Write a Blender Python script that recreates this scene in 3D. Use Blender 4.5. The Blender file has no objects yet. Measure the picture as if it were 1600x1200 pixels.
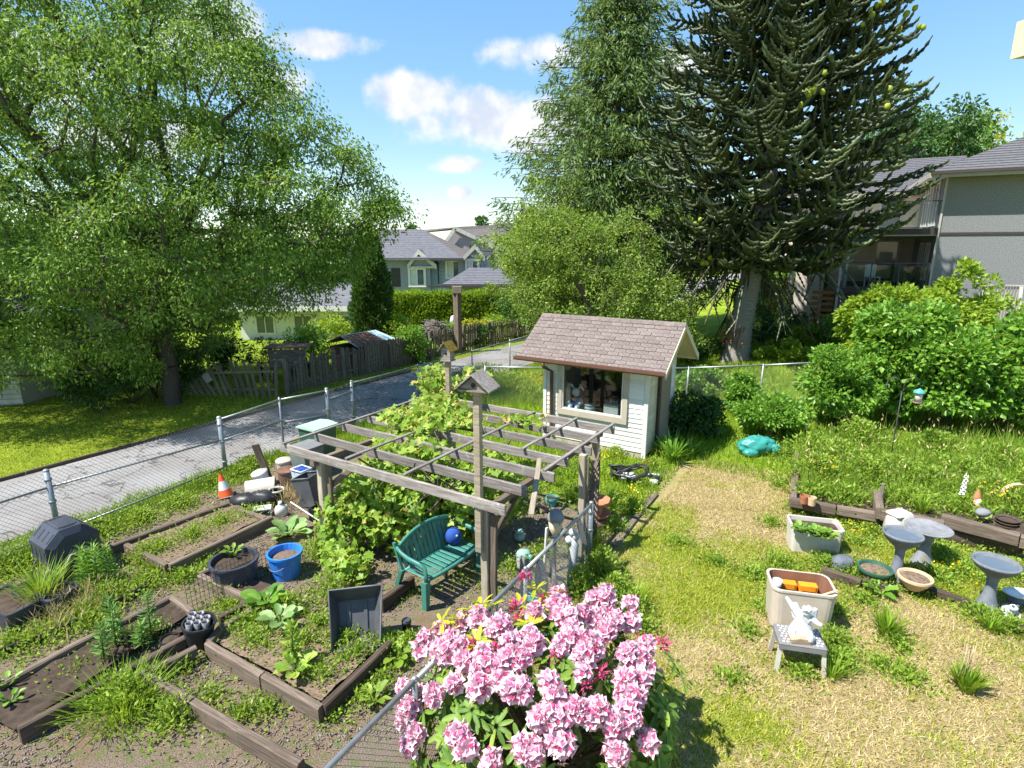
import bpy, math, random
import numpy as np
from mathutils import Vector, Matrix
R = math.radians
rnd = random.Random(7)
sc = bpy.context.scene
COL = sc.collection

# ------------------------------------------------------------------ camera
CAM_H, PITCH, FPX = 4.7, R(13.65), 881.0
cd = bpy.data.cameras.new('camera'); cam = bpy.data.objects.new('camera', cd); COL.objects.link(cam)
cam.location = (0, 0, CAM_H); cam.rotation_euler = (R(90) - PITCH, 0, 0)
cd.sensor_width = 36; cd.lens = FPX / 1600 * 36; cd.clip_start = .05; cd.clip_end = 6000
sc.camera = cam

# ------------------------------------------------------------------ sun, sky, exposure
SUN_EL, SUN_AZ = R(58), R(-113)
S = Vector((math.sin(SUN_AZ) * math.cos(SUN_EL), math.cos(SUN_AZ) * math.cos(SUN_EL), math.sin(SUN_EL)))
sd = bpy.data.lights.new('sun', 'SUN'); so = bpy.data.objects.new('sun', sd); COL.objects.link(so)
sd.energy = 3.7; sd.angle = R(.55); sd.color = (1, .955, .88)
so.rotation_euler = S.to_track_quat('Z', 'Y').to_euler(); so.location = (-20, 0, 40)
sc.view_settings.view_transform = 'Standard'; sc.view_settings.look = 'None'
sc.view_settings.exposure = 1.52; sc.view_settings.gamma = 1; sc.view_settings.use_curve_mapping = False
sc.cycles.max_bounces = 6; sc.cycles.diffuse_bounces = 4; sc.cycles.transparent_max_bounces = 8
sc.cycles.caustics_reflective = False; sc.cycles.caustics_refractive = False
W = bpy.data.worlds.new('World'); sc.world = W; W.use_nodes = True
wt = W.node_tree; wt.nodes.clear()
def wn(t, **k):
    n = wt.nodes.new(t)
    for a, b in k.items(): setattr(n, a, b)
    return n
def wm(op, a, b=None, c=None):
    n = wn('ShaderNodeMath', operation=op)
    for i, x in enumerate((a, b, c)):
        if x is None: continue
        if isinstance(x, (int, float)): n.inputs[i].default_value = x
        else: wt.links.new(x, n.inputs[i])
    return n.outputs[0]
sky = wn('ShaderNodeTexSky', sky_type='NISHITA'); sky.sun_disc = False
sky.sun_elevation = SUN_EL; sky.sun_rotation = SUN_AZ % (2 * math.pi)
sky.air_density = 1.0; sky.dust_density = .0; sky.ozone_density = 2.2
hs = wn('ShaderNodeHueSaturation'); hs.inputs['Saturation'].default_value = 1.72; hs.inputs['Value'].default_value = 1.62
gm = wn('ShaderNodeGamma'); gm.inputs[1].default_value = .52; wt.links.new(sky.outputs[0], gm.inputs[0]); wt.links.new(gm.outputs[0], hs.inputs['Color'])
b1 = wn('ShaderNodeBackground'); b1.inputs[1].default_value = .102; wt.links.new(hs.outputs[0], b1.inputs[0])
b2 = wn('ShaderNodeBackground'); b2.inputs[1].default_value = .38
tc = wn('ShaderNodeTexCoord'); sx = wn('ShaderNodeSeparateXYZ'); wt.links.new(tc.outputs['Generated'], sx.inputs[0])
X_, Y_, Z_ = sx.outputs
yc = wm('MAXIMUM', Y_, .02); U_ = wm('DIVIDE', X_, yc); V_ = wm('DIVIDE', Z_, yc)
nz = wn('ShaderNodeTexNoise'); nz.inputs['Scale'].default_value = 7; nz.inputs['Detail'].default_value = 7; nz.inputs['Roughness'].default_value = .58
wt.links.new(tc.outputs['Generated'], nz.inputs['Vector'])
nz2 = wn('ShaderNodeTexNoise'); nz2.inputs['Scale'].default_value = 26; nz2.inputs['Detail'].default_value = 5
wt.links.new(tc.outputs['Generated'], nz2.inputs['Vector'])
nn = wm('ADD', wm('MULTIPLY', wm('SUBTRACT', nz.outputs[0], .5), 3.4), wm('MULTIPLY', wm('SUBTRACT', nz2.outputs[0], .5), .9))
def uv_of(u, v):
    a = (u - 800) / FPX; b = -(v - 600) / FPX; y = math.cos(PITCH) + b * math.sin(PITCH)
    return a / y, (-math.sin(PITCH) + b * math.cos(PITCH)) / y
fld = None
for (u, v, ru, rv) in [(640, 148, 78, 40), (745, 188, 120, 46), (842, 190, 60, 48), (828, 84, 84, 34), (500, 70, 90, 22), (432, 134, 60, 36),
                       (716, 256, 46, 16), (720, 300, 22, 10), (1065, 96, 48, 20), (330, 60, 80, 60), (60, 120, 130, 60), (200, 210, 150, 40), (1700, 60, 90, 30)]:
    cu, cv = uv_of(u, v); su = ru / FPX * 1.05; sv = rv / FPX * 1.05
    d2 = wm('ADD', wm('POWER', wm('ABSOLUTE', wm('DIVIDE', wm('SUBTRACT', U_, cu), su)), 2.0),
            wm('POWER', wm('ABSOLUTE', wm('DIVIDE', wm('SUBTRACT', V_, cv), sv)), 2.0))
    f = wm('SUBTRACT', 1.0, d2)
    fld = f if fld is None else wm('MAXIMUM', fld, f)
fld = wm('MAXIMUM', fld, -1.6)
# the same scattered cloud continues over the rest of the sky, outside the frame
gen = wm('MULTIPLY', wm('SUBTRACT', nz.outputs[0], .60), 9.0)
behind = wn('ShaderNodeMapRange', clamp=True); behind.inputs[1].default_value = .25; behind.inputs[2].default_value = -.05
wt.links.new(Y_, behind.inputs[0])
fld = wm('MAXIMUM', fld, wm('SUBTRACT', wm('MULTIPLY', gen, behind.outputs[0]), wm('MULTIPLY', wm('SUBTRACT', 1.0, behind.outputs[0]), 3.0)))
cr = wn('ShaderNodeValToRGB'); cr.color_ramp.elements[0].position = .36; cr.color_ramp.elements[0].color = (.70, .76, .88, 1); cr.color_ramp.elements[1].position = .60; cr.color_ramp.elements[1].color = (1, .99, 1, 1); wt.links.new(nz2.outputs[0], cr.inputs[0]); wt.links.new(cr.outputs[0], b2.inputs[0])
mr = wn('ShaderNodeMapRange', clamp=True, interpolation_type='SMOOTHSTEP'); mr.inputs[1].default_value = .0; mr.inputs[2].default_value = .85
wt.links.new(wm('ADD', fld, nn), mr.inputs[0])
ms = wn('ShaderNodeMixShader'); wo = wn('ShaderNodeOutputWorld')
wt.links.new(wm('MULTIPLY', mr.outputs[0], .93), ms.inputs[0]); wt.links.new(b1.outputs[0], ms.inputs[1]); wt.links.new(b2.outputs[0], ms.inputs[2])
wt.links.new(ms.outputs[0], wo.inputs[0])

# ------------------------------------------------------------------ survey helpers (photograph -> place)
def ray(u, v):
    a = (u - 800) / FPX; b = -(v - 600) / FPX
    return Vector((a, math.cos(PITCH) + b * math.sin(PITCH), -math.sin(PITCH) + b * math.cos(PITCH)))
def g(u, v, z=0.0):                      # the point at height z seen at (u, v)
    d = ray(u, v); t = (z - CAM_H) / d.z
    return Vector((d.x * t, d.y * t, z))
def at(u, v, Y):                         # the point at distance Y seen at (u, v)
    d = ray(u, v); t = Y / d.y
    return Vector((d.x * t, Y, CAM_H + d.z * t))
A = Vector((.847, -.531, 0)); D = Vector((.531, .847, 0))      # the garden's two directions
AZ = math.atan2(A.y, A.x); DZ = math.atan2(D.y, D.x)
def ts(p): return p[0] * A.x + p[1] * A.y, p[0] * D.x + p[1] * D.y
def pt(t, s, z=0.0): return Vector((A.x * t + D.x * s, A.y * t + D.y * s, z))
def sstep(a, b, x):
    q = np.clip((np.asarray(x, float) - a) / (b - a), 0, 1); return q * q * (3 - 2 * q)
def hgt(x, y):
    x = np.asarray(x, float); y = np.asarray(y, float)
    h = 1.5 * sstep(2, 18, x) * sstep(9.5, 21, y)
    h = h - 2.2 * sstep(25, 52, y) * (1 - sstep(0, 9, x))
    h = h + .035 * np.sin(x * 1.7 + 1.3 * np.sin(y * .9)) * np.sin(y * 1.9 + x * .6) * sstep(-2.6, -1.4, x * A.x + y * A.y)
    return h
def H(x, y): return float(hgt(x, y))
def on(u, v):                            # the terrain point seen at (u, v)
    p = g(u, v)
    for _ in range(6): p = g(u, v, H(p.x, p.y))
    return p

# ------------------------------------------------------------------ materials
def lin(r, g_, b): return tuple(((c / 255) / 12.92 if c / 255 <= .04045 else ((c / 255 + .055) / 1.055) ** 2.4) for c in (r, g_, b)) + (1,)
class NT:
    def __init__(s, name):
        s.m = bpy.data.materials.new(name); s.m.use_nodes = True; s.t = s.m.node_tree; s.t.nodes.clear()
        s.out = s.n('ShaderNodeOutputMaterial'); s.b = s.n('ShaderNodeBsdfPrincipled'); s.l(s.b.outputs[0], s.out.inputs[0])
    def n(s, t, **k):
        x = s.t.nodes.new(t)
        for a, b in k.items(): setattr(x, a, b)
        return x
    def l(s, a, b): s.t.links.new(a, b)
    def coord(s, scale=(1, 1, 1), src='Object'):
        c = s.n('ShaderNodeTexCoord'); m = s.n('ShaderNodeMapping'); m.inputs['Scale'].default_value = scale
        s.l(c.outputs[src], m.inputs[0]); return m.outputs[0]
    def noise(s, vec, scale, detail=4, rough=.55, dist=0):
        x = s.n('ShaderNodeTexNoise'); x.inputs['Scale'].default_value = scale; x.inputs['Detail'].default_value = detail
        x.inputs['Roughness'].default_value = rough; x.inputs['Distortion'].default_value = dist
        if vec is not None: s.l(vec, x.inputs['Vector'])
        return x.outputs[0]
    def ramp(s, f, stops):
        x = s.n('ShaderNodeValToRGB'); e = x.color_ramp.elements
        while len(e) < len(stops): e.new(.5)
        for i, (p, c) in enumerate(stops): e[i].position = p; e[i].color = tuple(c)[:3] + (1,)
        s.l(f, x.inputs[0]); return x.outputs[0]
    def mix(s, f, a, b, bt='MIX'):
        x = s.n('ShaderNodeMix', data_type='RGBA', blend_type=bt)
        for v, i in ((f, 0), (a, 6), (b, 7)):
            if isinstance(v, (int, float)): x.inputs[i].default_value = v
            elif isinstance(v, tuple): x.inputs[i].default_value = v[:3] + (1,)
            else: s.l(v, x.inputs[i])
        return x.outputs[2]
    def math(s, op, a, b=0.0):
        x = s.n('ShaderNodeMath', operation=op)
        for i, v in enumerate((a, b)):
            if isinstance(v, (int, float)): x.inputs[i].default_value = v
            else: s.l(v, x.inputs[i])
        return x.outputs[0]
    def bump(s, f, strength, dist=.01):
        x = s.n('ShaderNodeBump'); x.inputs['Strength'].default_value = strength; x.inputs['Distance'].default_value = dist
        s.l(f, x.inputs['Height']); s.l(x.outputs[0], s.b.inputs['Normal'])
    def fin(s, col, rough=.7, spec=.3, metal=0):
        if isinstance(col, tuple): s.b.inputs['Base Color'].default_value = col[:3] + (1,)
        else: s.l(col, s.b.inputs['Base Color'])
        s.b.inputs['Roughness'].default_value = rough; s.b.inputs['Specular IOR Level'].default_value = spec
        s.b.inputs['Metallic'].default_value = metal
        return s.m
def sc_(c, k): return tuple(min(1, x * k) for x in c[:3])
def mat_plain(name, c, rough=.6, spec=.35, var=.25, scale=6, bump=.15, metal=0, dirt=None):
    t = NT(name); v = t.coord(); n1 = t.noise(v, scale, 6)
    oi = t.n('ShaderNodeObjectInfo')
    col = t.ramp(n1, [(.25, sc_(c, 1 - var)), (.7, sc_(c, 1 + var * .5))])
    if dirt:
        n2 = t.noise(v, scale * .35, 7, .65); col = t.mix(t.ramp(n2, [(.52, (0, 0, 0)), (.72, (.75, .75, .75))]), col, dirt)
    n3 = t.noise(v, scale * .6, 8, .7, .4); col = t.mix(t.ramp(n3, [(.54, (0, 0, 0)), (.70, (.42, .42, .42))]), col, sc_((c[0] * .5 + .03, c[1] * .5 + .025, c[2] * .5 + .015), 1))
    hv = t.n('ShaderNodeHueSaturation'); t.l(t.math('ADD', t.math('MULTIPLY', oi.outputs['Random'], .24), .86), hv.inputs['Value']); t.l(col, hv.inputs['Color'])
    t.bump(t.noise(v, scale * 9, 4), bump, .004)
    return t.fin(hv.outputs[0], rough, spec, metal)
def mat_wood(name, c1, c2, c3, lichen=None, rough=.85):
    t = NT(name); oi = t.n('ShaderNodeObjectInfo')
    c = t.n('ShaderNodeTexCoord'); add = t.n('ShaderNodeVectorMath', operation='ADD'); t.l(c.outputs['Object'], add.inputs[0])
    comb = t.n('ShaderNodeCombineXYZ'); t.l(t.math('MULTIPLY', oi.outputs['Random'], 31.0), comb.inputs[0]); t.l(t.math('MULTIPLY', oi.outputs['Random'], 17.0), comb.inputs[1]); t.l(comb.outputs[0], add.inputs[1])
    mp = t.n('ShaderNodeMapping'); mp.inputs['Scale'].default_value = (1.2, 22, 22); t.l(add.outputs[0], mp.inputs[0])
    gr = t.noise(mp.outputs[0], 2.2, 6, .65, .3); bl = t.noise(add.outputs[0], 3.0, 5)
    col = t.ramp(gr, [(.28, c1), (.5, c2), (.72, c3)])
    col = t.mix(t.math('MULTIPLY', bl, .5), col, sc_(c1, .8))
    if lichen: col = t.mix(t.ramp(t.noise(add.outputs[0], 9, 6, .7), [(.56, (0, 0, 0)), (.68, (.8, .8, .8))]), col, lichen)
    hsv = t.n('ShaderNodeHueSaturation'); t.l(t.math('ADD', t.math('MULTIPLY', oi.outputs['Random'], .45), .78), hsv.inputs['Value']); t.l(col, hsv.inputs['Color'])
    t.bump(gr, .5, .006)
    return t.fin(hsv.outputs[0], rough, .2)
def mat_leaf(name, dark, mid, light, transl=.35, rough=.5, patch=.6, spec=.3):
    t = NT(name); ge = t.n('ShaderNodeNewGeometry'); v = t.coord()
    oi = t.n('ShaderNodeObjectInfo')
    rv = t.math('FRACT', t.math('ADD', ge.outputs['Random Per Island'], oi.outputs['Random']))
    n1 = t.noise(v, patch, 3)
    f = t.math('ADD', t.math('MULTIPLY', rv, .62), t.math('MULTIPLY', n1, .5)); f = t.math('SUBTRACT', f, .06)
    col = t.ramp(f, [(.08, dark), (.5, mid), (.92, light)])
    t.fin(col, rough, spec)
    tr = t.n('ShaderNodeBsdfTranslucent'); t.l(t.mix(.5, col, sc_((light[0] * 1.15, light[1] * 1.05, light[2] * .6), 1)), tr.inputs[0])
    mx = t.n('ShaderNodeMixShader'); mx.inputs[0].default_value = transl
    t.l(t.b.outputs[0], mx.inputs[1]); t.l(tr.outputs[0], mx.inputs[2]); t.l(mx.outputs[0], t.out.inputs[0])
    return t.m
def mat_glass(name, tint=(.8, .85, .85), alpha=.25, rough=.02):
    t = NT(name); t.fin(tint, rough, .6)
    tr = t.n('ShaderNodeBsdfTransparent'); fr = t.n('ShaderNodeFresnel'); fr.inputs[0].default_value = 1.5
    gl = t.n('ShaderNodeBsdfGlossy'); gl.inputs['Roughness'].default_value = rough
    tr.inputs[0].default_value = tint + (1,)
    mx = t.n('ShaderNodeMixShader'); lw = t.n('ShaderNodeLayerWeight'); lw.inputs[0].default_value = .18; t.l(t.math('ADD', t.math('MULTIPLY', lw.outputs['Facing'], .35), alpha * .12), mx.inputs[0]); t.l(tr.outputs[0], mx.inputs[1]); t.l(gl.outputs[0], mx.inputs[2])
    t.l(mx.outputs[0], t.out.inputs[0]); return t.m
M = {}
M['old_wood'] = mat_wood('weathered grey wood', (.10, .085, .077), (.25, .22, .20), (.40, .37, .345), (.30, .31, .27))
M['post_wood'] = mat_wood('tan post wood', (.24, .20, .15), (.40, .345, .265), (.52, .46, .37))
M['timber'] = mat_wood('garden timber', (.075, .055, .042), (.17, .13, .10), (.28, .235, .19))
M['dark_timber'] = mat_wood('dark timber', (.045, .032, .025), (.10, .072, .055), (.17, .13, .105))
M['picket'] = mat_wood('picket wood', (.08, .062, .05), (.20, .165, .13), (.34, .295, .24))
M['picket_pale'] = mat_wood('pale picket wood', (.16, .13, .09), (.32, .27, .20), (.44, .38, .29))
M['bark'] = mat_wood('bark', (.05, .04, .032), (.125, .10, .082), (.22, .185, .155))
M['grey_bark'] = mat_wood('grey bark', (.11, .10, .09), (.28, .255, .23), (.44, .41, .38))
M['splinter'] = mat_wood('splintered orange wood', (.16, .065, .025), (.34, .15, .06), (.50, .27, .12))
M['moss'] = mat_plain('moss', (.20, .15, .03), .95, .1, .5, 20, .6)
M['steel'] = mat_plain('galvanised steel', (.36, .38, .40), .45, .5, .2, 9, .1, .55)
M['wire'] = mat_plain('galvanised wire', (.19, .20, .21), .5, .5, .1, 5, 0, .4)
M['dark_wire'] = mat_plain('dark wire', (.05, .05, .055), .6, .4, .1, 5, 0)
M['siding'] = mat_plain('white siding', (.66, .65, .61), .55, .3, .10, 5, .1, 0, (.58, .56, .48))
M['cream'] = mat_plain('cream siding', (.58, .53, .38), .6, .3, .12, 6, .1, 0, (.40, .35, .23))
M['trim'] = mat_plain('tan trim', (.42, .37, .30), .6, .3, .12, 4, .1)
M['white'] = mat_plain('white paint', (.66, .65, .62), .5, .35, .08, 5, .08)
M['white_old'] = mat_plain('stained white plastic', (.55, .52, .46), .5, .35, .15, 5, .08, 0, (.35, .31, .24))
M['beige'] = mat_plain('beige plastic', (.52, .45, .38), .5, .35, .12, 5, .08, 0, (.36, .30, .22))
M['shingle'] = mat_plain('brown shingle', (.19, .155, .142), .9, .15, .35, 14, .8, 0, (.16, .135, .12))
M['gutter'] = mat_plain('brown gutter', (.12, .055, .035), .5, .4, .2, 6, .05)
M['soffit'] = mat_plain('cream soffit', (.60, .52, .36), .7, .2, .1, 5, .1)
M['green_plastic'] = mat_plain('green plastic', (.045, .19, .15), .42, .4, .25, 8, .05, 0, (.10, .22, .18))
M['black_plastic'] = mat_plain('black plastic', (.022, .023, .026), .45, .4, .3, 8, .08)
M['navy_plastic'] = mat_plain('charcoal blue plastic', (.05, .056, .078), .4, .45, .25, 6, .08)
M['grey_plastic'] = mat_plain('dark grey plastic', (.085, .09, .10), .45, .4, .25, 5, .08, 0, (.16, .16, .16))
M['mid_grey'] = mat_plain('mid grey plastic', (.19, .19, .20), .5, .4, .15, 6, .06)
M['blue_plastic'] = mat_plain('blue plastic', (.03, .19, .62), .4, .45, .15, 6, .05)
M['royal'] = mat_plain('royal blue plastic', (.025, .06, .28), .4, .45, .15, 6, .05)
M['pale_blue'] = mat_plain('pale blue plastic', (.48, .60, .70), .45, .4, .12, 6, .05)
M['teal'] = mat_plain('teal sheet', (.04, .30, .26), .4, .5, .5, 7, .6, 0, (.14, .44, .40))
M['turquoise'] = mat_plain('turquoise glaze', (.09, .38, .36), .3, .5, .3, 8, .1)
M['pale_turq'] = mat_plain('pale turquoise ornament', (.30, .50, .46), .5, .4, .35, 10, .2)
M['terracotta'] = mat_plain('terracotta', (.42, .17, .09), .8, .2, .2, 10, .2, 0, (.30, .18, .12))
M['tan_clay'] = mat_plain('tan clay', (.58, .40, .25), .7, .3, .15, 8, .15)
M['orange'] = mat_plain('orange plastic', (.85, .30, .02), .45, .4, .15, 8, .05)
M['cone_orange'] = mat_plain('cone orange', (.80, .11, .025), .5, .4, .12, 8, .05)
M['brown_tin'] = mat_plain('brown tin', (.17, .10, .075), .55, .35, .3, 6, .1, 0, (.25, .17, .13))
M['stone_blue'] = mat_plain('blue grey stone', (.16, .18, .21), .85, .2, .35, 7, .5, 0, (.27, .285, .30))
M['stone_grey'] = mat_plain('grey stone', (.22, .225, .24), .85, .2, .35, 7, .5, 0, (.33, .34, .34))
M['white_stone'] = mat_plain('white cast stone', (.62, .65, .68), .8, .2, .2, 10, .3, 0, (.33, .36, .40))
M['rock'] = mat_plain('dark rock', (.14, .16, .19), .85, .2, .4, 8, .5, 0, (.30, .32, .34))
M['card'] = mat_plain('tan card', (.42, .31, .22), .8, .2, .1, 5, .1)
M['water'] = mat_plain('standing water', (.10, .125, .15), .06, .6, .2, 4, .03)
M['soil'] = mat_plain('dark soil', (.075, .055, .042), .95, .1, .45, 12, 1.0)
M['mulch'] = mat_plain('weathered mulch', (.19, .14, .10), .95, .1, .6, 26, 1.0, 0, (.27, .18, .13))
M['bin_grey'] = mat_plain('bin grey green', (.14, .17, .16), .5, .4, .15, 5, .06)
M['bin_green'] = mat_plain('bin green', (.035, .10, .065), .45, .4, .2, 5, .06)
M['bin_lid'] = mat_plain('green bin lid', (.32, .52, .40), .5, .35, .15, 5, .06)
M['blue_cloth'] = mat_plain('blue cloth', (.03, .09, .36), .8, .2, .2, 10, .2)
M['skin'] = mat_plain('skin', (.48, .30, .22), .6, .3, .1, 6, .05)
M['grey_cloth'] = mat_plain('pale grey cloth', (.55, .56, .60), .9, .1, .2, 6, .3)
M['dark_cloth'] = mat_plain('dark cloth', (.06, .065, .08), .9, .1, .2, 6, .3)
M['bin_inside'] = mat_plain('brown bin inside', (.24, .12, .075), .6, .3, .2, 5, .1)
M['glass'] = mat_glass('window glass', (.82, .87, .86), .5)
M['rail_glass'] = mat_glass('balcony glass', (.80, .86, .86), .2)
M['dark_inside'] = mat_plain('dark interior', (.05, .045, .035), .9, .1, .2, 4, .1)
M['curtain'] = mat_plain('pale blind', (.55, .57, .56), .8, .2, .1, 3, .1)
M['stucco'] = mat_plain('grey stucco', (.245, .252, .262), .95, .1, .45, 26, 1.0)
M['stucco_tan'] = mat_plain('beige stucco', (.60, .54, .47), .95, .1, .12, 12, .5)
M['slate'] = mat_plain('slate grey shingle', (.135, .133, .145), .9, .15, .3, 9, .5)
M['house_trim'] = mat_plain('taupe fascia', (.40, .37, .33), .7, .25, .08, 5, .05)
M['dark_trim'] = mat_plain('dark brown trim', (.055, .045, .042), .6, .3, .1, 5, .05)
M['dark_metal'] = mat_plain('dark railing metal', (.045, .05, .06), .45, .45, .1, 5, .05)
M['blue_siding'] = mat_plain('blue grey siding', (.30, .38, .50), .7, .25, .08, 6, .05)
M['lilac_siding'] = mat_plain('grey lilac siding', (.30, .31, .37), .7, .25, .08, 6, .05)
M['taupe_siding'] = mat_plain('taupe siding', (.30, .27, .255), .7, .25, .08, 6, .05)
M['th_roof'] = mat_plain('town roof shingle', (.155, .155, .172), .9, .15, .25, 3, .4)
M['th_roof_brown'] = mat_plain('brown town roof', (.155, .135, .122), .9, .15, .25, 3, .4)
M['rust_roof'] = mat_plain('rusty roof', (.20, .10, .07), .85, .2, .5, 6, .4, 0, (.34, .29, .24))
M['pale_roof'] = mat_plain('pale blue sheet', (.40, .55, .60), .5, .4, .15, 5, .1)
M['flower_white'] = mat_plain('white petals', (.78, .76, .70), .6, .3, .1, 10, .1)
M['green_stem'] = mat_plain('green stem', (.09, .16, .03), .6, .3, .3, 10, .1)
# leaves
M['lf_cherry'] = mat_leaf('cherry leaf', (.065, .15, .02), (.155, .29, .045), (.30, .43, .09), .45, .45, .35)
M['lf_bright'] = mat_leaf('bright leaf', (0.130, 0.224, 0.018), (0.271, 0.413, 0.035), (0.448, 0.566, 0.083), .45, .5, .5)
M['lf_plum'] = mat_leaf('plum leaf', (.09, .17, .022), (.19, .305, .042), (.34, .44, .085), .42, .5, .5)
M['chip'] = mat_plain('dull bark chip', (.22, .165, .12), .9, .1, .4, 10, .2)
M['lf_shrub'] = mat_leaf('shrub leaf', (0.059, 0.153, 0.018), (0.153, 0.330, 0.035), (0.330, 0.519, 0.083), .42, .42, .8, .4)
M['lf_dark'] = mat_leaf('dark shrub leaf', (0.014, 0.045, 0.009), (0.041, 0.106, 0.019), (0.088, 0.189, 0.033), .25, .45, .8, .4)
M['lf_spruce'] = mat_leaf('spruce spray', (.045, .10, .024), (.11, .19, .045), (.23, .32, .085), .3, .6, .5)
M['lf_monkey'] = mat_leaf('monkey puzzle scales', (.018, .030, .011), (.048, .068, .026), (.125, .16, .065), .05, .45, .9, .45)
M['lf_monkey_dead'] = mat_leaf('dead monkey puzzle scales', (.035, .026, .016), (.085, .068, .042), (.16, .14, .085), .05, .7, .9)
M['lf_cone'] = mat_leaf('yellow green cones', (.15, .20, .015), (.27, .33, .03), (.38, .42, .05), .1, .6, 3)
M['lf_hedge'] = mat_leaf('hedge leaf', (.09, .17, .012), (.21, .35, .025), (.36, .48, .05), .4, .55, .4)
M['lf_cypress'] = mat_leaf('cypress spray', (0.019, 0.059, 0.014), (0.053, 0.136, 0.024), (0.118, 0.224, 0.035), .25, .55, .8)
M['lf_far'] = mat_leaf('far leaf', (0.024, 0.071, 0.018), (0.065, 0.147, 0.033), (0.142, 0.248, 0.053), .3, .55, .3)
M['lf_gold'] = mat_leaf('gold leaf', (0.236, 0.260, 0.024), (0.425, 0.437, 0.047), (0.614, 0.590, 0.094), .4, .55, .4)
M['lf_vine'] = mat_leaf('grape leaf', (0.106, 0.212, 0.024), (0.236, 0.389, 0.047), (0.448, 0.543, 0.106), .42, .45, 1.5)
M['lf_vine_new'] = mat_leaf('young grape leaf', (0.378, 0.307, 0.059), (0.543, 0.448, 0.118), (0.649, 0.519, 0.212), .4, .5, 2)
M['lf_rhodo'] = mat_leaf('rhododendron leaf', (0.059, 0.130, 0.024), (0.142, 0.260, 0.041), (0.319, 0.413, 0.071), .28, .5, 2.5, .25)
M['lf_rhodo_new'] = mat_leaf('young rhododendron leaf', (0.295, 0.354, 0.024), (0.472, 0.496, 0.035), (0.614, 0.590, 0.071), .4, .4, 3)
M['petal'] = mat_leaf('pink petal', (.62, .29, .44), (.79, .54, .67), (.88, .78, .84), .25, .55, 6, .2)
M['petal_deep'] = mat_leaf('deep pink petal', (.42, .03, .12), (.62, .08, .22), (.74, .22, .38), .25, .55, 6, .2)
M['gr_lush'] = mat_leaf('lush grass blade', (0.094, 0.189, 0.012), (0.201, 0.342, 0.024), (0.378, 0.496, 0.059), .4, .55, .7)
M['gr_dry'] = mat_leaf('straw grass blade', (.22, .155, .055), (.46, .37, .165), (.68, .59, .35), .25, .7, 1.2)
M['gr_mid'] = mat_leaf('lawn grass blade', (.14, .20, .015), (.33, .375, .03), (.54, .53, .10), .32, .6, 1.0)
M['weed'] = mat_leaf('weed leaf', (0.106, 0.201, 0.024), (0.236, 0.378, 0.041), (0.425, 0.531, 0.094), .45, .5, 1.5)
M['rhubarb'] = mat_leaf('big pale leaf', (0.118, 0.236, 0.071), (0.260, 0.425, 0.142), (0.496, 0.590, 0.283), .35, .5, 4)
M['yellow_fl'] = mat_leaf('yellow flowers', (.65, .45, .01), (.80, .60, .02), (.85, .72, .05), .3, .6, 2)
M['red_lf'] = mat_leaf('reddish leaf', (.25, .07, .03), (.40, .16, .06), (.50, .28, .12), .3, .6, 2)
M['lily'] = mat_leaf('lily leaf', (0.059, 0.153, 0.035), (0.130, 0.271, 0.053), (0.260, 0.401, 0.094), .3, .45, 3)

# ------------------------------------------------------------------ objects and meshes
OFF = {}
def tag(o, label=None, cat=None, group=None, kind=None):
    for k, v in (('label', label), ('category', cat), ('group', group), ('kind', kind)):
        if v: o[k] = v
    return o
def thing(name, label, cat, loc=(0, 0, 0), rz=0, group=None, world=True, kind=None):
    o = bpy.data.objects.new(name, None); COL.objects.link(o); o.location = loc; o.rotation_euler = (0, 0, rz); o.empty_display_size = .1
    tag(o, label, cat, group, kind)
    OFF[o.name] = Vector(loc) if world else Vector((0, 0, 0))
    return o
def link(name, me, parent=None):
    o = bpy.data.objects.new(name, me); COL.objects.link(o)
    if parent is not None: o.parent = parent; OFF[o.name] = OFF.get(parent.name, Vector((0, 0, 0)))
    return o
def dup(root, loc=None, rz=None, label=None, group=None, scale=None):
    c = root.copy(); COL.objects.link(c)
    if loc is not None: c.location = loc
    if rz is not None: c.rotation_euler = (0, 0, rz)
    if scale is not None: c.scale = (scale,) * 3
    if label: c['label'] = label
    if group: c['group'] = group
    for ch in root.children:
        k = ch.copy(); COL.objects.link(k); k.parent = c
        for gc in ch.children:
            q = gc.copy(); COL.objects.link(q); q.parent = k
    return c
def npmesh(name, V, F, mats, smooth=False, mi=None):
    V = np.asarray(V, np.float32); F = np.asarray(F, np.int32); n, k = F.shape
    me = bpy.data.meshes.new(name); me.vertices.add(len(V)); me.vertices.foreach_set('co', V.ravel())
    me.loops.add(n * k); me.loops.foreach_set('vertex_index', F.ravel())
    me.polygons.add(n); me.polygons.foreach_set('loop_start', np.arange(0, n * k, k, dtype=np.int32))
    for m in (mats if isinstance(mats, (list, tuple)) else [mats]): me.materials.append(m)
    if mi is not None: me.polygons.foreach_set('material_index', np.asarray(mi, np.int32))
    if smooth: me.polygons.foreach_set('use_smooth', np.ones(n, bool))
    me.update(calc_edges=True); me.validate(); return me
def npobj(name, V, F, mats, parent=None, kind=None, smooth=False, mi=None):
    V = np.asarray(V, float)
    if parent is not None: V = V - np.array(OFF.get(parent.name, Vector((0, 0, 0))))
    o = link(name, npmesh(name, V, F, mats, smooth, mi), parent)
    if kind: o['kind'] = kind
    return o
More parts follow.
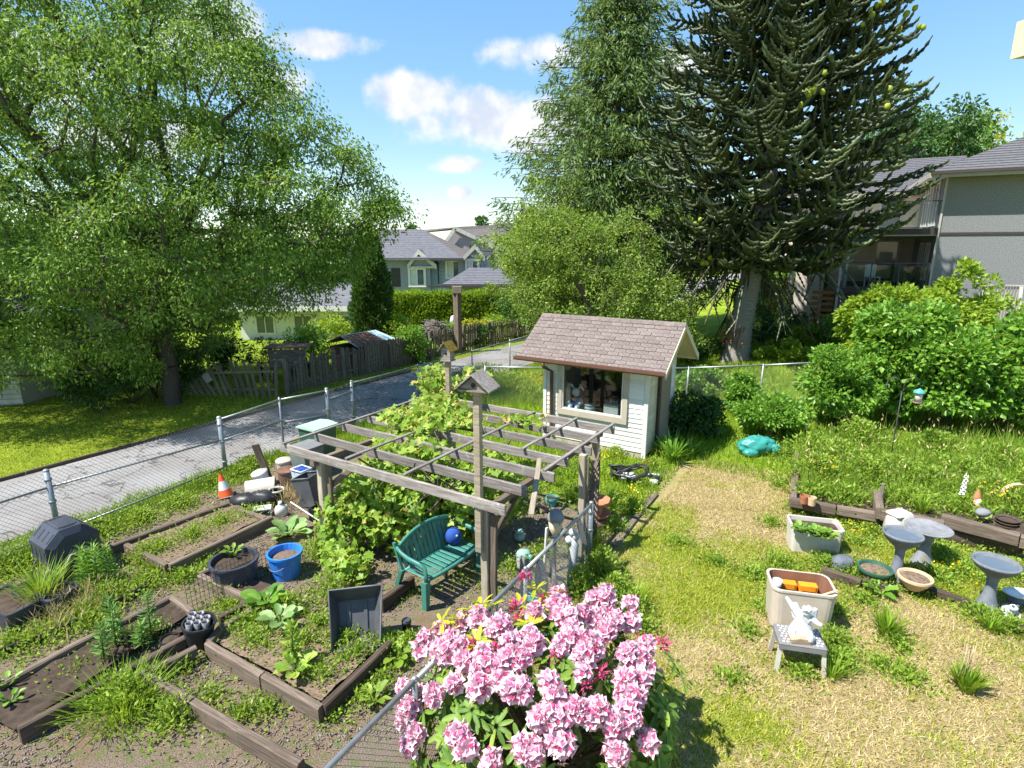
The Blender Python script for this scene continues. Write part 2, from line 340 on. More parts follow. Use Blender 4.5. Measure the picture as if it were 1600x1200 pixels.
class MB:
    def __init__(s): s.V = []; s.F = []; s.M = []; s.S = []
    def add(s, v, f, mi=0, sm=False):
        b = len(s.V); s.V += [tuple(x) for x in v]
        for q in f: s.F.append(tuple(i + b for i in q)); s.M.append(mi); s.S.append(sm)
        return s
    def box(s, c, sz, rz=0, mi=0, ch=0.0, mat=None):
        hx, hy, hz = (x / 2 for x in sz); m = Matrix.Rotation(rz, 3, 'Z') if mat is None else mat; c = Vector(c)
        if ch <= 0:
            v = [m @ Vector((x, y, z)) + c for x in (-hx, hx) for y in (-hy, hy) for z in (-hz, hz)]
            return s.add(v, [(0, 1, 3, 2), (4, 6, 7, 5), (0, 4, 5, 1), (2, 3, 7, 6), (0, 2, 6, 4), (1, 5, 7, 3)], mi)
        v = []; ix = {}
        for x in (-1, 1):
            for y in (-1, 1):
                for z in (-1, 1):
                    for a in range(3):
                        q = [hx * x, hy * y, hz * z]
                        for b_ in range(3):
                            if b_ != a: q[b_] -= ch * (x, y, z)[b_]
                        ix[x, y, z, a] = len(v); v.append(m @ Vector(q) + c)
        f = []
        for a in range(3):
            o1, o2 = [b_ for b_ in range(3) if b_ != a]
            for sg in (-1, 1):
                q = []
                for (p, r_) in ((-1, -1), (1, -1), (1, 1), (-1, 1)):
                    k = [0, 0, 0]; k[a] = sg; k[o1] = p; k[o2] = r_; q.append(ix[k[0], k[1], k[2], a])
                f.append(q if sg > 0 else q[::-1])
            for p in (-1, 1):
                for r_ in (-1, 1):
                    k1 = [0, 0, 0]; k1[a] = -1; k1[o1] = p; k1[o2] = r_; k2 = list(k1); k2[a] = 1
                    f.append([ix[tuple(k1) + (o1,)], ix[tuple(k1) + (o2,)], ix[tuple(k2) + (o2,)], ix[tuple(k2) + (o1,)]])
        for x in (-1, 1):
            for y in (-1, 1):
                for z in (-1, 1): f.append([ix[x, y, z, 0], ix[x, y, z, 1], ix[x, y, z, 2]])
        return s.add(v, f, mi)
    def bar(s, p0, p1, w, h, mi=0, ch=0.0, up=(0, 0, 1)):
        p0 = Vector(p0); p1 = Vector(p1); x = (p1 - p0); L = x.length; x.normalize(); up = Vector(up)
        if abs(x.dot(up)) > .98: up = Vector((1, 0, 0))
        y = up.cross(x).normalized(); z = x.cross(y)
        return s.box((p0 + p1) / 2, (L, w, h), mi=mi, ch=ch, mat=Matrix((x, y, z)).transposed())
    def tube(s, pts, r, n=8, mi=0, cap=True, sm=True, sq=1.0):
        pts = [Vector(p) for p in pts]; rs = r if isinstance(r, (list, tuple)) else [r] * len(pts); v = []; pu = None
        for i, p in enumerate(pts):
            d = (pts[min(i + 1, len(pts) - 1)] - pts[max(i - 1, 0)]).normalized()
            u = pu if pu is not None else (Vector((0, 0, 1)) if abs(d.z) < .9 else Vector((1, 0, 0)))
            a = (u - d * u.dot(d)); a = a.normalized() if a.length > 1e-5 else d.orthogonal().normalized(); pu = a; b = d.cross(a)
            for k in range(n):
                t = 2 * math.pi * k / n; v.append(p + (a * math.cos(t) + b * math.sin(t) * sq) * rs[i])
        f = [(i * n + k, i * n + (k + 1) % n, (i + 1) * n + (k + 1) % n, (i + 1) * n + k) for i in range(len(pts) - 1) for k in range(n)]
        s.add(v, f, mi, sm)
        if cap: b0 = len(s.V) - len(v); s.F.append(tuple(b0 + k for k in range(n))[::-1]); s.M.append(mi); s.S.append(False); s.F.append(tuple(len(s.V) - n + k for k in range(n))); s.M.append(mi); s.S.append(False)
        return s
    def lathe(s, prof, n=24, c=(0, 0, 0), mi=0, sx=1, sy=1, rot=None, sm=True, wob=0):
        c = Vector(c); v = []
        for (r, z) in prof:
            for k in range(n):
                t = 2 * math.pi * k / n; rr = r * (1 + wob * math.sin(3 * t + z * 7))
                q = Vector((rr * math.cos(t) * sx, rr * math.sin(t) * sy, z))
                v.append((rot @ q if rot is not None else q) + c)
        f = [(i * n + k, i * n + (k + 1) % n, (i + 1) * n + (k + 1) % n, (i + 1) * n + k) for i in range(len(prof) - 1) for k in range(n)]
        return s.add(v, f, mi, sm)
    def ball(s, c, r, nu=12, nv=8, mi=0, rot=None, wob=0, rg=None):
        c = Vector(c); r = (r,) * 3 if isinstance(r, (int, float)) else r; v = []
        for i in range(nv + 1):
            ph = math.pi * i / nv
            for k in range(nu):
                th = 2 * math.pi * k / nu; w = 1 + (wob * (rg or rnd).uniform(-1, 1) if 0 < i < nv else 0)
                q = Vector((math.sin(ph) * math.cos(th) * r[0], math.sin(ph) * math.sin(th) * r[1], math.cos(ph) * r[2])) * w
                v.append((rot @ q if rot is not None else q) + c)
        f = [(i * nu + k, (i + 1) * nu + k, (i + 1) * nu + (k + 1) % nu, i * nu + (k + 1) % nu) for i in range(nv) for k in range(nu)]
        return s.add(v, f, mi, True)
    def prism(s, poly, off, mi=0):            # polygon of 3-D points, extruded by the vector off
        n = len(poly); p = [Vector(q) for q in poly]; o = Vector(off)
        f = [tuple(range(n))[::-1], tuple(n + i for i in range(n))] + [(i, (i + 1) % n, n + (i + 1) % n, n + i) for i in range(n)]
        return s.add(p + [q + o for q in p], f, mi)
    def mesh(s, name, mats, off=None):
        me = bpy.data.meshes.new(name); V = s.V if off is None else [(v[0] - off[0], v[1] - off[1], v[2] - off[2]) for v in s.V]
        me.from_pydata(V, [], s.F)
        for m in (mats if isinstance(mats, (list, tuple)) else [mats]): me.materials.append(m)
        me.polygons.foreach_set('material_index', s.M); me.polygons.foreach_set('use_smooth', s.S); me.update(); return me
    def build(s, name, mats, parent=None, kind=None, smooth=None):
        off = OFF.get(parent.name) if parent is not None else None
        if smooth is not None: s.S = [smooth] * len(s.F)
        o = link(name, s.mesh(name, mats, off), parent)
        if kind: o['kind'] = kind
        return o
    def fix(s):                                # consistent outward normals are not needed by Cycles, kept simple
        return s
_bm = {}
def beam(name, parent, p0, p1, w, h, mat, ch=.006, up=(0, 0, 1)):     # one board: a mesh of its own, local X along the grain
    p0 = Vector(p0); p1 = Vector(p1); x = p1 - p0; L = x.length; x.normalize(); up = Vector(up)
    if abs(x.dot(up)) > .98: up = Vector((0, 1, 0))
    y = up.cross(x).normalized(); z = x.cross(y)
    key = (round(L, 2), round(w, 3), round(h, 3), mat.name)
    if L > .55 and mat.name.split()[0] in ('weathered', 'tan', 'garden', 'dark', 'pale'):
        key = (name, len(_bm)); n = max(4, int(L / .22)); c_ = min(ch * 1.3, w * .3, h * .3); V_, F_ = [], []; ph = rnd.uniform(0, 6); bw = rnd.uniform(-.012, .012) * min(1, L / 2)
        for i_ in range(n + 1):
            f = i_ / n; xx = -L / 2 + L * f + (rnd.uniform(-.008, .008) if i_ in (0, n) else 0); oy = bw * math.sin(f * math.pi) + rnd.uniform(-.002, .002); oz = .5 * bw * math.sin(f * math.pi * 2 + ph) + rnd.uniform(-.002, .002); hw = w / 2 * rnd.uniform(.96, 1.03); hh = h / 2 * rnd.uniform(.96, 1.03)
            V_ += [(xx + rnd.uniform(-.003, .003) * (i_ in (0, n)), oy + y_, oz + z_) for (y_, z_) in ((hw - c_, -hh), (hw, -hh + c_), (hw, hh - c_), (hw - c_, hh), (-hw + c_, hh), (-hw, hh - c_), (-hw, -hh + c_), (-hw + c_, -hh))]
        F_ = [(i_ * 8 + k, i_ * 8 + (k + 1) % 8, (i_ + 1) * 8 + (k + 1) % 8, (i_ + 1) * 8 + k) for i_ in range(n) for k in range(8)] + [tuple(range(8))[::-1], tuple(n * 8 + k for k in range(8))]
        mb_ = MB(); mb_.add(V_, F_); _bm[key] = mb_.mesh(name, mat)
    if key not in _bm: _bm[key] = MB().box((0, 0, 0), (L, w, h), ch=min(ch, w * .3, h * .3)).mesh(name, mat)
    o = link(name, _bm[key], parent); off = OFF.get(parent.name, Vector((0, 0, 0))) if parent is not None else Vector((0, 0, 0))
    o.location = (p0 + p1) / 2 - off; o.rotation_euler = Matrix((x, y, z)).transposed().to_euler()
    return o
# ---- foliage in numpy
def nrm(a): return a / np.maximum(np.linalg.norm(a, axis=-1, keepdims=True), 1e-9)
def leafs(P, Dr, L, Wd, rng, fold=.25, mid=.45):
    P = np.asarray(P, float); n = len(P); Dr = nrm(np.asarray(Dr, float)); L = np.broadcast_to(L, n)[:, None]; Wd = np.broadcast_to(Wd, n)[:, None]
    r = rng.normal(size=(n, 3)); Sd = nrm(np.cross(Dr, r)); N = np.cross(Sd, Dr); f = fold * Wd
    V = np.stack([P, P + Dr * L * mid + Sd * Wd / 2 + N * f, P + Dr * L, P + Dr * L * mid - Sd * Wd / 2 + N * f], 1).reshape(-1, 3)
    F = np.arange(n * 4).reshape(n, 4); T = np.concatenate([F[:, [0, 1, 2]], F[:, [0, 2, 3]]], 0)
    return V, T
def blades(P, hgt_, wd, lean, rng):
    n = len(P); P = np.asarray(P, float); th = rng.uniform(0, 2 * np.pi, n); Sd = np.stack([np.cos(th), np.sin(th), 0 * th], 1)
    l = rng.normal(size=(n, 3)) * lean; l[:, 2] = 1; l = nrm(l); h = np.broadcast_to(hgt_, n)[:, None]; w = np.broadcast_to(wd, n)[:, None]
    V = np.stack([P - Sd * w / 2, P + Sd * w / 2, P + l * h], 1).reshape(-1, 3)
    return V, np.arange(n * 3).reshape(n, 3)
def join(parts):
    Vs, Fs, b = [], [], 0
    for V, F in parts: Vs.append(V); Fs.append(F + b); b += len(V)
    return np.concatenate(Vs), np.concatenate(Fs)
def frust(P0, P1, R0, R1, k=5):
    P0 = np.asarray(P0, float); P1 = np.asarray(P1, float); n = len(P0); d = nrm(P1 - P0)
    u = np.where(np.abs(d[:, 2:3]) < .9, np.array([[0, 0, 1.]]), np.array([[1., 0, 0]])); a = nrm(np.cross(d, u)); b = np.cross(d, a)
    t = np.arange(k) * 2 * np.pi / k; ring = a[:, None] * np.cos(t)[None, :, None] + b[:, None] * np.sin(t)[None, :, None]
    V = np.concatenate([P0[:, None] + ring * np.asarray(R0)[:, None, None], P1[:, None] + ring * np.asarray(R1)[:, None, None]], 1).reshape(-1, 3)
    i = np.arange(k); q = np.stack([i, (i + 1) % k, k + (i + 1) % k, k + i], 1)
    F = (np.arange(n)[:, None, None] * 2 * k + q[None]).reshape(-1, 4); return V, F
def skeleton(att, trunk, rng, step=.7, r_tip=.012, r_base=.2):
    nodes = [np.array(p, float) for p in trunk]; par = [-1] + list(range(len(trunk) - 1)); cost = [0.0]
    for i in range(1, len(nodes)): cost.append(cost[-1] + np.linalg.norm(nodes[i] - nodes[i - 1]) * .6)
    first = max(1, len(trunk) // 2); top = nodes[-1]; tips = []
    for p in sorted(att, key=lambda q: np.linalg.norm(np.array(q) - nodes[first])):
        p = np.array(p, float); Nn = np.array(nodes); dd = np.linalg.norm(Nn - p, axis=1); c = dd + .35 * np.array(cost); c[:first] = 1e9
        j = int(np.argmin(c)); m = max(1, int(dd[j] / step)); a = nodes[j]; cur = j
        for q in range(1, m + 1):
            f = q / m; x = a + (p - a) * f + (rng.normal(size=3) * .07 * min(dd[j], 2) if q < m else 0); x[2] += .10 * dd[j] * math.sin(f * math.pi)
            nodes.append(x); par.append(cur); cost.append(cost[cur] + dd[j] / m); cur = len(nodes) - 1
        tips.append(cur)
    w = np.zeros(len(nodes)); w[tips] = 1
    for i in range(len(nodes) - 1, 0, -1): w[par[i]] += w[i]
    Rr = r_tip * np.maximum(w, 1) ** .47; Rr = Rr * 1.0; k = r_base / Rr[0]; Rr = np.where(w > 3, Rr * (1 + (k - 1) * np.clip(w / w[0], 0, 1) ** .5), Rr)
    nodes = np.array(nodes); par = np.array(par); idx = np.arange(1, len(nodes))
    return nodes, par, Rr, tips, frust(nodes[par[idx]], nodes[idx], Rr[par[idx]] * .96, Rr[idx], 6)
def shell(c, r, n, rng, lo=-1.0, inner=.55, lump=.16):
    d = nrm(rng.normal(size=(n * 2, 3))); d = d[d[:, 2] > lo][:n]; k = rng.uniform(inner, 1, len(d)) ** .6
    ph = np.sin(d[:, 0] * 6.3 + c[0] * 3) * np.sin(d[:, 1] * 5.7 + c[1] * 2) + np.sin(d[:, 2] * 7.1 + c[0]); k = k * (1 + lump * ph)
    return np.asarray(c) + d * np.asarray(r) * k[:, None], d
def bush(name, label, cat, base, rad, h, mat, nl, L, Wd, seed, group=None, nclump=40, droop=.2, crown='foliage', stems=7, extra=None, flat=0.0):
    rng = np.random.default_rng(seed); base = Vector(base); o = thing(name, label, cat, base, group=group)
    c = np.array([base.x, base.y, base.z + h * .5]); rr = np.array([rad, rad if not isinstance(rad, tuple) else rad, h * .52]) if not isinstance(rad, tuple) else np.array([rad[0], rad[1], h * .52])
    cc, cd_ = shell(c, rr * .86, nclump, rng, -.75, .35); per = nl // nclump; cr = min(rr.min(), rr.mean()) * .36
    Ps, Ds = [], []
    for q, dq in zip(cc, cd_):
        d = nrm(rng.normal(size=(per, 3))); k = rng.uniform(.2, 1, per) ** .5; s = cr * rng.uniform(.6, 1.25)
        p = q + d * k[:, None] * s * np.array([1, 1, .8]); p[:, 2] = np.maximum(p[:, 2], base.z + .03 + .1 * rng.random(per)); Ps.append(p)
        dr = d * .8 + dq * .5 + rng.normal(size=(per, 3)) * .5; dr[:, 2] -= droop; Ds.append(dr)
    P = np.concatenate(Ps); Dd = np.concatenate(Ds); l = L * rng.uniform(.6, 1.25, len(P))
    V, F = leafs(P, Dd, l, l * (Wd / L), rng); npobj(crown, V, F, M[mat], o, 'stuff')
    if extra:
        em, frac = extra; k = rng.random(len(P)) < frac
        V, F = leafs(P[k] + nrm(Dd[k]) * .02, Dd[k], l[k] * .9, l[k] * .5, rng); npobj('flower_sprays', V, F, M[em], o, 'stuff')
    if stems:
        mb = MB()
        for i in range(stems):
            q = cc[int(rng.integers(len(cc)))]; a0 = base + Vector((rng.uniform(-.15, .15), rng.uniform(-.15, .15), -.03))
            mb.tube([a0, a0.lerp(Vector(q), .5) + Vector((0, 0, .1)), Vector(q)], [.02, .014, .006], 5)
        mb.build('stem', M['bark'], o)
    return o
def tree(name, label, cat, base, att, trunk, mat, leaf_n, L, Wd, seed, spread=.5, droop=.6, r_base=.2, bark='bark', group=None, step=.8, r_tip=.012):
    rng = np.random.default_rng(seed); o = thing(name, label, cat, base, group=group)
    nodes, par, Rr, tips, (V, F) = skeleton(att, trunk, rng, step, r_tip, r_base); npobj('trunk', V, F, M[bark], o, smooth=True)
    tp = nodes[tips]; n = len(tp) * leaf_n; q = np.repeat(tp, leaf_n, 0); dirs = nrm(rng.normal(size=(n, 3)))
    P = q + dirs * (rng.random(n) ** .6)[:, None] * spread * np.repeat(rng.uniform(.6, 1.3, len(tp)), leaf_n)[:, None] * np.array([1, 1, .7])
    Dd = dirs * .6 + rng.normal(size=(n, 3)) * .5; Dd[:, 2] -= droop; l = L * rng.uniform(.65, 1.25, n)
    V, F = leafs(P, Dd, l, l * (Wd / L), rng); npobj('crown', V, F, M[mat], o, 'stuff')
    return o
def struct(o, name=None): o['kind'] = 'structure'; return o
# ================================================================== ground
def axis(lo, hi, step, far_lo, far_hi):
    a = list(np.arange(lo, hi, step)); s = step; x = lo
    L_ = []
    while x > far_lo: s *= 1.35; x -= s; L_.append(x)
    s = step; x = a[-1]; R_ = []
    while x < far_hi: s *= 1.35; x += s; R_.append(x)
    return np.array(L_[::-1] + a + R_)
xs = axis(-15, 15, .16, -2500, 2500); ys = axis(2.4, 25, .16, -60, 3500)
gx, gy = np.meshgrid(xs, ys, indexing='ij'); gz = hgt(gx, gy)
V = np.stack([gx, gy, gz], -1).reshape(-1, 3); nx, ny = len(xs), len(ys)
i, j = np.meshgrid(np.arange(nx - 1), np.arange(ny - 1), indexing='ij')
F = np.stack([i * ny + j, (i + 1) * ny + j, (i + 1) * ny + j + 1, i * ny + j + 1], -1).reshape(-1, 4)
def gauss(x, y, pts):
    r = 0
    for (u, v, rad, k) in pts:
        p = g(u, v); r = r + k * np.exp(-((x - p.x) ** 2 + (y - p.y) ** 2) / (rad * rad))
    return r
def wav(x, y): return .5 + .25 * np.sin(x * 2.1 + np.sin(y * 1.7) * 1.4) + .25 * np.sin(y * 2.7 + np.sin(x * 2.3 + 1) * 1.6)
def zones(x, y):
    t = x * A.x + y * A.y; s = x * D.x + y * D.y
    wob = .12 * np.sin(s * 3.1 + np.sin(t * 2)) + .08 * np.sin(s * 7.3)
    garden = sstep(-11.05, -10.75, t + wob) * (1 - sstep(-3.0, -2.8, t + wob)) * (1 - sstep(8.6, 9.3, s + wob))
    lawn = sstep(-3.4, -3.15, t + wob) * (1 - sstep(11.9, 12.6, s + wob))
    dry = np.clip(.53 + gauss(x, y, [(1130, 790, 1.1, .6), (1160, 730, .9, .5), (1300, 1090, 1.2, .3), (1520, 1060, 1.3, .25), (1090, 1010, .5, .45), (1230, 830, .6, .4),
            (1430, 960, .5, .4), (1040, 860, .75, -.5), (1190, 890, .7, -.4), (1110, 930, .6, -.5), (1040, 800, .5, -.4), (1490, 900, .9, -.5), (1130, 1110, .45, -.5), (1020, 950, .5, -.6),
            (1420, 850, .8, -.45)]) + .5 * (wav(x * 1.9, y * 1.9) - .5), 0, 1)
    return garden, lawn, dry
garden, lawn, dry = zones(V[:, 0], V[:, 1])
me = npmesh('ground', V, F, [], True)
att = me.color_attributes.new('zone', 'FLOAT_COLOR', 'POINT')
att.data.foreach_set('color', np.stack([garden, lawn, dry, np.ones_like(dry)], -1).astype(np.float32).ravel())
t = NT('garden ground'); at_ = t.n('ShaderNodeAttribute', attribute_name='zone'); sep = t.n('ShaderNodeSeparateColor'); t.l(at_.outputs['Color'], sep.inputs[0])
v = t.coord(); nA = t.noise(v, 1.3, 8, .62); nB = t.noise(v, 9, 7, .65); nC = t.noise(v, 70, 5, .7)
chips = t.ramp(nC, [(.30, (.06, .042, .03)), (.5, (.20, .15, .11)), (.72, (.40, .33, .26))])
chips = t.mix(t.ramp(nB, [(.50, (0, 0, 0)), (.66, (.85, .85, .85))]), chips, (.10, .16, .025))
chips = t.mix(t.ramp(nA, [(.55, (0, 0, 0)), (.68, (.6, .6, .6))]), chips, (.20, .11, .07))
lush = t.ramp(t.math('ADD', t.math('MULTIPLY', nA, .5), t.math('MULTIPLY', nC, .5)), [(.33, (.07, .13, .01)), (.52, (.19, .27, .018)), (.68, (.36, .40, .05))])
straw = t.ramp(nC, [(.28, (.15, .10, .042)), (.5, (.36, .28, .14)), (.72, (.56, .48, .29))])
grn = t.ramp(nC, [(.28, (.07, .11, .01)), (.55, (.22, .28, .03)), (.75, (.42, .42, .09))])
dm = t.math('ADD', sep.outputs[2], t.math('MULTIPLY', t.math('SUBTRACT', nB, .5), 2.6))
dm = t.ramp(dm, [(.30, (0, 0, 0)), (.72, (1, 1, 1))])
yard = t.mix(dm, grn, straw)
col = t.mix(sep.outputs[1], lush, yard); col = t.mix(sep.outputs[0], col, chips)
t.bump(nC, .9, .03); me.materials.append(t.fin(col, .95, .1))
ground = link('ground', me); ground['kind'] = 'structure'

# lane: a sheet of old pale asphalt a little above the ground
TL, TR = -14.62, -11.42
sv = np.concatenate([np.arange(-12, 40, .5), np.arange(40, 140, 4)]); tv = np.linspace(TL, TR, 9)
S2, T2 = np.meshgrid(sv, tv, indexing='ij')
wob = .10 * np.sin(S2 * 1.9) * (T2 > TR - .1) + .06 * np.sin(S2 * 5.3) * (T2 > TR - .1)
X2 = A.x * (T2 + wob) + D.x * S2; Y2 = A.y * (T2 + wob) + D.y * S2; Z2 = hgt(X2, Y2) + .012 + .03 * np.cos((T2 - TL) / (TR - TL) * np.pi - np.pi / 2)
V = np.stack([X2, Y2, Z2], -1).reshape(-1, 3); n2 = len(tv)
i, j = np.meshgrid(np.arange(len(sv) - 1), np.arange(n2 - 1), indexing='ij')
F = np.stack([i * n2 + j, (i + 1) * n2 + j, (i + 1) * n2 + j + 1, i * n2 + j + 1], -1).reshape(-1, 4)
t = NT('old asphalt'); v = t.coord(); nA = t.noise(v, .8, 6, .6); nC = t.noise(v, 90, 4, .7); nB = t.noise(t.coord((1, 1, 1)), 5, 6)
col = t.ramp(nC, [(.3, (.16, .156, .156)), (.5, (.26, .254, .252)), (.7, (.36, .353, .35))])
col = t.mix(t.ramp(nA, [(.42, (0, 0, 0)), (.62, (.55, .55, .55))]), col, (.16, .14, .13))
vo = t.n('ShaderNodeTexVoronoi', feature='DISTANCE_TO_EDGE'); vo.inputs['Scale'].default_value = .55; mpv = t.n('ShaderNodeVectorMath', operation='ADD')
nv = t.n('ShaderNodeTexNoise'); nv.inputs['Scale'].default_value = 2.2; t.l(v, nv.inputs['Vector']); t.l(v, mpv.inputs[0]); t.l(nv.outputs['Color'], mpv.inputs[1]); t.l(mpv.outputs[0], vo.inputs['Vector'])
col = t.mix(t.ramp(vo.outputs['Distance'], [(.0, (.85, .85, .85)), (.02, (0, 0, 0))]), col, (.05, .048, .045))
t.bump(nC, .6, .01)
lane = npobj('lane', V, F, t.fin(col, .9, .2), None, 'structure', True)
o = thing('lane_edging', 'thin rusty brown timber edging between pale lane and bright left lawn', 'edging', pt(TL, 6))
for k in range(-8, 16, 3):
    p0 = pt(TL - .05, k); p1 = pt(TL - .05, k + 2.98); p0.z = H(p0.x, p0.y) + .03; p1.z = H(p1.x, p1.y) + .03
    beam('board', o, p0, p1, .05, .12, M['dark_timber'])
o = None

# ================================================================== chain link fences
def wires(p0, p1, z0, z1, pitch, r, rng):
    p0 = Vector(p0); p1 = Vector(p1); d = p1 - p0; d.z = 0; L = d.length; d.normalize(); h = z1 - z0; P0, P1 = [], []
    n = int(L / pitch)
    for sgn in (1, -1):
        for k in range(-int(h / pitch) - 1, n + int(h / pitch) + 1):
            a = k * pitch; b = a + sgn * h; za, zb = 0.0, h
            if sgn < 0: a += h; b = a - h
            lo, hi = 0.0, L
            pa, pb = a, b
            if pa > hi and pb > hi or pa < lo and pb < lo: continue
            def cl(x, z, x2, z2):
                if x < lo: f = (lo - x) / (x2 - x); return lo, z + (z2 - z) * f
                if x > hi: f = (hi - x) / (x2 - x); return hi, z + (z2 - z) * f
                return x, z
            xa, za2 = cl(pa, za, pb, zb); xb, zb2 = cl(pb, zb, pa, za)
            q0 = p0 + d * xa; q1 = p0 + d * xb; f0 = xa / L; f1 = xb / L
            q0.z = p0.z + (p1.z - p0.z) * f0 + z0 + za2; q1.z = p0.z + (p1.z - p0.z) * f1 + z0 + zb2
            if (q1 - q0).length > .03: P0.append(q0); P1.append(q1)
    return frust(np.array(P0), np.array(P1), np.full(len(P0), r), np.full(len(P0), r), 3)
def chain_fence(label, posts, hh, rails, pitch=.075, group=None, mesh_top=None, wr=.0026):
    o = thing('chain_link_fence', label, 'fence', posts[0][0], group=group); rng = np.random.default_rng(3)
    for k, (p, rad) in enumerate(posts):
        if rad > 0:
            mb = MB(); mb.tube([p - Vector((0, 0, .1)), p + Vector((0, 0, hh + .03))], rad, 10); mb.ball(p + Vector((0, 0, hh + .03)), (rad * 1.12, rad * 1.12, rad * .7), 10, 6)
            if rad > .03:
                for zz in (.25, .7, hh - .12): mb.lathe([(rad * 1.02, -.02), (rad * 1.3, -.02), (rad * 1.3, .02), (rad * 1.02, .02)], 10, p + Vector((0, 0, zz)))
            mb.build('post', M['steel'], o)
        if k + 1 < len(posts):
            q = posts[k + 1][0]; rr = rails[min(k, len(rails) - 1)]
            for (za, zb, r_) in rr: MB().tube([p + Vector((0, 0, za)), q + Vector((0, 0, zb))], r_, 8).build('rail', M['steel'], o)
            V, F = wires(p, q, .05, mesh_top or hh, pitch, wr, rng); npobj('wire_mesh', V, F, M['wire'], o, 'stuff')
    return o
def fp(u, v, z=1.22):
    p = g(u, v, z); p.z = H(p.x, p.y); return p
P72, P342, P435, P511, P549, P663 = fp(72, 736.5), fp(342, 653), fp(436, 622), fp(510, 608), fp(549, 596), fp(663, 567)
Pleft = P72 - (P342 - P72) * .9; Pleft.z = 0
far = [P663 + D * k + A * (-.03 * k) for k in (2.6, 5.2, 8.2, 11.5, 15.5, 20)]
for q in far: q.z = H(q.x, q.y)
chain_fence('galvanised chain link fence along the near edge of the pale lane', [(Pleft, .03), (P72, .042), (P342, .045), (P435, .024), (P511, .045), (P549, .042), (P663, .03)] + [(q, .024) for q in far],
            1.2, [[(1.0, .95, .018), (.15, .15, .018)], [(.95, .74, .018), (.15, .12, .018)], [(1.18, 1.18, .02), (.72, .66, .016)], [(1.18, 1.18, .02), (.62, .55, .016)], [(.95, .95, .02), (.12, .12, .02)], [(1.18, 1.18, .02)], [(1.18, 1.18, .02)]])
def bp(u, v, Y):
    p = at(u, v, Y); p.z = H(p.x, p.y); return p
B0 = P663 + (P549 - P663).normalized() * .3; B3 = bp(1312, 571, 15.6)
Bp = [B0.lerp(B3, f) for f in (0, .17, .345, .52, .66, .83, 1.0)]
for q in Bp: q.z = H(q.x, q.y)
chain_fence('chain link fence with pale top rail running behind the white shed', [(Bp[0], .024)] + [(q, .026) for q in Bp[1:]], 1.2, [[(1.2, 1.2, .024)]], .08)
N0 = g(924, 788, 1.1); N0.z = 0; N1 = g(648, 1064, 1.1); N1.z = 0; nd = (N1 - N0); Nn = N0 + nd * 1.0; Nm = N0 + nd * .5; Ne = N0 + nd * 1.75
chain_fence('low chain link fence with grey pipe top rail beside the pink rhododendron', [(N0, .032), (Nm, .024), (Nn, .024), (Ne, .03)], 1.1, [[(1.1, 1.1, .024)]], .06, wr=.0022)

# ================================================================== white shed
Cc = Vector((3.01, 12.0, 0)); SW, SDp, EV, RG = 2.64, 2.05, 2.12, 3.0
sh = thing('garden_shed', 'small white sided garden shed with brown shingle roof and display window', 'shed', Cc, AZ, world=False)
# local: x along A (front wall runs from -SW to 0), y along D (0 front, SDp back)
WX0, WX1, WZ0, WZ1 = -2.12, -.60, .92, 1.98
fw = MB()
fw.box((-SW / 2, .06, (WZ0) / 2 + .05), (SW - .04, .06, WZ0 - .1)); fw.box((WX0 / 2 - SW / 2, .06, (WZ0 + EV) / 2), (WX0 + SW - .04, .06, EV - WZ0)); fw.box((WX1 / 2, .06, (WZ0 + EV) / 2), (-WX1 - .04, .06, EV - WZ0))
fw.box(((WX0 + WX1) / 2, .06, (WZ1 + EV) / 2), (WX1 - WX0, .06, EV - WZ1)); front = fw.build('front_wall', M['siding'], sh)
def board(par, x0, x1, z, axis='x', m='siding', y=0.0):
    hb = .118; k = ('sb', round(x1 - x0, 2), m)
    if k not in _bm:
        mb = MB(); L = x1 - x0
        mb.prism([(0, .004, 0), (0, -.016, 0), (0, .000, hb), (0, .016, hb)], (L, 0, 0)); _bm[k] = mb.mesh('siding_board', M[m])
    o = link('siding_board', _bm[k], par)
    if axis == 'x': o.location = (x0, .022, z)
    else: o.location = (y, x0, z); o.rotation_euler = (0, 0, R(90))
    return o
z = .16
while z < EV - .05:
    if z + .118 <= WZ0 - .07: board(front, -SW + .08, -.10, z)
    elif z < WZ1 + .1: board(front, -SW + .08, WX0 - .12, z); board(front, WX1 + .12, -.10, z)
    z += .113
MB().box((-SW / 2, .05, .08), (SW, .05, .16)).build('skirting_board', M['trim'], front)
MB().box((-.045, .015, EV / 2 + .02), (.10, .05, EV - .02), ch=.006).build('corner_trim', M['white'], front)
MB().box((-SW + .04, .015, EV / 2 + .02), (.09, .05, EV - .02), ch=.006).build('corner_trim', M['white'], front)
wf = MB(); cx = (WX0 + WX1) / 2; cz = (WZ0 + WZ1) / 2; ww = WX1 - WX0; wh = WZ1 - WZ0
wf.box((cx, -.012, WZ0 - .075), (ww + .26, .05, .15), ch=.004); wf.box((WX0 - .065, -.012, cz), (.13, .05, wh - .004), ch=.004); wf.box((WX1 + .065, -.012, cz), (.13, .05, wh - .004), ch=.004)
win = wf.build('window', M['trim'], sh)
fr = MB(); fr.box((cx, .01, WZ0 + .012), (ww, .05, .024)); fr.box((WX0 + .012, .01, cz), (.024, .05, wh - .05)); fr.box((WX1 - .012, .01, cz), (.024, .05, wh - .05)); fr.build('frame', M['white'], win)
MB().box((cx, .03, cz), (ww - .05, .006, wh - .03)).build('pane', M['glass'], win)
sw = MB(); sw.box((-.06, SDp / 2 + .02, EV / 2 + .04), (.05, SDp - .06, EV - .08)); side = sw.build('side_wall', M['cream'], sh)
z = .1
while z < EV - .08:
    board(side, .10, .62, z, 'y', 'cream', -.028); board(side, 1.55, SDp - .05, z, 'y', 'siding', -.028); z += .113
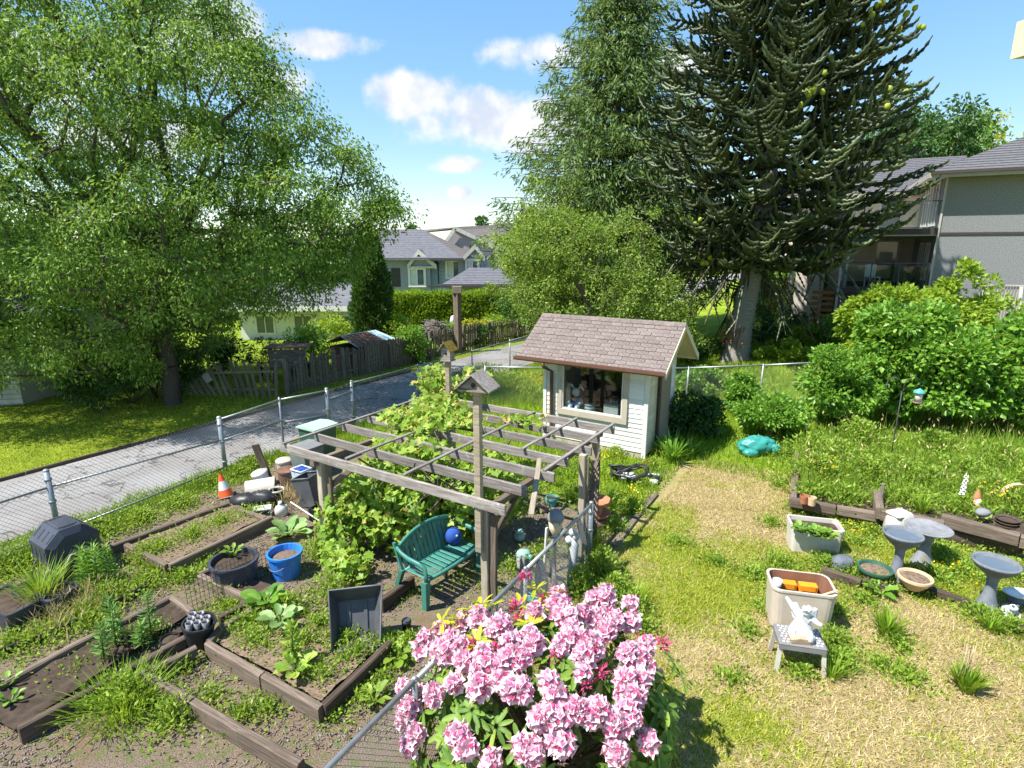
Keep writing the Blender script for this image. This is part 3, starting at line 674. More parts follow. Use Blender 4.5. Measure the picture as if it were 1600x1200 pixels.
MB().prism([(-.06, .02, EV), (-.06, SDp, EV), (-.06, SDp / 2, RG - .12)], (.05, 0, 0)).build('gable_panel', M['cream'], sh)
MB().box((-SW + .06, SDp / 2 + .02, EV / 2 + .04), (.05, SDp - .06, EV - .08)).build('side_wall', M['siding'], sh); MB().box((-SW / 2, SDp, EV / 2), (SW - .04, .05, EV)).build('back_wall', M['siding'], sh)
MB().prism([(-SW + .03, .02, EV), (-SW + .03, SDp, EV), (-SW + .03, SDp / 2, RG - .12)], (.05, 0, 0)).build('gable_panel', M['cream'], sh)
dr = MB().box((.03, 1.10, 1.0), (.04, .78, 1.86), ch=.006).build('door', M['picket_pale'], sh)
MB().box((.06, .66, 1.0), (.03, .03, 1.9)).build('door_edge', M['bark'], dr); MB().tube([(.06, 1.40, .95), (.10, 1.40, .95), (.10, 1.40, 1.07), (.06, 1.40, 1.07)], .008, 6).build('handle', M['dark_metal'], dr)
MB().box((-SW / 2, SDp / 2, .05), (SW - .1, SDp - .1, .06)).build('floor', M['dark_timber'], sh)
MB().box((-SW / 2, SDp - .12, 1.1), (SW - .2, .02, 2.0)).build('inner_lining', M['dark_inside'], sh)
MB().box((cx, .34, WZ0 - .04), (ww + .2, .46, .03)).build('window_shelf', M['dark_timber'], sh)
RX0, RX1, OV = -SW - .62, .42, .30
yr = SDp / 2; run = yr + OV; ez = EV - .02; sl = math.atan2(RG - ez, run); sln = math.hypot(RG - ez, run)
roof = MB()
for sg in (-1, 1):
    y0 = yr - sg * 0; ye = yr + sg * run
    roof.prism([(RX0, yr, RG), (RX0, ye, ez), (RX0, ye, ez - .05), (RX0, yr, RG - .05)], (RX1 - RX0, 0, 0))
roof = roof.build('roof', M['soffit'], sh)
courses = 13; cl = sln / courses; tabw = .258; ntab = int((RX1 - RX0) / tabw); tw = (RX1 - RX0) / ntab
shm = MB().prism([(0, 0, .002), (0, -.016 + .016, .014), (0, cl * 1.18, .012), (0, cl * 1.18, .0)], (tw - .012, 0, 0)).mesh('shingle', M['shingle'])
r2 = random.Random(5); shm2 = MB().prism([(0, 0, .002), (0, 0, .014), (0, cl * 1.18, .012), (0, cl * 1.18, .0)], (tw / 2 - .006, 0, 0)).mesh('shingle', M['shingle'])
for k in range(courses):
    for q in range(ntab + (k % 2)):
        x = RX0 + (q - .5 * (k % 2)) * tw
        f = k * cl / sln; half = x < RX0 - .01 or x + tw > RX1 + .02
        if half: x = max(x, RX0)
        o = link('shingle', shm if not half else shm2, roof); o.location = (x + r2.uniform(-.004, .004), yr - run + run * f + r2.uniform(-.004, .004), ez + (RG - ez) * f + .012 + .004 * (k % 2) + r2.uniform(0, .004)); o.rotation_euler = (sl - .055, 0, r2.uniform(-.006, .006))
for k in range(ntab):
    mbk = ('cap',)
    if mbk not in _bm: _bm[mbk] = MB().prism([(0, -.11, -.068), (0, 0, .012), (0, .11, -.068), (0, .11, -.08), (0, 0, 0), (0, -.11, -.08)], (tw + .02, 0, 0)).mesh('ridge_cap', M['shingle'])
    o = link('ridge_cap', _bm[mbk], roof); o.location = (RX0 + k * tw, yr, RG + .03 + r2.uniform(0, .006)); o.rotation_euler = (0, -.02, 0)
for sg in (-1, 1):
    MB().prism([(RX1 + .002, yr, RG + .02), (RX1 + .002, yr + sg * run, ez + .02), (RX1 + .002, yr + sg * run, ez - .12), (RX1 + .002, yr, RG - .12)], (.025, 0, 0)).build('bargeboard', M['soffit'], roof)
MB().box(((RX0 + RX1) / 2, yr + run + .015, ez - .05), (RX1 - RX0 - .01, .025, .13)).build('fascia', M['soffit'], roof)
gt = MB(); prof = [(-.05, .05), (-.055, -.01), (-.03, -.045), (.03, -.045), (.05, .05), (.043, .05), (.026, -.038), (-.026, -.038), (-.046, -.008), (-.042, .05)]
gt.prism([(RX0 - .01, yr - run - .05 + a, ez + b) for a, b in prof], (RX1 - RX0 + .02, 0, 0)); gt.build('gutter', M['gutter'], sh)
MB().tube([(-SW + .16, yr - run - .05, ez - .04), (-SW + .18, yr - run - .05, ez - .14), (-SW + .24, -.05, ez - .30), (-SW + .25, -.05, .25), (-SW + .20, -.14, .12)], .042, 8).build('downspout', M['gutter'], sh)
# ornaments on the shelf behind the pane: things of their own
def shw(x, y, z): return Cc + A * x + D * y + Vector((0, 0, z))
o = thing('plush_rabbit', 'floppy eared white and blue plush toy behind the shed window', 'toy', shw(-1.86, .22, WZ0 - .02), AZ, world=False)
MB().ball((0, 0, .16), (.15, .11, .17), 14, 10).build('body', M['royal'], o); MB().ball((0, -.02, .40), (.10, .09, .11), 14, 10).build('head', M['white'], o)
for sg, tl in ((-1, .5), (1, 1.1)): MB().tube([(sg * .05, 0, .48), (sg * .12, -.02, .57), (sg * .22, -.03, .56 - .08 * tl)], [.02, .04, .012], 7, sq=.5).build('ear', M['white'], o)
for sg in (-1, 1): MB().tube([(sg * .12, 0, .25), (sg * .18, -.06, .18), (sg * .12, -.12, .14)], [.05, .045, .04], 8).build('arm', M['pale_blue'], o); MB().ball((sg * .09, -.12, .06), (.06, .09, .06), 10, 8).build('foot', M['pale_blue'], o)
MB().ball((0, -.12, .26), (.06, .04, .06), 10, 8).build('chest_patch', M['terracotta'], o)
o = thing('storage_tin', 'pale blue round tin beside the plush toy in the shed', 'tin', shw(-1.50, .24, WZ0 - .02))
mb = MB().lathe([(.001, 0), (.13, 0), (.13, .12), (.001, .12)], 18, shw(-1.50, .24, WZ0 - .02)); mb.build('body', M['pale_blue'], o); MB().lathe([(.135, .12), (.14, .12), (.14, .16), (.001, .17)], 18, shw(-1.50, .24, WZ0 - .02)).build('lid', M['white_old'], o)
o = thing('white_box', 'white box with wire rack behind right side of shed window', 'box', shw(-.92, .22, WZ0 - .02), AZ, world=False)
MB().box((0, 0, .13), (.36, .22, .22), ch=.01).build('carton', M['white'], o)
for k in range(4): MB().tube([(-.12 + .08 * k, 0, .24), (-.13 + .08 * k, .01, .36), (-.05 + .08 * k, .02, .36), (-.06 + .08 * k, 0, .24)], .006, 5).build('wire_hoop', M['white'], o)
o = tag(MB().box(shw(-2.05, .2, WZ0 + .3), (.09, .12, .6), AZ, ch=.005).build('candle_lantern', M['soffit']), 'tall cream lantern at the left end of the shed window', 'lantern')

# ================================================================== pergola
PZ = 1.75; PF = Vector((-.075, 6.10, 0)); pL = 4.1
pg = thing('pergola', 'weathered grey slatted garden pergola overgrown by a grape vine', 'pergola', PF)
def pgp(x, y, z): return PF + A * x + D * y + Vector((0, 0, z))           # x <= 0 along the slat, y along the depth
for k in range(7):
    y = .588 * k + rnd.uniform(-.02, .02); e = rnd.uniform(-.10, .04); zt = PZ + rnd.uniform(-.012, .012)
    beam('slat', pg, pgp(-pL + rnd.uniform(-.08, .05), y, zt - .07), pgp(e if k else 0, y, zt - .07 + rnd.uniform(-.01, .01)), .042, .14, M['old_wood'])
def batten(x, y0, y1, dz=0): beam('batten', pg, pgp(x, y0, PZ + .016 + dz), pgp(x + rnd.uniform(-.03, .03), y1, PZ + .016 + dz), .055, .028, M['old_wood'])
batten(-pL + .06, -.05, 3.55); batten(-2.72, .02, 3.3); batten(-1.62, .02, 3.5, .002); batten(-.12, 1.15, 3.6); batten(-.80, 1.7, 3.55)
beam('loose_batten', pg, pgp(-.36, 1.45, PZ + .03), pgp(.26, .15, PZ - .12), .07, .02, M['picket_pale'])
for x in (-3.42, -.34):
    beam('cross_beam', pg, pgp(x, -.02 if x < -1 else .10, PZ - .19), pgp(x, 3.6, PZ - .19), .09, .09, M['timber'])
for (x, y) in ((-3.40, .12), (-.38, .13), (-3.40, 3.3), (-.30, 3.3)):
    beam('post', pg, pgp(x, y, -.1), pgp(x, y, PZ - .14 if y < 1 else PZ - .13), .105, .105, M['post_wood'], up=A)
# the visible front posts: second board beside each
beam('post', pg, pgp(-.27, .15, -.1), pgp(-.27, .15, PZ - .25), .05, .09, M['timber'], up=A)
beam('post', pg, pgp(-3.28, .16, -.1), pgp(-3.28, .16, PZ - .16), .05, .09, M['timber'], up=A)
beam('post', pg, pgp(.02, 2.1, -.1), pgp(.02, 2.1, PZ - .04), .10, .10, M['post_wood'], up=A)
beam('post', pg, pgp(-3.9, 3.5, -.1), pgp(-3.9, 3.5, PZ - .05), .09, .09, M['timber'], up=A)
beam('brace', pg, pgp(-.36, .22, 1.05), pgp(-.36, .95, PZ - .2), .05, .09, M['dark_timber']); beam('brace', pg, pgp(-3.38, .22, 1.1), pgp(-2.75, .22, PZ - .16), .05, .09, M['timber'])
# lattice on the right post
lt = thing('lattice_panel', 'narrow diamond trellis panel fixed beside the right pergola post', 'trellis', pgp(.12, 2.12, 0))
for k in range(-4, 18):
    for sg in (1, -1):
        a0 = k * .105; pts = []
        y0, z0, y1, z1 = (0, a0, .38, a0 + .38) if sg > 0 else (.38, a0, 0, a0 + .38)
        if z0 < 0 or z1 > PZ - .05: continue
        beam('lath', lt, pgp(.11 + .006 * sg, 2.1 + y0, z0 + .02), pgp(.11 + .006 * sg, 2.1 + y1, z1 + .02), .007, .028, M['timber'], ch=.001, up=A)
beam('frame_rail', lt, pgp(.11, 2.1, 0), pgp(.11, 2.1, PZ - .05), .03, .025, M['timber'], up=A); beam('frame_rail', lt, pgp(.11, 2.49, 0), pgp(.11, 2.49, PZ - .05), .03, .025, M['timber'], up=A)
# ---- bird houses on poles
def birdhouse(label, base, ztop, zpole0, w, dpt, hbox, rz, poleR, roofpitch, mossy=False, overh=.08):
    o = thing('birdhouse', label, 'birdhouse', (base[0], base[1], zpole0), rz, world=False); zb = ztop - zpole0
    h = hbox; rise = w / 2 * math.tan(roofpitch); zb0 = zb - rise - h
    beam_ = MB().box((0, 0, zb0 / 2), (poleR, poleR, zb0), ch=.006).build('pole', M['picket_pale'], o)
    MB().prism([(-w / 2, -dpt / 2, zb0), (w / 2, -dpt / 2, zb0), (w / 2, -dpt / 2, zb0 + h), (0, -dpt / 2, zb0 + h + rise), (-w / 2, -dpt / 2, zb0 + h)], (0, dpt, 0)).build('box', M['old_wood'], o)
    MB().lathe([(.001, 0), (.028, 0), (.028, .012), (.001, .012)], 12, (0, -dpt / 2 - .003, zb0 + h * .55 + rise * .3), rot=Matrix.Rotation(R(90), 3, 'X')).build('entry_hole', M['dark_inside'], o)
    MB().box((0, 0, zb0 - .012), (w * 1.15, dpt * 1.2, .022)).build('floor_board', M['old_wood'], o)
    L = w / 2 / math.cos(roofpitch) + overh
    for sg in (-1, 1):
        q = MB(); dx = math.cos(roofpitch) * L * sg; dz = -math.sin(roofpitch) * L; zt = zb0 + h + rise + .014
        q.prism([(0, -dpt / 2 - .06, zt), (dx, -dpt / 2 - .06, zt + dz), (dx, -dpt / 2 - .06, zt + dz + .018), (0, -dpt / 2 - .06, zt + .022)], (0, dpt + .12, 0)); q.build('roof_board', M['old_wood'] if not (mossy and sg > 0) else M['moss'], o)
    return o
birdhouse('wide roofed grey birdhouse on the pole at the front pergola post', pgp(-.42, .05, 0), 3.27, 1.0, .34, .20, .02, R(-22), .085, R(40), overh=.07)
birdhouse('steep roofed grey birdhouse with mossy roof beyond the pergola', at(701, 600, 10.3), 2.98, 0, .19, .17, .20, R(-24), .09, R(50), True, .07)

# ================================================================== tall post by the lane
p = bp(716, 549, 25.4)
o = thing('timber_post', 'tall square timber post with cap standing by the picket fence', 'post', p)
beam('shaft', o, p, p + Vector((0, 0, 2.95 - p.z)), .27, .27, M['timber'], up=A); beam('cap', o, p + Vector((-.2, 0, 2.86 - p.z)), p + Vector((.22, 0, 2.86 - p.z)), .36, .3, M['picket_pale'])

# ================================================================== picket fence
TPK = -15.75
pf = thing('picket_fence', 'old brown picket fence along the far side of the lane', 'fence', pt(TPK, 11.5))
pk_m = [MB().prism([(-.045, 0, 0), (.045, 0, 0), (.045, 0, h_ - .05), (.018, 0, h_), (-.018, 0, h_), (-.045, 0, h_ - .05)], (0, .02, 0)).mesh('picket', M['picket']) for h_ in (1.12, 1.17, 1.20, 1.08)]
r3 = random.Random(11); s = 11.3; n = 0
while s < 31 and n < 150:
    w_ = .135 if s < 22 else .16
    p = pt(TPK + r3.uniform(-.015, .015), s); p.z = H(p.x, p.y) - .02
    if not 14.4 < s < 17.1 or True:
        o = link('picket', pk_m[r3.randrange(4)], pf); o.location = p - Vector(pf.location); o.rotation_euler = (r3.uniform(-.03, .03), r3.uniform(-.06, .06), DZ + r3.uniform(-.08, .08)); o.scale = (r3.uniform(.85, 1.15), 1, r3.uniform(.95, 1.05))
    if 14.6 < s < 17.0:                          # the stretch in front of the little hut is close boarded
        o = link('picket', pk_m[1], pf); p2 = pt(TPK + .03, s + w_ / 2); p2.z = H(p2.x, p2.y); o.location = p2 - Vector(pf.location); o.rotation_euler = (0, 0, DZ); o.scale = (1.2, 1, 1.02)
    s += w_; n += 1
for zz in (.3, .92):
    for k in range(6):
        a = pt(TPK - .03, 11.2 + 3.3 * k); b = pt(TPK - .03, 11.2 + 3.3 * (k + 1)); a.z = H(a.x, a.y) + zz; b.z = H(b.x, b.y) + zz; beam('rail', pf, a, b, .04, .08, M['picket'])
for k in range(9):
    a = pt(TPK + .06, 11.2 + 2.4 * k); a.z = H(a.x, a.y) - .05; beam('fence_post', pf, a, a + Vector((0, 0, 1.25)), .10, .10, M['picket'], up=A)
# the leaning stretch at its left end
P1 = g(432, 622); P0 = g(300, 617)
lf = thing('leaning_fence', 'collapsing picket fence stretch leaning left beside the cherry trunk', 'fence', P0)
L0 = P1 - P0; n = 15
for k in range(n):
    f = k / (n - 1); b = P0.lerp(P1, f); lean = -.75 * (1 - f) ** 1.1 + r3.uniform(-.08, .08); h_ = 1.16 + r3.uniform(-.06, .06)
    tp = b + Vector((math.sin(lean) * h_, .12 + r3.uniform(0, .1), math.cos(lean) * h_)); beam('picket', lf, b, tp, .095, .02, M['picket_pale'] if k < 7 else M['picket'], up=(0, 1, 0))
for zz in (.25, .85): beam('rail', lf, P0 + Vector((-.75 * zz, .12, zz * .8)), P1 + Vector((0, .08, zz)), .04, .06, M['picket_pale'])
beam('fallen_rail', lf, g(322, 612, .05), at(285, 578, P0.y - .1), .05, .05, M['picket_pale'])
beam('paper_notice', lf, at(318, 583, P0.y - .12), at(328, 596, P0.y - .12), .26, .01, M['white_old'], up=(0, 1, .2))
# ================================================================== house on the right
HA = Vector((.883, -.469, 0)); HK = Vector((17.06, 23.4, 0)); HZ = math.atan2(HA.y, HA.x)
ho = thing('house', 'two storey grey stucco house with glass balconies on the right', 'house', HK, HZ, world=False)
mw = MB().box((5.5, 4.5, 4.1), (11, 9, 6.6)).build('main_wall', M['stucco'], ho)
MB().box((5.5, -.012, 5.22), (11.06, .05, .09)).build('belt_trim', M['dark_trim'], mw)
MB().box((0.02, -.016, 4.1), (.07, .07, 6.5)).build('corner_trim', M['house_trim'], mw)
wl = MB().box((-3.2, 9, 4.0), (6.4, 6, 6.4)).build('wing_wall', M['stucco_tan'], ho)
MB().box((-4.35, 3.6, 2.3), (1.2, 4.4, 2.6)).build('side_wall', M['stucco_tan'], ho)
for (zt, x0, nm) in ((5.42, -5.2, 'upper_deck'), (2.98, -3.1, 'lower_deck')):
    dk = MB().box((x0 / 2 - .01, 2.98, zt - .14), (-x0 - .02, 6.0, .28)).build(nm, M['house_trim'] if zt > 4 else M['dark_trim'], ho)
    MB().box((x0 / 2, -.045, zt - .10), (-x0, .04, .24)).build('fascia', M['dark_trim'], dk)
    n = 4 if zt > 4 else 3; w = -x0 / n
    for k in range(n + 1):
        x = -.08 - k * (-x0 - .12) / n
        MB().box((x, .03, zt + .52), (.05, .05, 1.06)).build('railing_post', M['dark_metal'], dk)
        if k < n: MB().box((x - (-x0 - .12) / n / 2, .03, zt + .52), ((-x0 - .12) / n - .07, .012, .92)).build('glass_panel', M['rail_glass'], dk)
    MB().box((x0 / 2, .03, zt + 1.07), (-x0 - .02, .06, .045)).build('hand_rail', M['dark_metal'], dk)
    MB().box((x0 / 2, .03, zt + .05), (-x0 - .02, .04, .03)).build('foot_rail', M['dark_metal'], dk)
MB().tube([(-3.0, .35, 1), (-3.0, .35, 5.2)], .09, 8).build('deck_post', M['house_trim'], ho); MB().tube([(-5.1, .35, 1), (-5.1, .35, 5.2)], .09, 8).build('deck_post', M['house_trim'], ho)
def window(par, c, w, h, axis, mats=('white', 'curtain'), nm='window', bars=1):
    x, y, z = c; mb = MB()
    def bx(dx, dz, sx, sz, d=.06, oy=0.0):
        return ((x + dx, y - .02 + oy, z + dz), (sx, d, sz)) if axis == 'x' else ((x - .02 + oy, y + dx, z + dz), (d, sx, sz))
    for (dx, dz, sx, sz) in ((0, h / 2, w + .1, .09), (0, -h / 2, w + .1, .09), (w / 2, 0, .09, h - .09), (-w / 2, 0, .09, h - .09)): mb.box(*bx(dx, dz, sx, sz))
    for k in range(bars): mb.box(*bx(-w / 2 + w * (k + 1) / (bars + 1), 0, .05, h - .09, .05))
    o = mb.build(nm, M[mats[0]], par); MB().box(*bx(0, 0, w - .02, h - .02, .02, .012)).build('pane', M['win_far'], o); return o
t = NT('far window pane'); M['win_far'] = t.fin((.09, .11, .13), .08, .6)
window(ho, (0, 1.7, 6.45), 1.5, 1.7, 'y'); window(ho, (0, 3.9, 6.45), 1.4, 1.7, 'y'); window(ho, (0, 1.6, 4.1), .9, 1.5, 'y'); window(ho, (0, 3.2, 4.1), .9, 1.5, 'y')
d_ = window(ho, (-1.1, 5.99, 4.0), .95, 2.0, 'x', nm='balcony_door', bars=0); MB().box((-1.1, 5.955, 3.8), (.55, .02, 1.3)).build('door_glass', M['curtain'], d_)
window(ho, (-3.6, 5.99, 6.5), 1.5, 1.4, 'x'); window(ho, (-1.2, 5.99, 6.4), .9, 1.9, 'x', nm='balcony_door', bars=0)
# hip roof of the main block and gable of the wing
def slab(poly, th=.12): return MB().prism(poly, (0, 0, th))
E = 7.42; o0 = .62; x0, x1, y0, y1 = -o0, 11 + o0, -o0, 9 + o0; rz_ = E + 2.5
rf = MB(); A_, B_, C_, D_ = (x0, y0, E), (x1, y0, E), (x1, y1, E), (x0, y1, E); r0, r1 = (5.0, 4.5, rz_), (6.0, 4.5, rz_)
for poly in ([A_, B_, r1, r0], [B_, C_, r1], [C_, D_, r0, r1], [D_, A_, r0]): rf.prism(poly, (0, 0, .10))
rf = rf.build('roof', M['slate'], ho)
sm_ = MB(); sm_.box((5.5, -o0 / 2, E - .03), (11 + 2 * o0, o0, .04)); sm_.box((-o0 / 2, 4.5, E - .034), (o0, 9, .04)); sm_.build('soffit', M['soffit'], rf)
fa = MB(); fa.box((5.5, y0 - .02, E - .01), (11 + 2 * o0, .04, .22)); fa.box((x0 - .02, 4.5, E - .012), (.04, 9 + 2 * o0, .22)); fa.build('fascia', M['house_trim'], rf)
MB().box((5.5, y0 - .08, E + .07), (11 + 2 * o0, .10, .11)).build('gutter', M['dark_trim'], rf)
wr_ = MB(); wr_.prism([(-7.2, 5.3, 7.2), (2, 5.3, 7.2), (2, 9.5, 9.15), (-5.6, 9.5, 9.15)], (0, 0, .1)); wr_.prism([(-7.2, 13.5, 7.2), (-7.2, 5.3, 7.2), (-5.6, 9.5, 9.15)], (0, 0, .1)); wr_ = wr_.build('wing_roof', M['slate'], ho)
MB().box((-3.3, 5.28, 7.14), (7.8, .05, .22)).build('fascia', M['house_trim'], wr_); MB().box((-3.3, 5.65, 7.08), (7.6, .66, .04)).build('soffit', M['soffit'], wr_)
rng = np.random.default_rng(8)
# roof shingles courses that read from here: joined strips
def strips(par, a, b, c, d, n, m):           # quad a-b (eave) to d-c (ridge)
    a, b, c, d = (Vector(q) for q in (a, b, c, d)); mb = MB(); nrml = (b - a).cross(d - a).normalized()
    for k in range(n):
        f0 = k / n; f1 = (k + 1.15) / n; p = a.lerp(d, f0); q = b.lerp(c, f0); r_ = b.lerp(c, min(1, f1)); s_ = a.lerp(d, min(1, f1))
        mb.add([p + nrml * .035, q + nrml * .035, r_ + nrml * .012, s_ + nrml * .012, p, q], [(0, 1, 2, 3), (4, 5, 1, 0)])
    mb.build('shingle_courses', m, par, 'stuff')
up = Vector((0, 0, .10))
strips(rf, Vector(A_) + up, Vector(B_) + up, Vector(r1) + up, Vector(r0) + up, 22, M['slate']); strips(rf, Vector(D_) + up, Vector(A_) + up, Vector(r0) + up, Vector(r0) + up, 22, M['slate'])
strips(wr_, (-7.2, 5.3, 7.3), (2, 5.3, 7.3), (2, 9.5, 9.25), (-5.6, 9.5, 9.25), 18, M['slate'])
tag(o := MB().box((0, 0, 0), (.34, .22, .16), ch=.02).build('wall_lamp', M['white'], ho)); o.location = (1.30 + 2.75, -.12, 4.86)
fx = MB().tube([(.42, 0, 3.15), (.42, -.2, 3.2)], .03, 6).build('flood_light', M['white'], ho); MB().ball((.30, -.24, 3.17), .09, 10, 6).build('lamp_head', M['white'], fx); MB().ball((.54, -.24, 3.17), .09, 10, 6).build('lamp_head', M['white'], fx)
st = MB()
for k in range(6): st.box((-3.75, -.05 + .02 * k, 1.5 + .25 * k), (.85, .28, .13))
st.build('deck_stairs', M['splinter'], ho); MB().box((-3.2, -.1, 2.4), (.10, .12, 3.0)).build('stair_post', M['house_trim'], ho)
# garden chairs on the balcony, a slatted screen by the wall
o = thing('balcony_chair', 'white garden chair behind the lower balcony glass', 'chair', HK + HA * -1.9 + Vector((.469, .883, 0)) * 1.2 + Vector((0, 0, 2.98)), HZ + .4, world=False)
MB().box((0, 0, .43), (.5, .48, .04), ch=.01).build('seat', M['white'], o); MB().box((0, .24, .7), (.48, .04, .55), ch=.01).build('backrest', M['white'], o)
for a in (-1, 1):
    for b in (-1, 1): MB().box((a * .21, b * .2, .205), (.04, .04, .41)).build('leg', M['white'], o)
o2 = dup(o, HK + HA * -.55 + Vector((.469, .883, 0)) * .9 + Vector((0, 0, 2.98)), HZ - .5, 'dark garden chair at the right end of the lower balcony')
for c in o2.children: c.data = c.data.copy(); c.data.materials[0] = M['dark_metal']
def hl(x, y, z): return HK + HA * x + Vector((.469, .883, 0)) * y + Vector((0, 0, z))
o = thing('privacy_screen', 'slatted taupe screen with white post leaning against the stucco wall', 'screen', hl(2.0, -.9, 1.4))
for k in range(14): beam('slat', o, hl(1.55 + .085 * k, -.8, 1.5), hl(1.55 + .085 * k, -.75, 3.25), .07, .025, M['house_trim'], up=HA)
beam('post', o, hl(2.85, -.9, 1.3), hl(2.72, -.85, 3.25), .16, .10, M['white'], up=HA); beam('top_rail', o, hl(1.5, -.8, 3.28), hl(5.6, -.8, 3.30), .08, .06, M['house_trim'])
for k in range(10): beam('baluster', o, hl(3.1 + .26 * k, -.8, 1.5), hl(3.1 + .26 * k, -.8, 3.26), .05, .05, M['house_trim'], up=HA)
beam('lower_rail', o, hl(2.9, -.84, 1.75), hl(5.7, -.84, 1.7), .06, .12, M['house_trim'])
o = thing('carport_roof', 'low dark sheet roof edge in front of the grey house', 'roof', hl(.6, -2.4, 1.3))
mb = MB(); mb.prism([hl(-.6, -2.4, 2.05), hl(1.5, -2.2, 2.0), hl(1.5, -1.2, 2.25), hl(-.6, -1.4, 2.28)], (0, 0, .05)); mb.build('sheet', M['bin_grey'], o)
for x in (-.5, 1.4): beam('support', o, hl(x, -2.2, 1.0), hl(x, -2.2, 2.06), .08, .08, M['house_trim'], up=HA)

# our own eave corner, top right
o = thing('eave_corner', 'cream roof eave corner jutting in at the top right', 'eave', at(1580, 93, 3.0))
e = at(1578, 93, 3.0); MB().prism([e, e + Vector((.71, -2.9, 0)), e + Vector((6, -2.9, 0)), e + Vector((6, -1.48, 0))], (0, 0, .16)).build('soffit', M['soffit'], o)

# ================================================================== townhouses behind the hedge
def hbox(o, nm, x0, x1, y0, y1, z0, z1, m): return MB().box(((x0 + x1) / 2, (y0 + y1) / 2, (z0 + z1) / 2), (x1 - x0, y1 - y0, z1 - z0)).build(nm, M[m], o)
def px(u, v, Y): return at(u, v, Y)
def lap(o, a, b, z0, z1, Y, m, n):
    mb = MB()
    for k in range(n): zz = z0 + (z1 - z0) * k / n; mb.box(((a + b) / 2, Y - .02, zz + (z1 - z0) / n * .45), (b - a, .05, (z1 - z0) / n * .82))
    mb.build('siding_courses', M[m], o, 'stuff')
def gable(o, xa, xb, zb, xp, zp, Y, dep, wm_, rm):
    MB().prism([(xa, Y, zb), (xb, Y, zb), (xp, Y, zp)], (0, .1, 0)).build('gable_wall', M[wm_], o)
    ov = .28; f = 1.12
    l = Vector((xp + (xa - xp) * f, Y - ov, zp + (zb - zp) * f)); r_ = Vector((xp + (xb - xp) * f, Y - ov, zp + (zb - zp) * f)); pk = Vector((xp, Y - ov, zp))
    rr = MB()
    for q in (l, r_): rr.prism([pk + Vector((0, 0, .12)), q + Vector((0, 0, .12)), q + Vector((0, 0, .30)), pk + Vector((0, 0, .30))], (0, dep, 0))
    rr = rr.build('gable_roof', M[rm], o)
    for q in (l, r_): MB().prism([pk + Vector((0, -.05, -.12)), q + Vector((0, -.05, -.12)), q + Vector((0, -.05, .30)), pk + Vector((0, -.05, .30))], (0, .08, 0)).build('bargeboard', M['white_old'], rr)
def win2(o, c, w, h, m='white'):
    mb = MB(); x, y, z = c
    for (dx, dz, sx, sz) in ((0, h / 2 + .1, w + .4, .2), (0, -h / 2 - .1, w + .4, .2), (w / 2 + .1, 0, .2, h), (-w / 2 - .1, 0, .2, h)): mb.box((x + dx, y - .05, z + dz), (sx, .12, sz))
    mb.box((x, y - .06, z), (.09, .08, h)); q = mb.build('window', M[m], o); MB().box((x - w * .25, y - .03, z), (w * .5 - .05, .04, h)).build('pane', M['curtain'], q); MB().box((x + w * .25, y - .03, z), (w * .5 - .05, .04, h)).build('pane', M['win_far'], q)
Y = 50
def X(u, v=420, Y_=50): return at(u, v, Y_).x
def Zv(v, Y_=50, u=700): return at(u, v, Y_).z
th = thing('townhouse', 'grey lilac townhouse with blue bay and two small white edged gables', 'house', (X(640), 55, -2.2))
hbox(th, 'wall', X(560), X(672), 50, 62, -2.4, Zv(405), 'lilac_siding'); bw = hbox(th, 'bay_wall', X(672), X(722), 50.6, 62, -2.4, Zv(405), 'blue_siding'); lap(bw, X(673), X(700), -1, Zv(406), 50.6, 'blue_siding', 14)
hbox(th, 'wall', X(716), X(762), 50.3, 60, -2.4, Zv(404), 'lilac_siding')
hbox(th, 'porch_recess', X(611), X(625), 49.96, 50.2, Zv(448), Zv(419), 'dark_trim')
ze, zr = Zv(406), Zv(361, 57); mr_ = MB(); mr_.prism([(X(545), 49.3, ze), (X(724), 49.3, ze), (X(660, 361, 57), 57, zr), (X(560, 361, 57), 57, zr)], (0, 0, .15)); mr_ = mr_.build('roof', M['th_roof'], th)
strips(mr_, (X(545), 49.3, ze + .15), (X(724), 49.3, ze + .15), (X(660, 361, 57), 57, zr + .15), (X(560, 361, 57), 57, zr + .15), 16, M['th_roof'])
MB().prism([(X(724), 49.3, ze), (X(735), 62, ze), (X(660, 361, 57), 57, zr)], (0, 0, .16)).build('roof_side', M['th_roof_brown'], th)
gable(th, X(640), X(680), Zv(416), X(656), Zv(395), 49.9, 5, 'lilac_siding', 'th_roof'); hbox(th, 'gable_trim', X(638), X(682), 49.72, 49.95, Zv(419), Zv(416), 'white_old')
gable(th, X(726), X(756), Zv(404), X(743), Zv(387), 50.1, 6, 'lilac_siding', 'th_roof'); hbox(th, 'gable_trim', X(727), X(754), 49.9, 50.15, Zv(407), Zv(404), 'white_old')
win2(th, (X(651.5), 49.95, Zv(433)), 1.15, 1.3); win2(th, (X(707), 50.5, Zv(421)), .95, 1.3); win2(th, (X(738), 50.2, Zv(415)), .85, .7)
MB().tube([(X(681), 50.4, Zv(407)), (X(684), 50.3, Zv(411)), (X(684), 50.3, Zv(444))], .07, 6).build('downspout', M['dark_trim'], th); MB().box((X(700), 49.2, Zv(406)), (X(724) - X(672), .12, .14)).build('gutter', M['dark_trim'], th)
for (u, v) in ((630, 364), (613, 366)): q = at(u, v, 56); MB().box(q, (.35, .3, .25)).build('roof_vent', M['dark_trim'], mr_)
ga = thing('garage', 'low garage with grey shingle hip roof behind the hedge', 'garage', (at(745, 450, 43).x, 44, -1.6))
q = [at(691, 447, 42), at(806, 455, 42), at(806, 423, 46), at(734, 421, 46)]; z1 = q[0].z
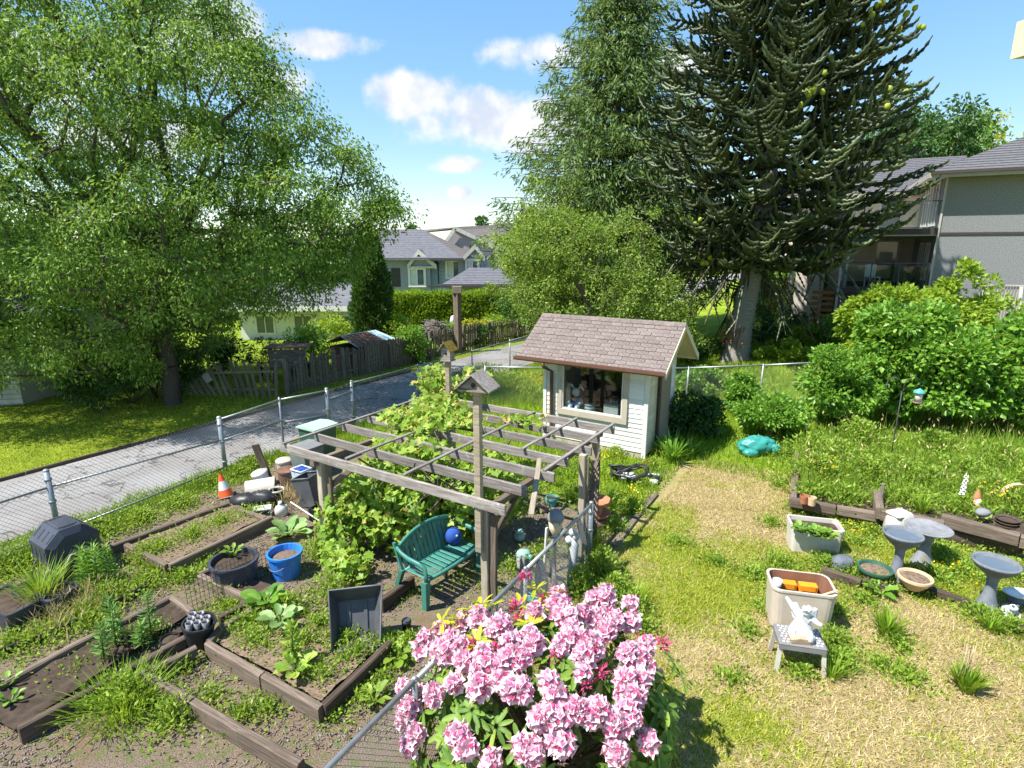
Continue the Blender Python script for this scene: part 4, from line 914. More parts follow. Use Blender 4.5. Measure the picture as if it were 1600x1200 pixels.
gr = MB().prism([(q[0].x, 42, z1), (q[1].x + 1.5, 42, z1), (q[2].x + 1.5, 46, q[3].z), (q[3].x, 46, q[3].z)], (0, 0, .12)).build('roof', M['th_roof'], ga); MB().prism([(q[0].x, 42, z1), (q[3].x, 46, q[3].z), (q[0].x, 50, z1)], (0, 0, .11)).build('roof_side', M['th_roof'], ga)
strips(gr, (q[0].x, 42, z1 + .12), (q[1].x + 1.5, 42, z1 + .12), (q[2].x + 1.5, 46, q[3].z + .12), (q[3].x, 46, q[3].z + .12), 10, M['th_roof'])
hbox(ga, 'wall', q[0].x + .5, q[1].x + 1, 42.5, 49, -2, z1, 'lilac_siding'); MB().box(((q[0].x + q[1].x) / 2, 41.95, z1 - .02), (q[1].x - q[0].x + 2, .12, .16)).build('gutter', M['dark_trim'], ga)
t2 = thing('townhouse', 'taupe sided townhouse gable with brown roof behind the garage', 'house', (at(740, 400, 60).x, 62, -2.4))
hbox(t2, 'wall', at(697, 400, 60).x, at(800, 400, 60).x, 60, 72, -2.4, Zv(398, 60), 'taupe_siding')
mb = MB().prism([at(690, 392, 59.9), at(711, 359, 59.9), at(800, 402, 59.9), at(800, 420, 59.9), at(690, 420, 59.9)], (0, .2, 0)); mb.build('gable_wall', M['taupe_siding'], t2); lap(t2, at(740, 400, 59.8).x, at(800, 400, 59.8).x, Zv(424, 59.8), Zv(405, 59.8), 59.8, 'cream', 7)
for (a, b) in ((at(692, 384, 59.6), at(711, 357, 59.6)), (at(711, 357, 59.6), at(804, 401, 59.6))): beam('bargeboard', t2, a, b, .12, .35, M['white_old'])
pr = MB().prism([at(711, 356.5, 59.7), at(806, 401, 59.7), at(806, 401, 59.7) + Vector((2.5, 10, .2)), at(711, 356.5, 59.7) + Vector((4.5, 10, .6))], (0, 0, .12)); pr.build('roof', M['th_roof_brown'], t2)
MB().prism([at(711, 356.5, 59.7), at(640, 366, 62), at(640, 362, 70), at(711, 356.5, 59.7) + Vector((0, 10, .2))], (0, 0, .1)).build('roof', M['th_roof_brown'], t2)
t3 = thing('townhouse', 'farthest pale blue grey townhouse gable at the right of the row', 'house', (at(790, 390, 80).x, 80, -2.4))
MB().prism([at(752, 366, 80), at(770, 353, 80), at(825, 378, 80), at(825, 420, 80), at(752, 420, 80)], (0, 8, 0)).build('gable_wall', M['blue_siding'], t3)
for (a, b) in ((at(754, 364, 79.8), at(770, 352, 79.8)), (at(770, 352, 79.8), at(826, 379, 79.8))): beam('bargeboard', t3, a, b, .15, .4, M['white_old'])
MB().prism([at(770, 351, 79.8), at(826, 378, 79.8), at(826, 378, 79.8) + Vector((4, 9, .4)), at(770, 351, 79.8) + Vector((5, 9, .5))], (0, 0, .15)).build('roof', M['th_roof_brown'], t3)

# white house glimpsed at the left edge, pale house behind the cherry
o = thing('white_cottage', 'pale lap sided cottage corner at the left edge of the lawn', 'house', g(-60, 660))
cA = g(38, 632); cB = cA - A * 0 - Vector((3.2, .9, 0))
mb = MB(); hW = 2.6; mb.prism([cA, cB, cB + Vector((0, 0, hW)), cA + Vector((0, 0, hW))], Vector((.35, 4.5, 0))); wl_ = mb.build('wall', M['white_old'], o)
dv = (cB - cA); dl = dv.length; dv.normalize(); nv_ = Vector((dv.y, -dv.x, 0)); nv_ = nv_ if nv_.y < 0 else -nv_
for k in range(16): beam('siding_board', wl_, cA + nv_ * .02 + Vector((0, 0, .12 + k * .155)), cB + nv_ * .02 + Vector((0, 0, .12 + k * .155)), .03, .145, M['white_old'])
ofs = OFF[o.name]; OFF[o.name] = Vector((0, 0, 0)); wq = window(o, (0, 0, 0), .9, .9, 'x'); OFF[o.name] = ofs; wq.location = cA + dv * 1.0 + nv_ * .03 + Vector((0, 0, .75)) - Vector(o.location); wq.rotation_euler = (0, 0, math.atan2(-dv.y, -dv.x))
MB().prism([cA + Vector((.5, -.5, hW)), cB + Vector((-.5, -.5, hW)), cB + Vector((0, 2.4, hW + 1.0)), cA + Vector((.4, 2.4, hW + 1.0))], (0, 0, .1)).build('roof', M['slate'], o)
o = thing('pale_bungalow', 'pale bungalow with white roof glimpsed through the cherry tree', 'house', (-10.5, 31, -.5))
hbox(o, 'wall', -15, -9.4, 31, 37, -.6, 1.55, 'siding'); hbox(o, 'fascia', -15.6, -8.8, 30.2, 30.28, 1.36, 1.62, 'white'); MB().prism([(-15.6, 30.3, 1.5), (-8.8, 30.3, 1.5), (-8.8, 34, 2.5), (-15.6, 34, 2.5)], (0, 0, .14)).build('roof', M['th_roof'], o)
for k in range(3): window(o, (-13.6 + 2.1 * k, 31, .55), 1.0, 1.0, 'x')

# ================================================================== things behind the picket fence
o = thing('garden_hut', 'low brown hut with rusty shingled roof behind the picket fence', 'hut', pt(-16.7, 15.6))
hut = pt(-16.75, 15.55); hb = MB(); hb.box(hut + Vector((0, 0, .49)), (1.5, 1.9, .98), AZ); hb.build('wall', M['brown_tin'], o)
rp = [hut + A * a + D * b for a, b in ((.85, -1.05), (.85, 1.05), (-.85, 1.05), (-.85, -1.05))]; zz = Vector((0, 0, 1.06))
pk = [hut - D * 1.05 + Vector((0, 0, 1.40)), hut + D * .75 + Vector((0, 0, 1.40))]
MB().prism([rp[0] + zz, rp[1] + zz, pk[1], pk[0]], (0, 0, .05)).build('roof', M['pale_roof'], o); rr = MB().prism([rp[3] + zz, rp[2] + zz, pk[1], pk[0]], (0, 0, .05)).build('roof', M['rust_roof'], o)
for k in range(6):
    for q in range(7):
        a0 = rp[0] + zz; f = k / 6; p = (rp[0] + zz).lerp(pk[0], f); e = (rp[1] + zz).lerp(pk[1], f); d0 = p.lerp(e, q / 7 + .01); d1 = p.lerp(e, (q + .93) / 7)
        if (q < 5): beam('shingle', o, d0 + Vector((0, 0, .07)), d1 + Vector((0, 0, .07)), .17, .02, M['rust_roof'], up=(A * .35 + Vector((0, 0, 1))))
o = thing('compost_crate', 'grey boarded crate with rusty lid above the picket fence', 'crate', pt(-17.6, 13.0))
c_ = at(450, 575, 19.3)
for k in range(6): beam('board', o, c_ + Vector((-.62, 0, .02 + k * .115)), c_ + Vector((.62, .1, .02 + k * .115)), .03, .105, M['old_wood'])
for k in range(6): beam('board', o, c_ + Vector((-.64, .02, .02 + k * .115)), c_ + Vector((-.8, .7, .02 + k * .115)), .03, .105, M['picket'])
MB().box(c_ + Vector((-.05, .35, .72)), (1.5, .95, .04), .1).build('lid', M['rust_roof'], o)
for x in (-.6, .6): beam('leg', o, (c_.x + x, c_.y + .1, -.05), (c_.x + x, c_.y + .1, c_.z + .1), .07, .07, M['picket'], up=A)
# brushwood heap, wicker nest and the gardener
rng = np.random.default_rng(21)
def twigheap(name, label, cat, c, rx, rz, m, n, L):
    o = thing(name, label, cat, c); d = nrm(rng.normal(size=(n, 3))); d[:, 2] = abs(d[:, 2]); P = np.array(c) + d * np.array([rx, rx * .8, rz]) * rng.uniform(.3, 1, n)[:, None]; e = nrm(rng.normal(size=(n, 3)) * np.array([1, 1, .35])) * L
    V, F = frust(P - e / 2, P + e / 2, np.full(n, .018), np.full(n, .012), 4); npobj('twigs', V, F, M[m], o, 'stuff'); MB().lathe([(rx * .9, 0), (rx * .7, rz * .5), (.05, rz * .85)], 12, c).build('core', M['bark'], o); return o
cb = at(592, 538, 24.2); twigheap('brushwood_heap', 'heap of orange brown cut branches behind the hut', 'heap', (cb.x, 24.2, .1), 1.0, 1.35, 'splinter', 500, .5)
cw = at(678, 522, 26); twigheap('wicker_heap', 'round heap of weathered grey sticks behind the picket fence', 'heap', (cw.x, 26, cw.z - .25), .75, .95, 'old_wood', 400, .6)
pp = at(705, 520, 28); pz = H(pp.x, 28)
def person(label, base, rz):
    o = thing('person', label, 'person', base, rz, world=False)
    J = [(0, 0, .92), (0, -.02, 1.15), (0, -.10, 1.38), (0, -.16, 1.48), (0, -.22, 1.56), (0, -.26, 1.66),       # pelvis..head
         (.10, 0, .88), (.11, -.02, .48), (.11, .03, .08), (.11, -.10, .04), (-.10, 0, .88), (-.12, .04, .48), (-.12, .08, .08), (-.12, -.05, .04),
         (.19, -.11, 1.38), (.25, -.18, 1.12), (.20, -.36, .98), (.19, -.43, .95), (-.19, -.11, 1.38), (-.25, -.18, 1.12), (-.20, -.36, .98), (-.19, -.43, .95)]
    Rr = [.14, .13, .15, .065, .085, .08, .095, .065, .045, .04, .095, .065, .045, .04, .065, .045, .035, .03, .065, .045, .035, .03]
    E_ = [(0, 1), (1, 2), (2, 3), (3, 4), (4, 5), (0, 6), (6, 7), (7, 8), (8, 9), (0, 10), (10, 11), (11, 12), (12, 13), (2, 14), (14, 15), (15, 16), (16, 17), (2, 18), (18, 19), (19, 20), (20, 21)]
    me = bpy.data.meshes.new('body'); me.from_pydata(J, E_, []); b = link('body', me, o); sk = b.modifiers.new('skin', 'SKIN'); b.modifiers.new('sub', 'SUBSURF').levels = 1; b.modifiers['sub'].render_levels = 1
    for v_, r_ in zip(me.skin_vertices[0].data, Rr): v_.radius = (r_, r_)
    me.skin_vertices[0].data[0].use_root = True; me.materials.append(M['skin'])
    sh_ = MB(); sh_.tube([(0, 0, .86), (0, -.01, 1.02), (0, -.05, 1.2), (0, -.11, 1.38), (0, -.15, 1.46)], [.175, .175, .19, .20, .10], 14); sh_.build('shirt', M['grey_cloth'], o)
    for sg in (-1, 1): MB().tube([(sg * .14, -.10, 1.40), (sg * .22, -.14, 1.28), (sg * .25, -.18, 1.13)], [.09, .075, .065], 10).build('sleeve', M['grey_cloth'], o)
    for sg in (-1, 1): MB().tube([(sg * .09, 0, .92), (sg * .11, 0, .5), (sg * .115, .05, .07)], [.12, .085, .06], 10).build('trouser_leg', M['dark_cloth'], o)
    MB().ball((0, -.235, 1.66), (.09, .10, .09), 12, 8).build('hair', M['brown_tin'], o)
    return o
person('person in pale grey shirt bending over plants behind the tall post', (pp.x + .1, 28, pz), R(60))

# ================================================================== trees
def in_cherry(n, rng):
    zs = np.array([1.2, 1.8, 2.6, 3.4, 4.3, 5.2, 5.8, 7, 8, 9, 10, 11, 12.2, 13.2]); xr = np.array([-8.6, -7.4, -6.2, -5.2, -4.6, -3.8, -3.0, -4.0, -5.0, -6.0, -6.6, -7.2, -8.3, -9.8])
    yr = np.array([2.6, 3.6, 4.2, 4.8, 5, 5, 5, 4.8, 4.6, 4.3, 4, 3.6, 2.8, 1.4]); out = []
    while len(out) < n:
        z = rng.uniform(1.25, 13.1); x = rng.uniform(-18.5, -2.6); r = np.interp(z, zs, xr); ry = np.interp(z, zs, yr)
        if x > r: continue
        if z < 1.9 and x < -13.4: continue
        if x > -9.6 and z < 2.5 + .12 * (x + 9.6) + .5 * rng.random(): continue
        w = np.clip((r - x) / (r + 11.0), 0, 1) if x > -11 else 1 - .75 * np.clip((-11 - x) / 8.5, 0, 1) ** 2 * 1.0
        y = 16.6 + ry * math.sqrt(max(.04, w if x > -11 else w)) * rng.uniform(-1, 1) * (.55 if x > r - .9 else 1)
        if z > 6.0 and rng.random() < .22: continue
        out.append((x, y, z))
    return out
rng = np.random.default_rng(4)
cb_ = g(270, 632)
tree('cherry_tree', 'huge leafy cherry tree arching over the lane from the left', 'tree', cb_, in_cherry(1450, rng), [cb_ - Vector((0, 0, .2)), cb_ + Vector((.05, 0, 1.2)), cb_ + Vector((-.05, .1, 2.4)), cb_ + Vector((0, .2, 3.6)), cb_ + Vector((.1, .3, 5))], 'lf_cherry', 185, .112, .052, 5, .72, .75, .25, 'bark', r_tip=.013)
# dark conifer skirt under the cherry: low spreading evergreen shrubs
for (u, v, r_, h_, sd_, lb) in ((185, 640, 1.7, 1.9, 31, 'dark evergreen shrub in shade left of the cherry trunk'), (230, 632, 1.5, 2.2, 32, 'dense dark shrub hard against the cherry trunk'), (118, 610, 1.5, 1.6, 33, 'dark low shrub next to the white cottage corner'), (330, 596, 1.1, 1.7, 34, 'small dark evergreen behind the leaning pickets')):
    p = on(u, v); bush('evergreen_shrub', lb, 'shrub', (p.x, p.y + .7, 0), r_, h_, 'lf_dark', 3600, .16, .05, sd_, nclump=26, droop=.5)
for k, (u, v) in enumerate(((403, 560), (425, 556), (455, 536), (475, 535))):
    p = at(u, v, 20.5); bush('potted_evergreen', ('dark conical evergreen behind the pale pickets', 'dark conical evergreen beside the crate', 'small evergreen above the crate lid', 'rightmost small evergreen above the crate lid')[k], 'shrub', (p.x, 20.5, 0), .42, 1.75, 'lf_dark', 900, .09, .03, 40 + k, nclump=14)

def conifer(name, label, base, h, r, seed, mat='lf_spruce', levels=44, n_br=11, nsp=46, lean=0, z0=1.5, sL=.25):
    rng = np.random.default_rng(seed); o = thing(name, label, 'tree', base); b = np.array(base, float)
    MB().tube([b + (0, 0, -.2), b + (0, 0, h * .5), b + (0, 0, h)], [.34, .18, .02], 9).build('trunk', M['bark'], o)
    Ps, Ds, B0_, B1_ = [], [], [], []
    for k in range(levels):
        f = (k + rng.uniform(-.3, .3)) / levels; f = min(max(f, 0), .995); z = z0 + (h - z0) * f; Rl = r * (1 - f) ** .74 * (.62 + .38 * min(1, f * 6)) + .12
        for q in range(n_br):
            a = 2 * math.pi * (q / n_br + k * .381) + rng.normal() * .15; L = Rl * rng.uniform(.72, 1.16); n = max(6, int(nsp * L / r))
            t_ = np.sort(rng.uniform(.12, 1, n)) ; dirh = np.array([math.cos(a), math.sin(a), 0]); sd = np.array([-dirh[1], dirh[0], 0])
            droopc = -.30 * L * t_ ** 1.0 + .22 * L * t_ ** 3 + .10 * L
            c = b + np.array([0, 0, z]) + dirh * (t_ * L)[:, None] + np.array([0, 0, 1]) * droopc[:, None]
            side = rng.uniform(-1, 1, n) * (1 - t_ * .7) * L * .36
            P = c + sd * side[:, None]; P[:, 2] -= abs(side) * .25 + rng.uniform(0, .12, n)
            dd = dirh * .55 + sd * (np.sign(side) * .5)[:, None] + rng.normal(size=(n, 3)) * .22; dd[:, 2] -= rng.uniform(.25, 1.15, n)
            Ps.append(P); Ds.append(dd); B0_.append(b + (0, 0, z)); B1_.append(c[-1])
    P = np.concatenate(Ps); Dd = np.concatenate(Ds); rep = 8; P = np.repeat(P, rep, 0) + rng.normal(size=(len(P) * rep, 3)) * .10; Dd = np.repeat(Dd, rep, 0) + rng.normal(size=(len(P), 3)) * .33
    l = sL * rng.uniform(.6, 1.3, len(P)); V, F = leafs(P, Dd, l, l * .24, rng, .15); npobj('crown', V, F, M[mat], o, 'stuff')
    V, F = frust(B0_, B1_, np.full(len(B0_), .035), np.full(len(B0_), .01), 4); npobj('branch', V, F, M['bark'], o, 'stuff'); return o
cp = at(962, 66, 26.5); conifer('spruce_tree', 'tall drooping spruce rising behind the bright green tree', (cp.x + .2, 26.5, .5), 16.6, 6.5, 6)
# bright deciduous tree in front of the spruce
def ell_att(c, r, n, rng, inner=.5, lo=-1):
    p, _ = shell(c, r, n, rng, lo, inner); return [tuple(q) for q in p]
rng = np.random.default_rng(9); q = at(925, 480, 19.5)
att_ = ell_att((q.x - .2, 19.5, 3.3), (2.7, 2.2, 2.6), 210, rng, .5, -.75) + ell_att((q.x - 1.6, 19.8, 4.4), (1.5, 1.4, 1.5), 80, rng, .4) + ell_att((q.x + 1.9, 19.3, 2.5), (1.7, 1.5, 1.5), 90, rng, .4)
tree('plum_tree', 'rounded bright green tree growing just behind the white shed', 'tree', (q.x, 19.6, .1), att_, [(q.x, 19.6, 0), (q.x, 19.6, 1.0), (q.x, 19.6, 2.2)], 'lf_plum', 105, .105, .055, 10, .44, .15, .15)
q = at(860, 360, 24); tree('young_maple', 'light green sapling crown at the left foot of the spruce', 'tree', (q.x, 24, .1), ell_att((q.x, 24, 4.6), (2.0, 1.6, 2.4), 150, rng, .4), [(q.x, 24, 0), (q.x, 24, 1.5), (q.x, 24, 3)], 'lf_bright', 70, .12, .07, 12, .5, .2, .12)
# columnar cypress by the hedge
q = at(582, 500, 24); o = thing('cypress_tree', 'tall columnar cypress between cherry tree and clipped hedge', 'tree', (q.x, 24, -.1)); rng = np.random.default_rng(14)
n = 26000; zz = rng.uniform(0, 1, n); a = rng.uniform(0, 2 * np.pi, n); rad = .92 * np.sin(np.clip(zz * 1.02 + .12, 0, 1) * np.pi) ** .6 * (.78 + .22 * np.sin(a * 5 + zz * 16) * np.sin(zz * 31 + a * 2)) * rng.uniform(.75, 1.05, n)
P = np.stack([q.x + rad * np.cos(a), 24 + rad * np.sin(a), .1 + zz * 6.2], 1); Dd = np.stack([np.cos(a) * .5, np.sin(a) * .5, np.full(n, .8)], 1) + rng.normal(size=(n, 3)) * .3
V, F = leafs(P, Dd, .2 * rng.uniform(.6, 1.2, n), .06, rng, .1); npobj('foliage', V, F, M['lf_cypress'], o, 'stuff'); MB().tube([(q.x, 24, -.2), (q.x, 24, 5.8)], [.14, .02], 8).build('trunk', M['bark'], o)
q = at(643, 350, 90); conifer('distant_fir', 'small distant fir poking above the townhouse roof', (q.x, 90, -2), 10.6, 1.6, 61, 'lf_cypress', 16, 7, 12, sL=.8)
q = at(752, 354, 95); bush('distant_tree', 'small distant round tree beyond the townhouse roofs', 'tree', (q.x, 95, -2), 2.0, 11.3, 'lf_far', 2500, .5, .3, 62, nclump=20)

# monkey puzzle
def monkey(label, base, seed):
    rng = np.random.default_rng(seed); o = thing('monkey_puzzle_tree', label, 'tree', base); b = Vector(base)
    tr = [b + Vector((0, 0, -.3)), b + Vector((.02, 0, .5)), b + Vector((.1, 0, 1.2)), b + Vector((.3, 0, 3)), b + Vector((.6, .1, 6)), b + Vector((.75, .1, 10)), b + Vector((.75, .1, 14.6))]
    rr_ = [.62, .50, .42, .36, .29, .20, .05]; mb = MB(); pts = []; rs = []
    for k in range(len(tr) - 1):
        m = max(2, int((tr[k + 1] - tr[k]).length / .11))
        for q in range(m): f = q / m; pts.append(tr[k].lerp(tr[k + 1], f)); rs.append((rr_[k] + (rr_[k + 1] - rr_[k]) * f) * (1.05 if len(pts) % 2 else .96))
    mb.tube(pts, rs, 14); mb.build('trunk', M['grey_bark'], o)
    def axis_at(z): return np.array([np.interp(z - b.z, [0, 3, 6, 10, 14.6], [b.x, b.x + .3, b.x + .6, b.x + .75, b.x + .75]), b.y + .05, z])
    ropes, tips = [], []; dead = []
    def rope(P, r, dd=False): (dead if dd else ropes).append((P, r))
    for k in range(21):
        f = k / 20; z = b.z + 3.9 + 10.2 * f; Rl = np.interp(f, [0, .06, .14, .25, .4, .62, .84, 1], [2.8, 3.6, 4.4, 4.65, 4.4, 3.7, 3.0, 1.9]); droop = np.interp(f, [0, .25, .6, 1], [-.42, -.20, .02, .35]); nb = 8
        for q in range(nb):
            a = 2 * math.pi * (q / nb + k * .29) + rng.normal() * .12; L = Rl * rng.uniform(.80, 1.08); dh = np.array([math.cos(a), math.sin(a), 0]); sd = np.array([-dh[1], dh[0], 0]); c0 = axis_at(z)
            tt = np.linspace(0, 1, 10); main = c0 + dh * (tt * L)[:, None] + np.array([0, 0, 1]) * (droop * L * tt + (.16 - droop * .55) * L * tt ** 3)[:, None]
            rope(main, .055)
            tips.append(main[-1])
            for s_ in np.arange(.22, 1.0, .05):
                for sg in (-1, 1):
                    if rng.random() < .12: continue
                    p = c0 + dh * s_ * L + np.array([0, 0, 1]) * (droop * L * s_ + (.16 - droop * .55) * L * s_ ** 3); l = rng.uniform(.75, 1.35) * (1.15 - .55 * s_) * min(1, L / 3.5)
                    u = np.linspace(0, 1, 8); d = nrm(dh * .75 + sd * sg * .8 + rng.normal(size=3) * .18)
                    sag = -.30 - .3 * max(0, -droop); P = p + d * (u * l)[:, None] + np.array([0, 0, 1]) * ((sag * u + (.62 + .2 * rng.random()) * u ** 2.6) * l * rng.uniform(.6, 1.15))[:, None]
                    rope(P, rng.uniform(.044, .058)); 
                    if s_ > .55 or rng.random() < .2: tips.append(P[-1])
    for k in range(30):                              # hanging lower skirt, many of the branches dead
        z = b.z + rng.uniform(2.4, 5.0); a = rng.uniform(0, 2 * math.pi); L = rng.uniform(1.8, 4.6); dh = np.array([math.cos(a), math.sin(a), 0]); c0 = axis_at(z); t_ = np.linspace(0, 1, 10); lowest = z - b.z - .35
        m_ = c0 + dh * (t_ * L)[:, None] + np.array([0, 0, 1]) * (-np.minimum(.62 * L, lowest * rng.uniform(.5, .95)) * t_ ** 2.1 + .12 * L * np.sin(t_ * math.pi))[:, None]; rope(m_, .036, rng.random() < .45)
        for s_ in (.3, .42, .54, .66, .78, .9, .97):
            p = m_[int(s_ * 9)]; u = np.linspace(0, 1, 6); d = nrm(dh * .6 + rng.normal(size=3) * .5); l = rng.uniform(.6, 1.3); P = p + d * (u * l)[:, None] * .6; P[:, 2] -= np.minimum(u * l * .9, max(.1, p[2] - b.z - .2)); rope(P, .03, rng.random() < .45)
    def build(lst, nm, mat):
        Vs, Fs, base_ = [], [], 0; K = 6
        for (P, r) in lst:
            m = max(10, int(np.linalg.norm(P[-1] - P[0]) / .065)); m = min(m, 44); x = np.linspace(0, 1, m); src = np.linspace(0, 1, len(P)); Q = np.stack([np.interp(x, src, P[:, c]) for c in range(3)], 1)
            d = nrm(np.gradient(Q, axis=0)); aa = nrm(np.cross(d, np.array([.13, .2, 1.]))); bb = np.cross(d, aa); saw = np.where(np.arange(m) % 2 == 0, 1.28, .62) * r * np.interp(x, [0, .1, .82, 1], [.8, 1, 1, .25])
            th_ = np.arange(K) * 2 * np.pi / K; off = (np.arange(m) % 2) * (np.pi / K); ang = th_[None] + off[:, None]
            V = Q[:, None] + (aa[:, None] * np.cos(ang)[..., None] + bb[:, None] * np.sin(ang)[..., None]) * saw[:, None, None]
            i = np.arange(m - 1)[:, None]; k_ = np.arange(K)[None]; Fq = np.stack([i * K + k_, i * K + (k_ + 1) % K, (i + 1) * K + (k_ + 1) % K, (i + 1) * K + k_], -1).reshape(-1, 4)
            Vs.append(V.reshape(-1, 3)); Fs.append(Fq + base_); base_ += m * K
        npobj(nm, np.concatenate(Vs), np.concatenate(Fs), M[mat], o, 'stuff')
    build(ropes, 'crown', 'lf_monkey'); build(dead, 'dead_branches', 'lf_monkey_dead')
    cm = MB().ball((0, 0, 0), (.085, .085, .10), 9, 7, wob=.12).mesh('cone', M['lf_cone']); tp = np.array(tips); tp = tp[(tp[:, 1] < b.y + 1.0)]
    cl_ = tp[rng.choice(len(tp), 12, False)]; cnt = 0
    for c in cl_:
        near = tp[np.argsort(np.linalg.norm(tp - c, axis=1))[:int(rng.integers(5, 10))]]
        for q in near:
            k_ = link('cone', cm, o); k_.location = Vector(q) + Vector((0, 0, .06)) - b; k_.rotation_euler = (rng.uniform(-.4, .4), rng.uniform(-.4, .4), 0); k_.scale = (rng.uniform(.75, 1.1),) * 3
    # splintered wound at the foot
    for k in range(60):
        a = rng.uniform(math.pi * .8, math.pi * 1.5); z = rng.uniform(.7, 1.4); q0 = b + Vector((.08 + math.cos(a) * .42, math.sin(a) * .42, z)); l = rng.uniform(.15, .5)
        beam('splinter', o, q0, q0 + Vector((math.cos(a) * l * rng.uniform(.1, .9) - .06, math.sin(a) * l * rng.uniform(0, .7), -l * rng.uniform(.3, 1.1))), rng.uniform(.015, .05), .015, M['splinter'], ch=.003)
    return o
mp_ = on(1153, 552); mp_ = Vector((8.45, 21.0, H(8.55, 21.0)))
monkey('big monkey puzzle tree with rope like branches and yellow green cones', mp_, 17)

# trees behind the grey house
def btree(name, label, u, vtop, Y_, r, mat, seed, zb=1.0, n=150, ln=50, L=.3):
    q = at(u, vtop, Y_); rng = np.random.default_rng(seed); hh = q.z - zb; c = (q.x, Y_, zb + hh * .58)
    return tree(name, label, 'tree', (q.x, Y_, zb), ell_att(c, (r, r, hh * .42), n, rng, .45), [(q.x, Y_, zb), (q.x, Y_, zb + hh * .25), (q.x, Y_, zb + hh * .45)], mat, ln, L, L * .55, seed, r * .22, .3, .3)
btree('maple_tree', 'dense dark green maple behind the grey house roof', 1455, 152, 42, 3.9, 'lf_far', 71, 1.5, 260, 55, .32)
btree('maple_tree', 'mid green tree between monkey puzzle and dark maple', 1405, 140, 40, 2.6, 'lf_far', 72, 1.5, 170, 55, .3)
btree('locust_tree', 'airy yellowing tree with bare limbs behind the house roof', 1548, 150, 46, 3.2, 'lf_gold', 73, 2, 120, 16, .3)
btree('golden_tree', 'golden yellow bushy tree just above the right roof slope', 1590, 215, 44, 3.4, 'lf_gold', 74, 2, 160, 55, .3)
btree('linden_tree', 'mid green bushy tree under the airy yellow tree', 1520, 205, 43, 3.4, 'lf_shrub', 75, 2, 180, 55, .32)

# hedges and shrubs at the back
def hedge(name, label, x0, x1, y0, y1, z0, z1, seed, n, mat='lf_hedge', group=None):
    rng = np.random.default_rng(seed); o = thing(name, label, 'hedge', ((x0 + x1) / 2, (y0 + y1) / 2, z0), group=group); Ps, Ns = [], []
    def face(m, f): u = rng.random(m); v = rng.random(m); P, N = f(u, v); Ps.append(P); Ns.append(np.broadcast_to(np.array(N, float), P.shape))
    dx, dy, dz = x1 - x0, y1 - y0, z1 - z0; tot = dx * dz + dx * dy + 2 * dy * dz
    face(int(n * dx * dz / tot), lambda u, v: (np.stack([x0 + u * dx, y0 + 0 * u, z0 + v * dz], 1), (0, -1, .4))); face(int(n * dx * dy / tot), lambda u, v: (np.stack([x0 + u * dx, y0 + v * dy, z1 + 0 * u], 1), (0, -.2, 1)))
    for xx, sg in ((x0, -1), (x1, 1)): face(int(n * dy * dz / tot), lambda u, v: (np.stack([xx + 0 * u, y0 + u * dy, z0 + v * dz], 1), (sg, 0, .4)))
    P = np.concatenate(Ps); N = np.concatenate(Ns); P = P - N * (rng.random(len(P)) ** 2 * .25)[:, None] + N * (.07 * np.sin(P[:, 0:1] * 4.1) * np.sin(P[:, 2:3] * 3.3 + P[:, 0:1])); Dd = N * .7 + rng.normal(size=P.shape) * .45; Dd[:, 2] += .35
    l = .17 * rng.uniform(.6, 1.3, len(P)); V, F = leafs(P, Dd, l, l * .4, rng, .15); npobj('foliage', V, F, M[mat], o, 'stuff'); MB().box(((x0 + x1) / 2, (y0 + y1) / 2, (z0 + z1) / 2), (dx - .4, dy - .4, dz - .3)).build('inner_twigs', M['bark'], o); return o
xa = at(590, 480, 33).x; xb = at(806, 480, 33).x; hedge('cedar_hedge', 'long clipped cedar hedge in front of the townhouses', xa, xb + .3, 32.6, 34.2, -.9, at(700, 459, 32.6).z, 81, 26000)
for (u, v, Y_, rad, vt, m, lb, sd_) in ((622, 528, 24, .95, 498, 'lf_bright', 'yellow green shrub behind the hut and hedge', 91), (645, 532, 23, .7, 508, 'lf_shrub', 'low leafy shrub right of the brushwood heap', 92), (742, 515, 29, .85, 495, 'lf_gold', 'round golden shrub just right of the tall post', 93),
        (776, 512, 30, .95, 486, 'lf_hedge', 'clipped bush with yellow top by the hedge end', 94), (742, 528, 27.5, 1.0, 505, 'lf_dark', 'dark clipped shrub below the golden shrub', 95), (695, 530, 27, .6, 503, 'lf_shrub', 'small green shrub left of the tall post', 96),
        (806, 470, 31, 1.3, 440, 'lf_cypress', 'dark shrub at the right end of the cedar hedge', 97), (480, 540, 22, 1.0, 500, 'lf_shrub', 'leafy shrub between crate and hut', 98), (515, 520, 25, 1.1, 490, 'lf_bright', 'pale green shrub behind the hut roof', 99)):
    p = at(u, v, Y_); zt = at(u, vt, Y_).z; zb = H(p.x, Y_); bush('garden_shrub', lb, 'shrub', (p.x, Y_, zb), rad, max(.6, zt - zb), m, 2200, .13, .07, sd_, nclump=24)
hedge('laurel_hedge', 'leafy hedge left of the grey house under the monkey puzzle', at(1185, 450, 30).x, at(1275, 450, 30).x, 29, 31, .9, at(1250, 425, 29).z, 83, 7000, 'lf_shrub')
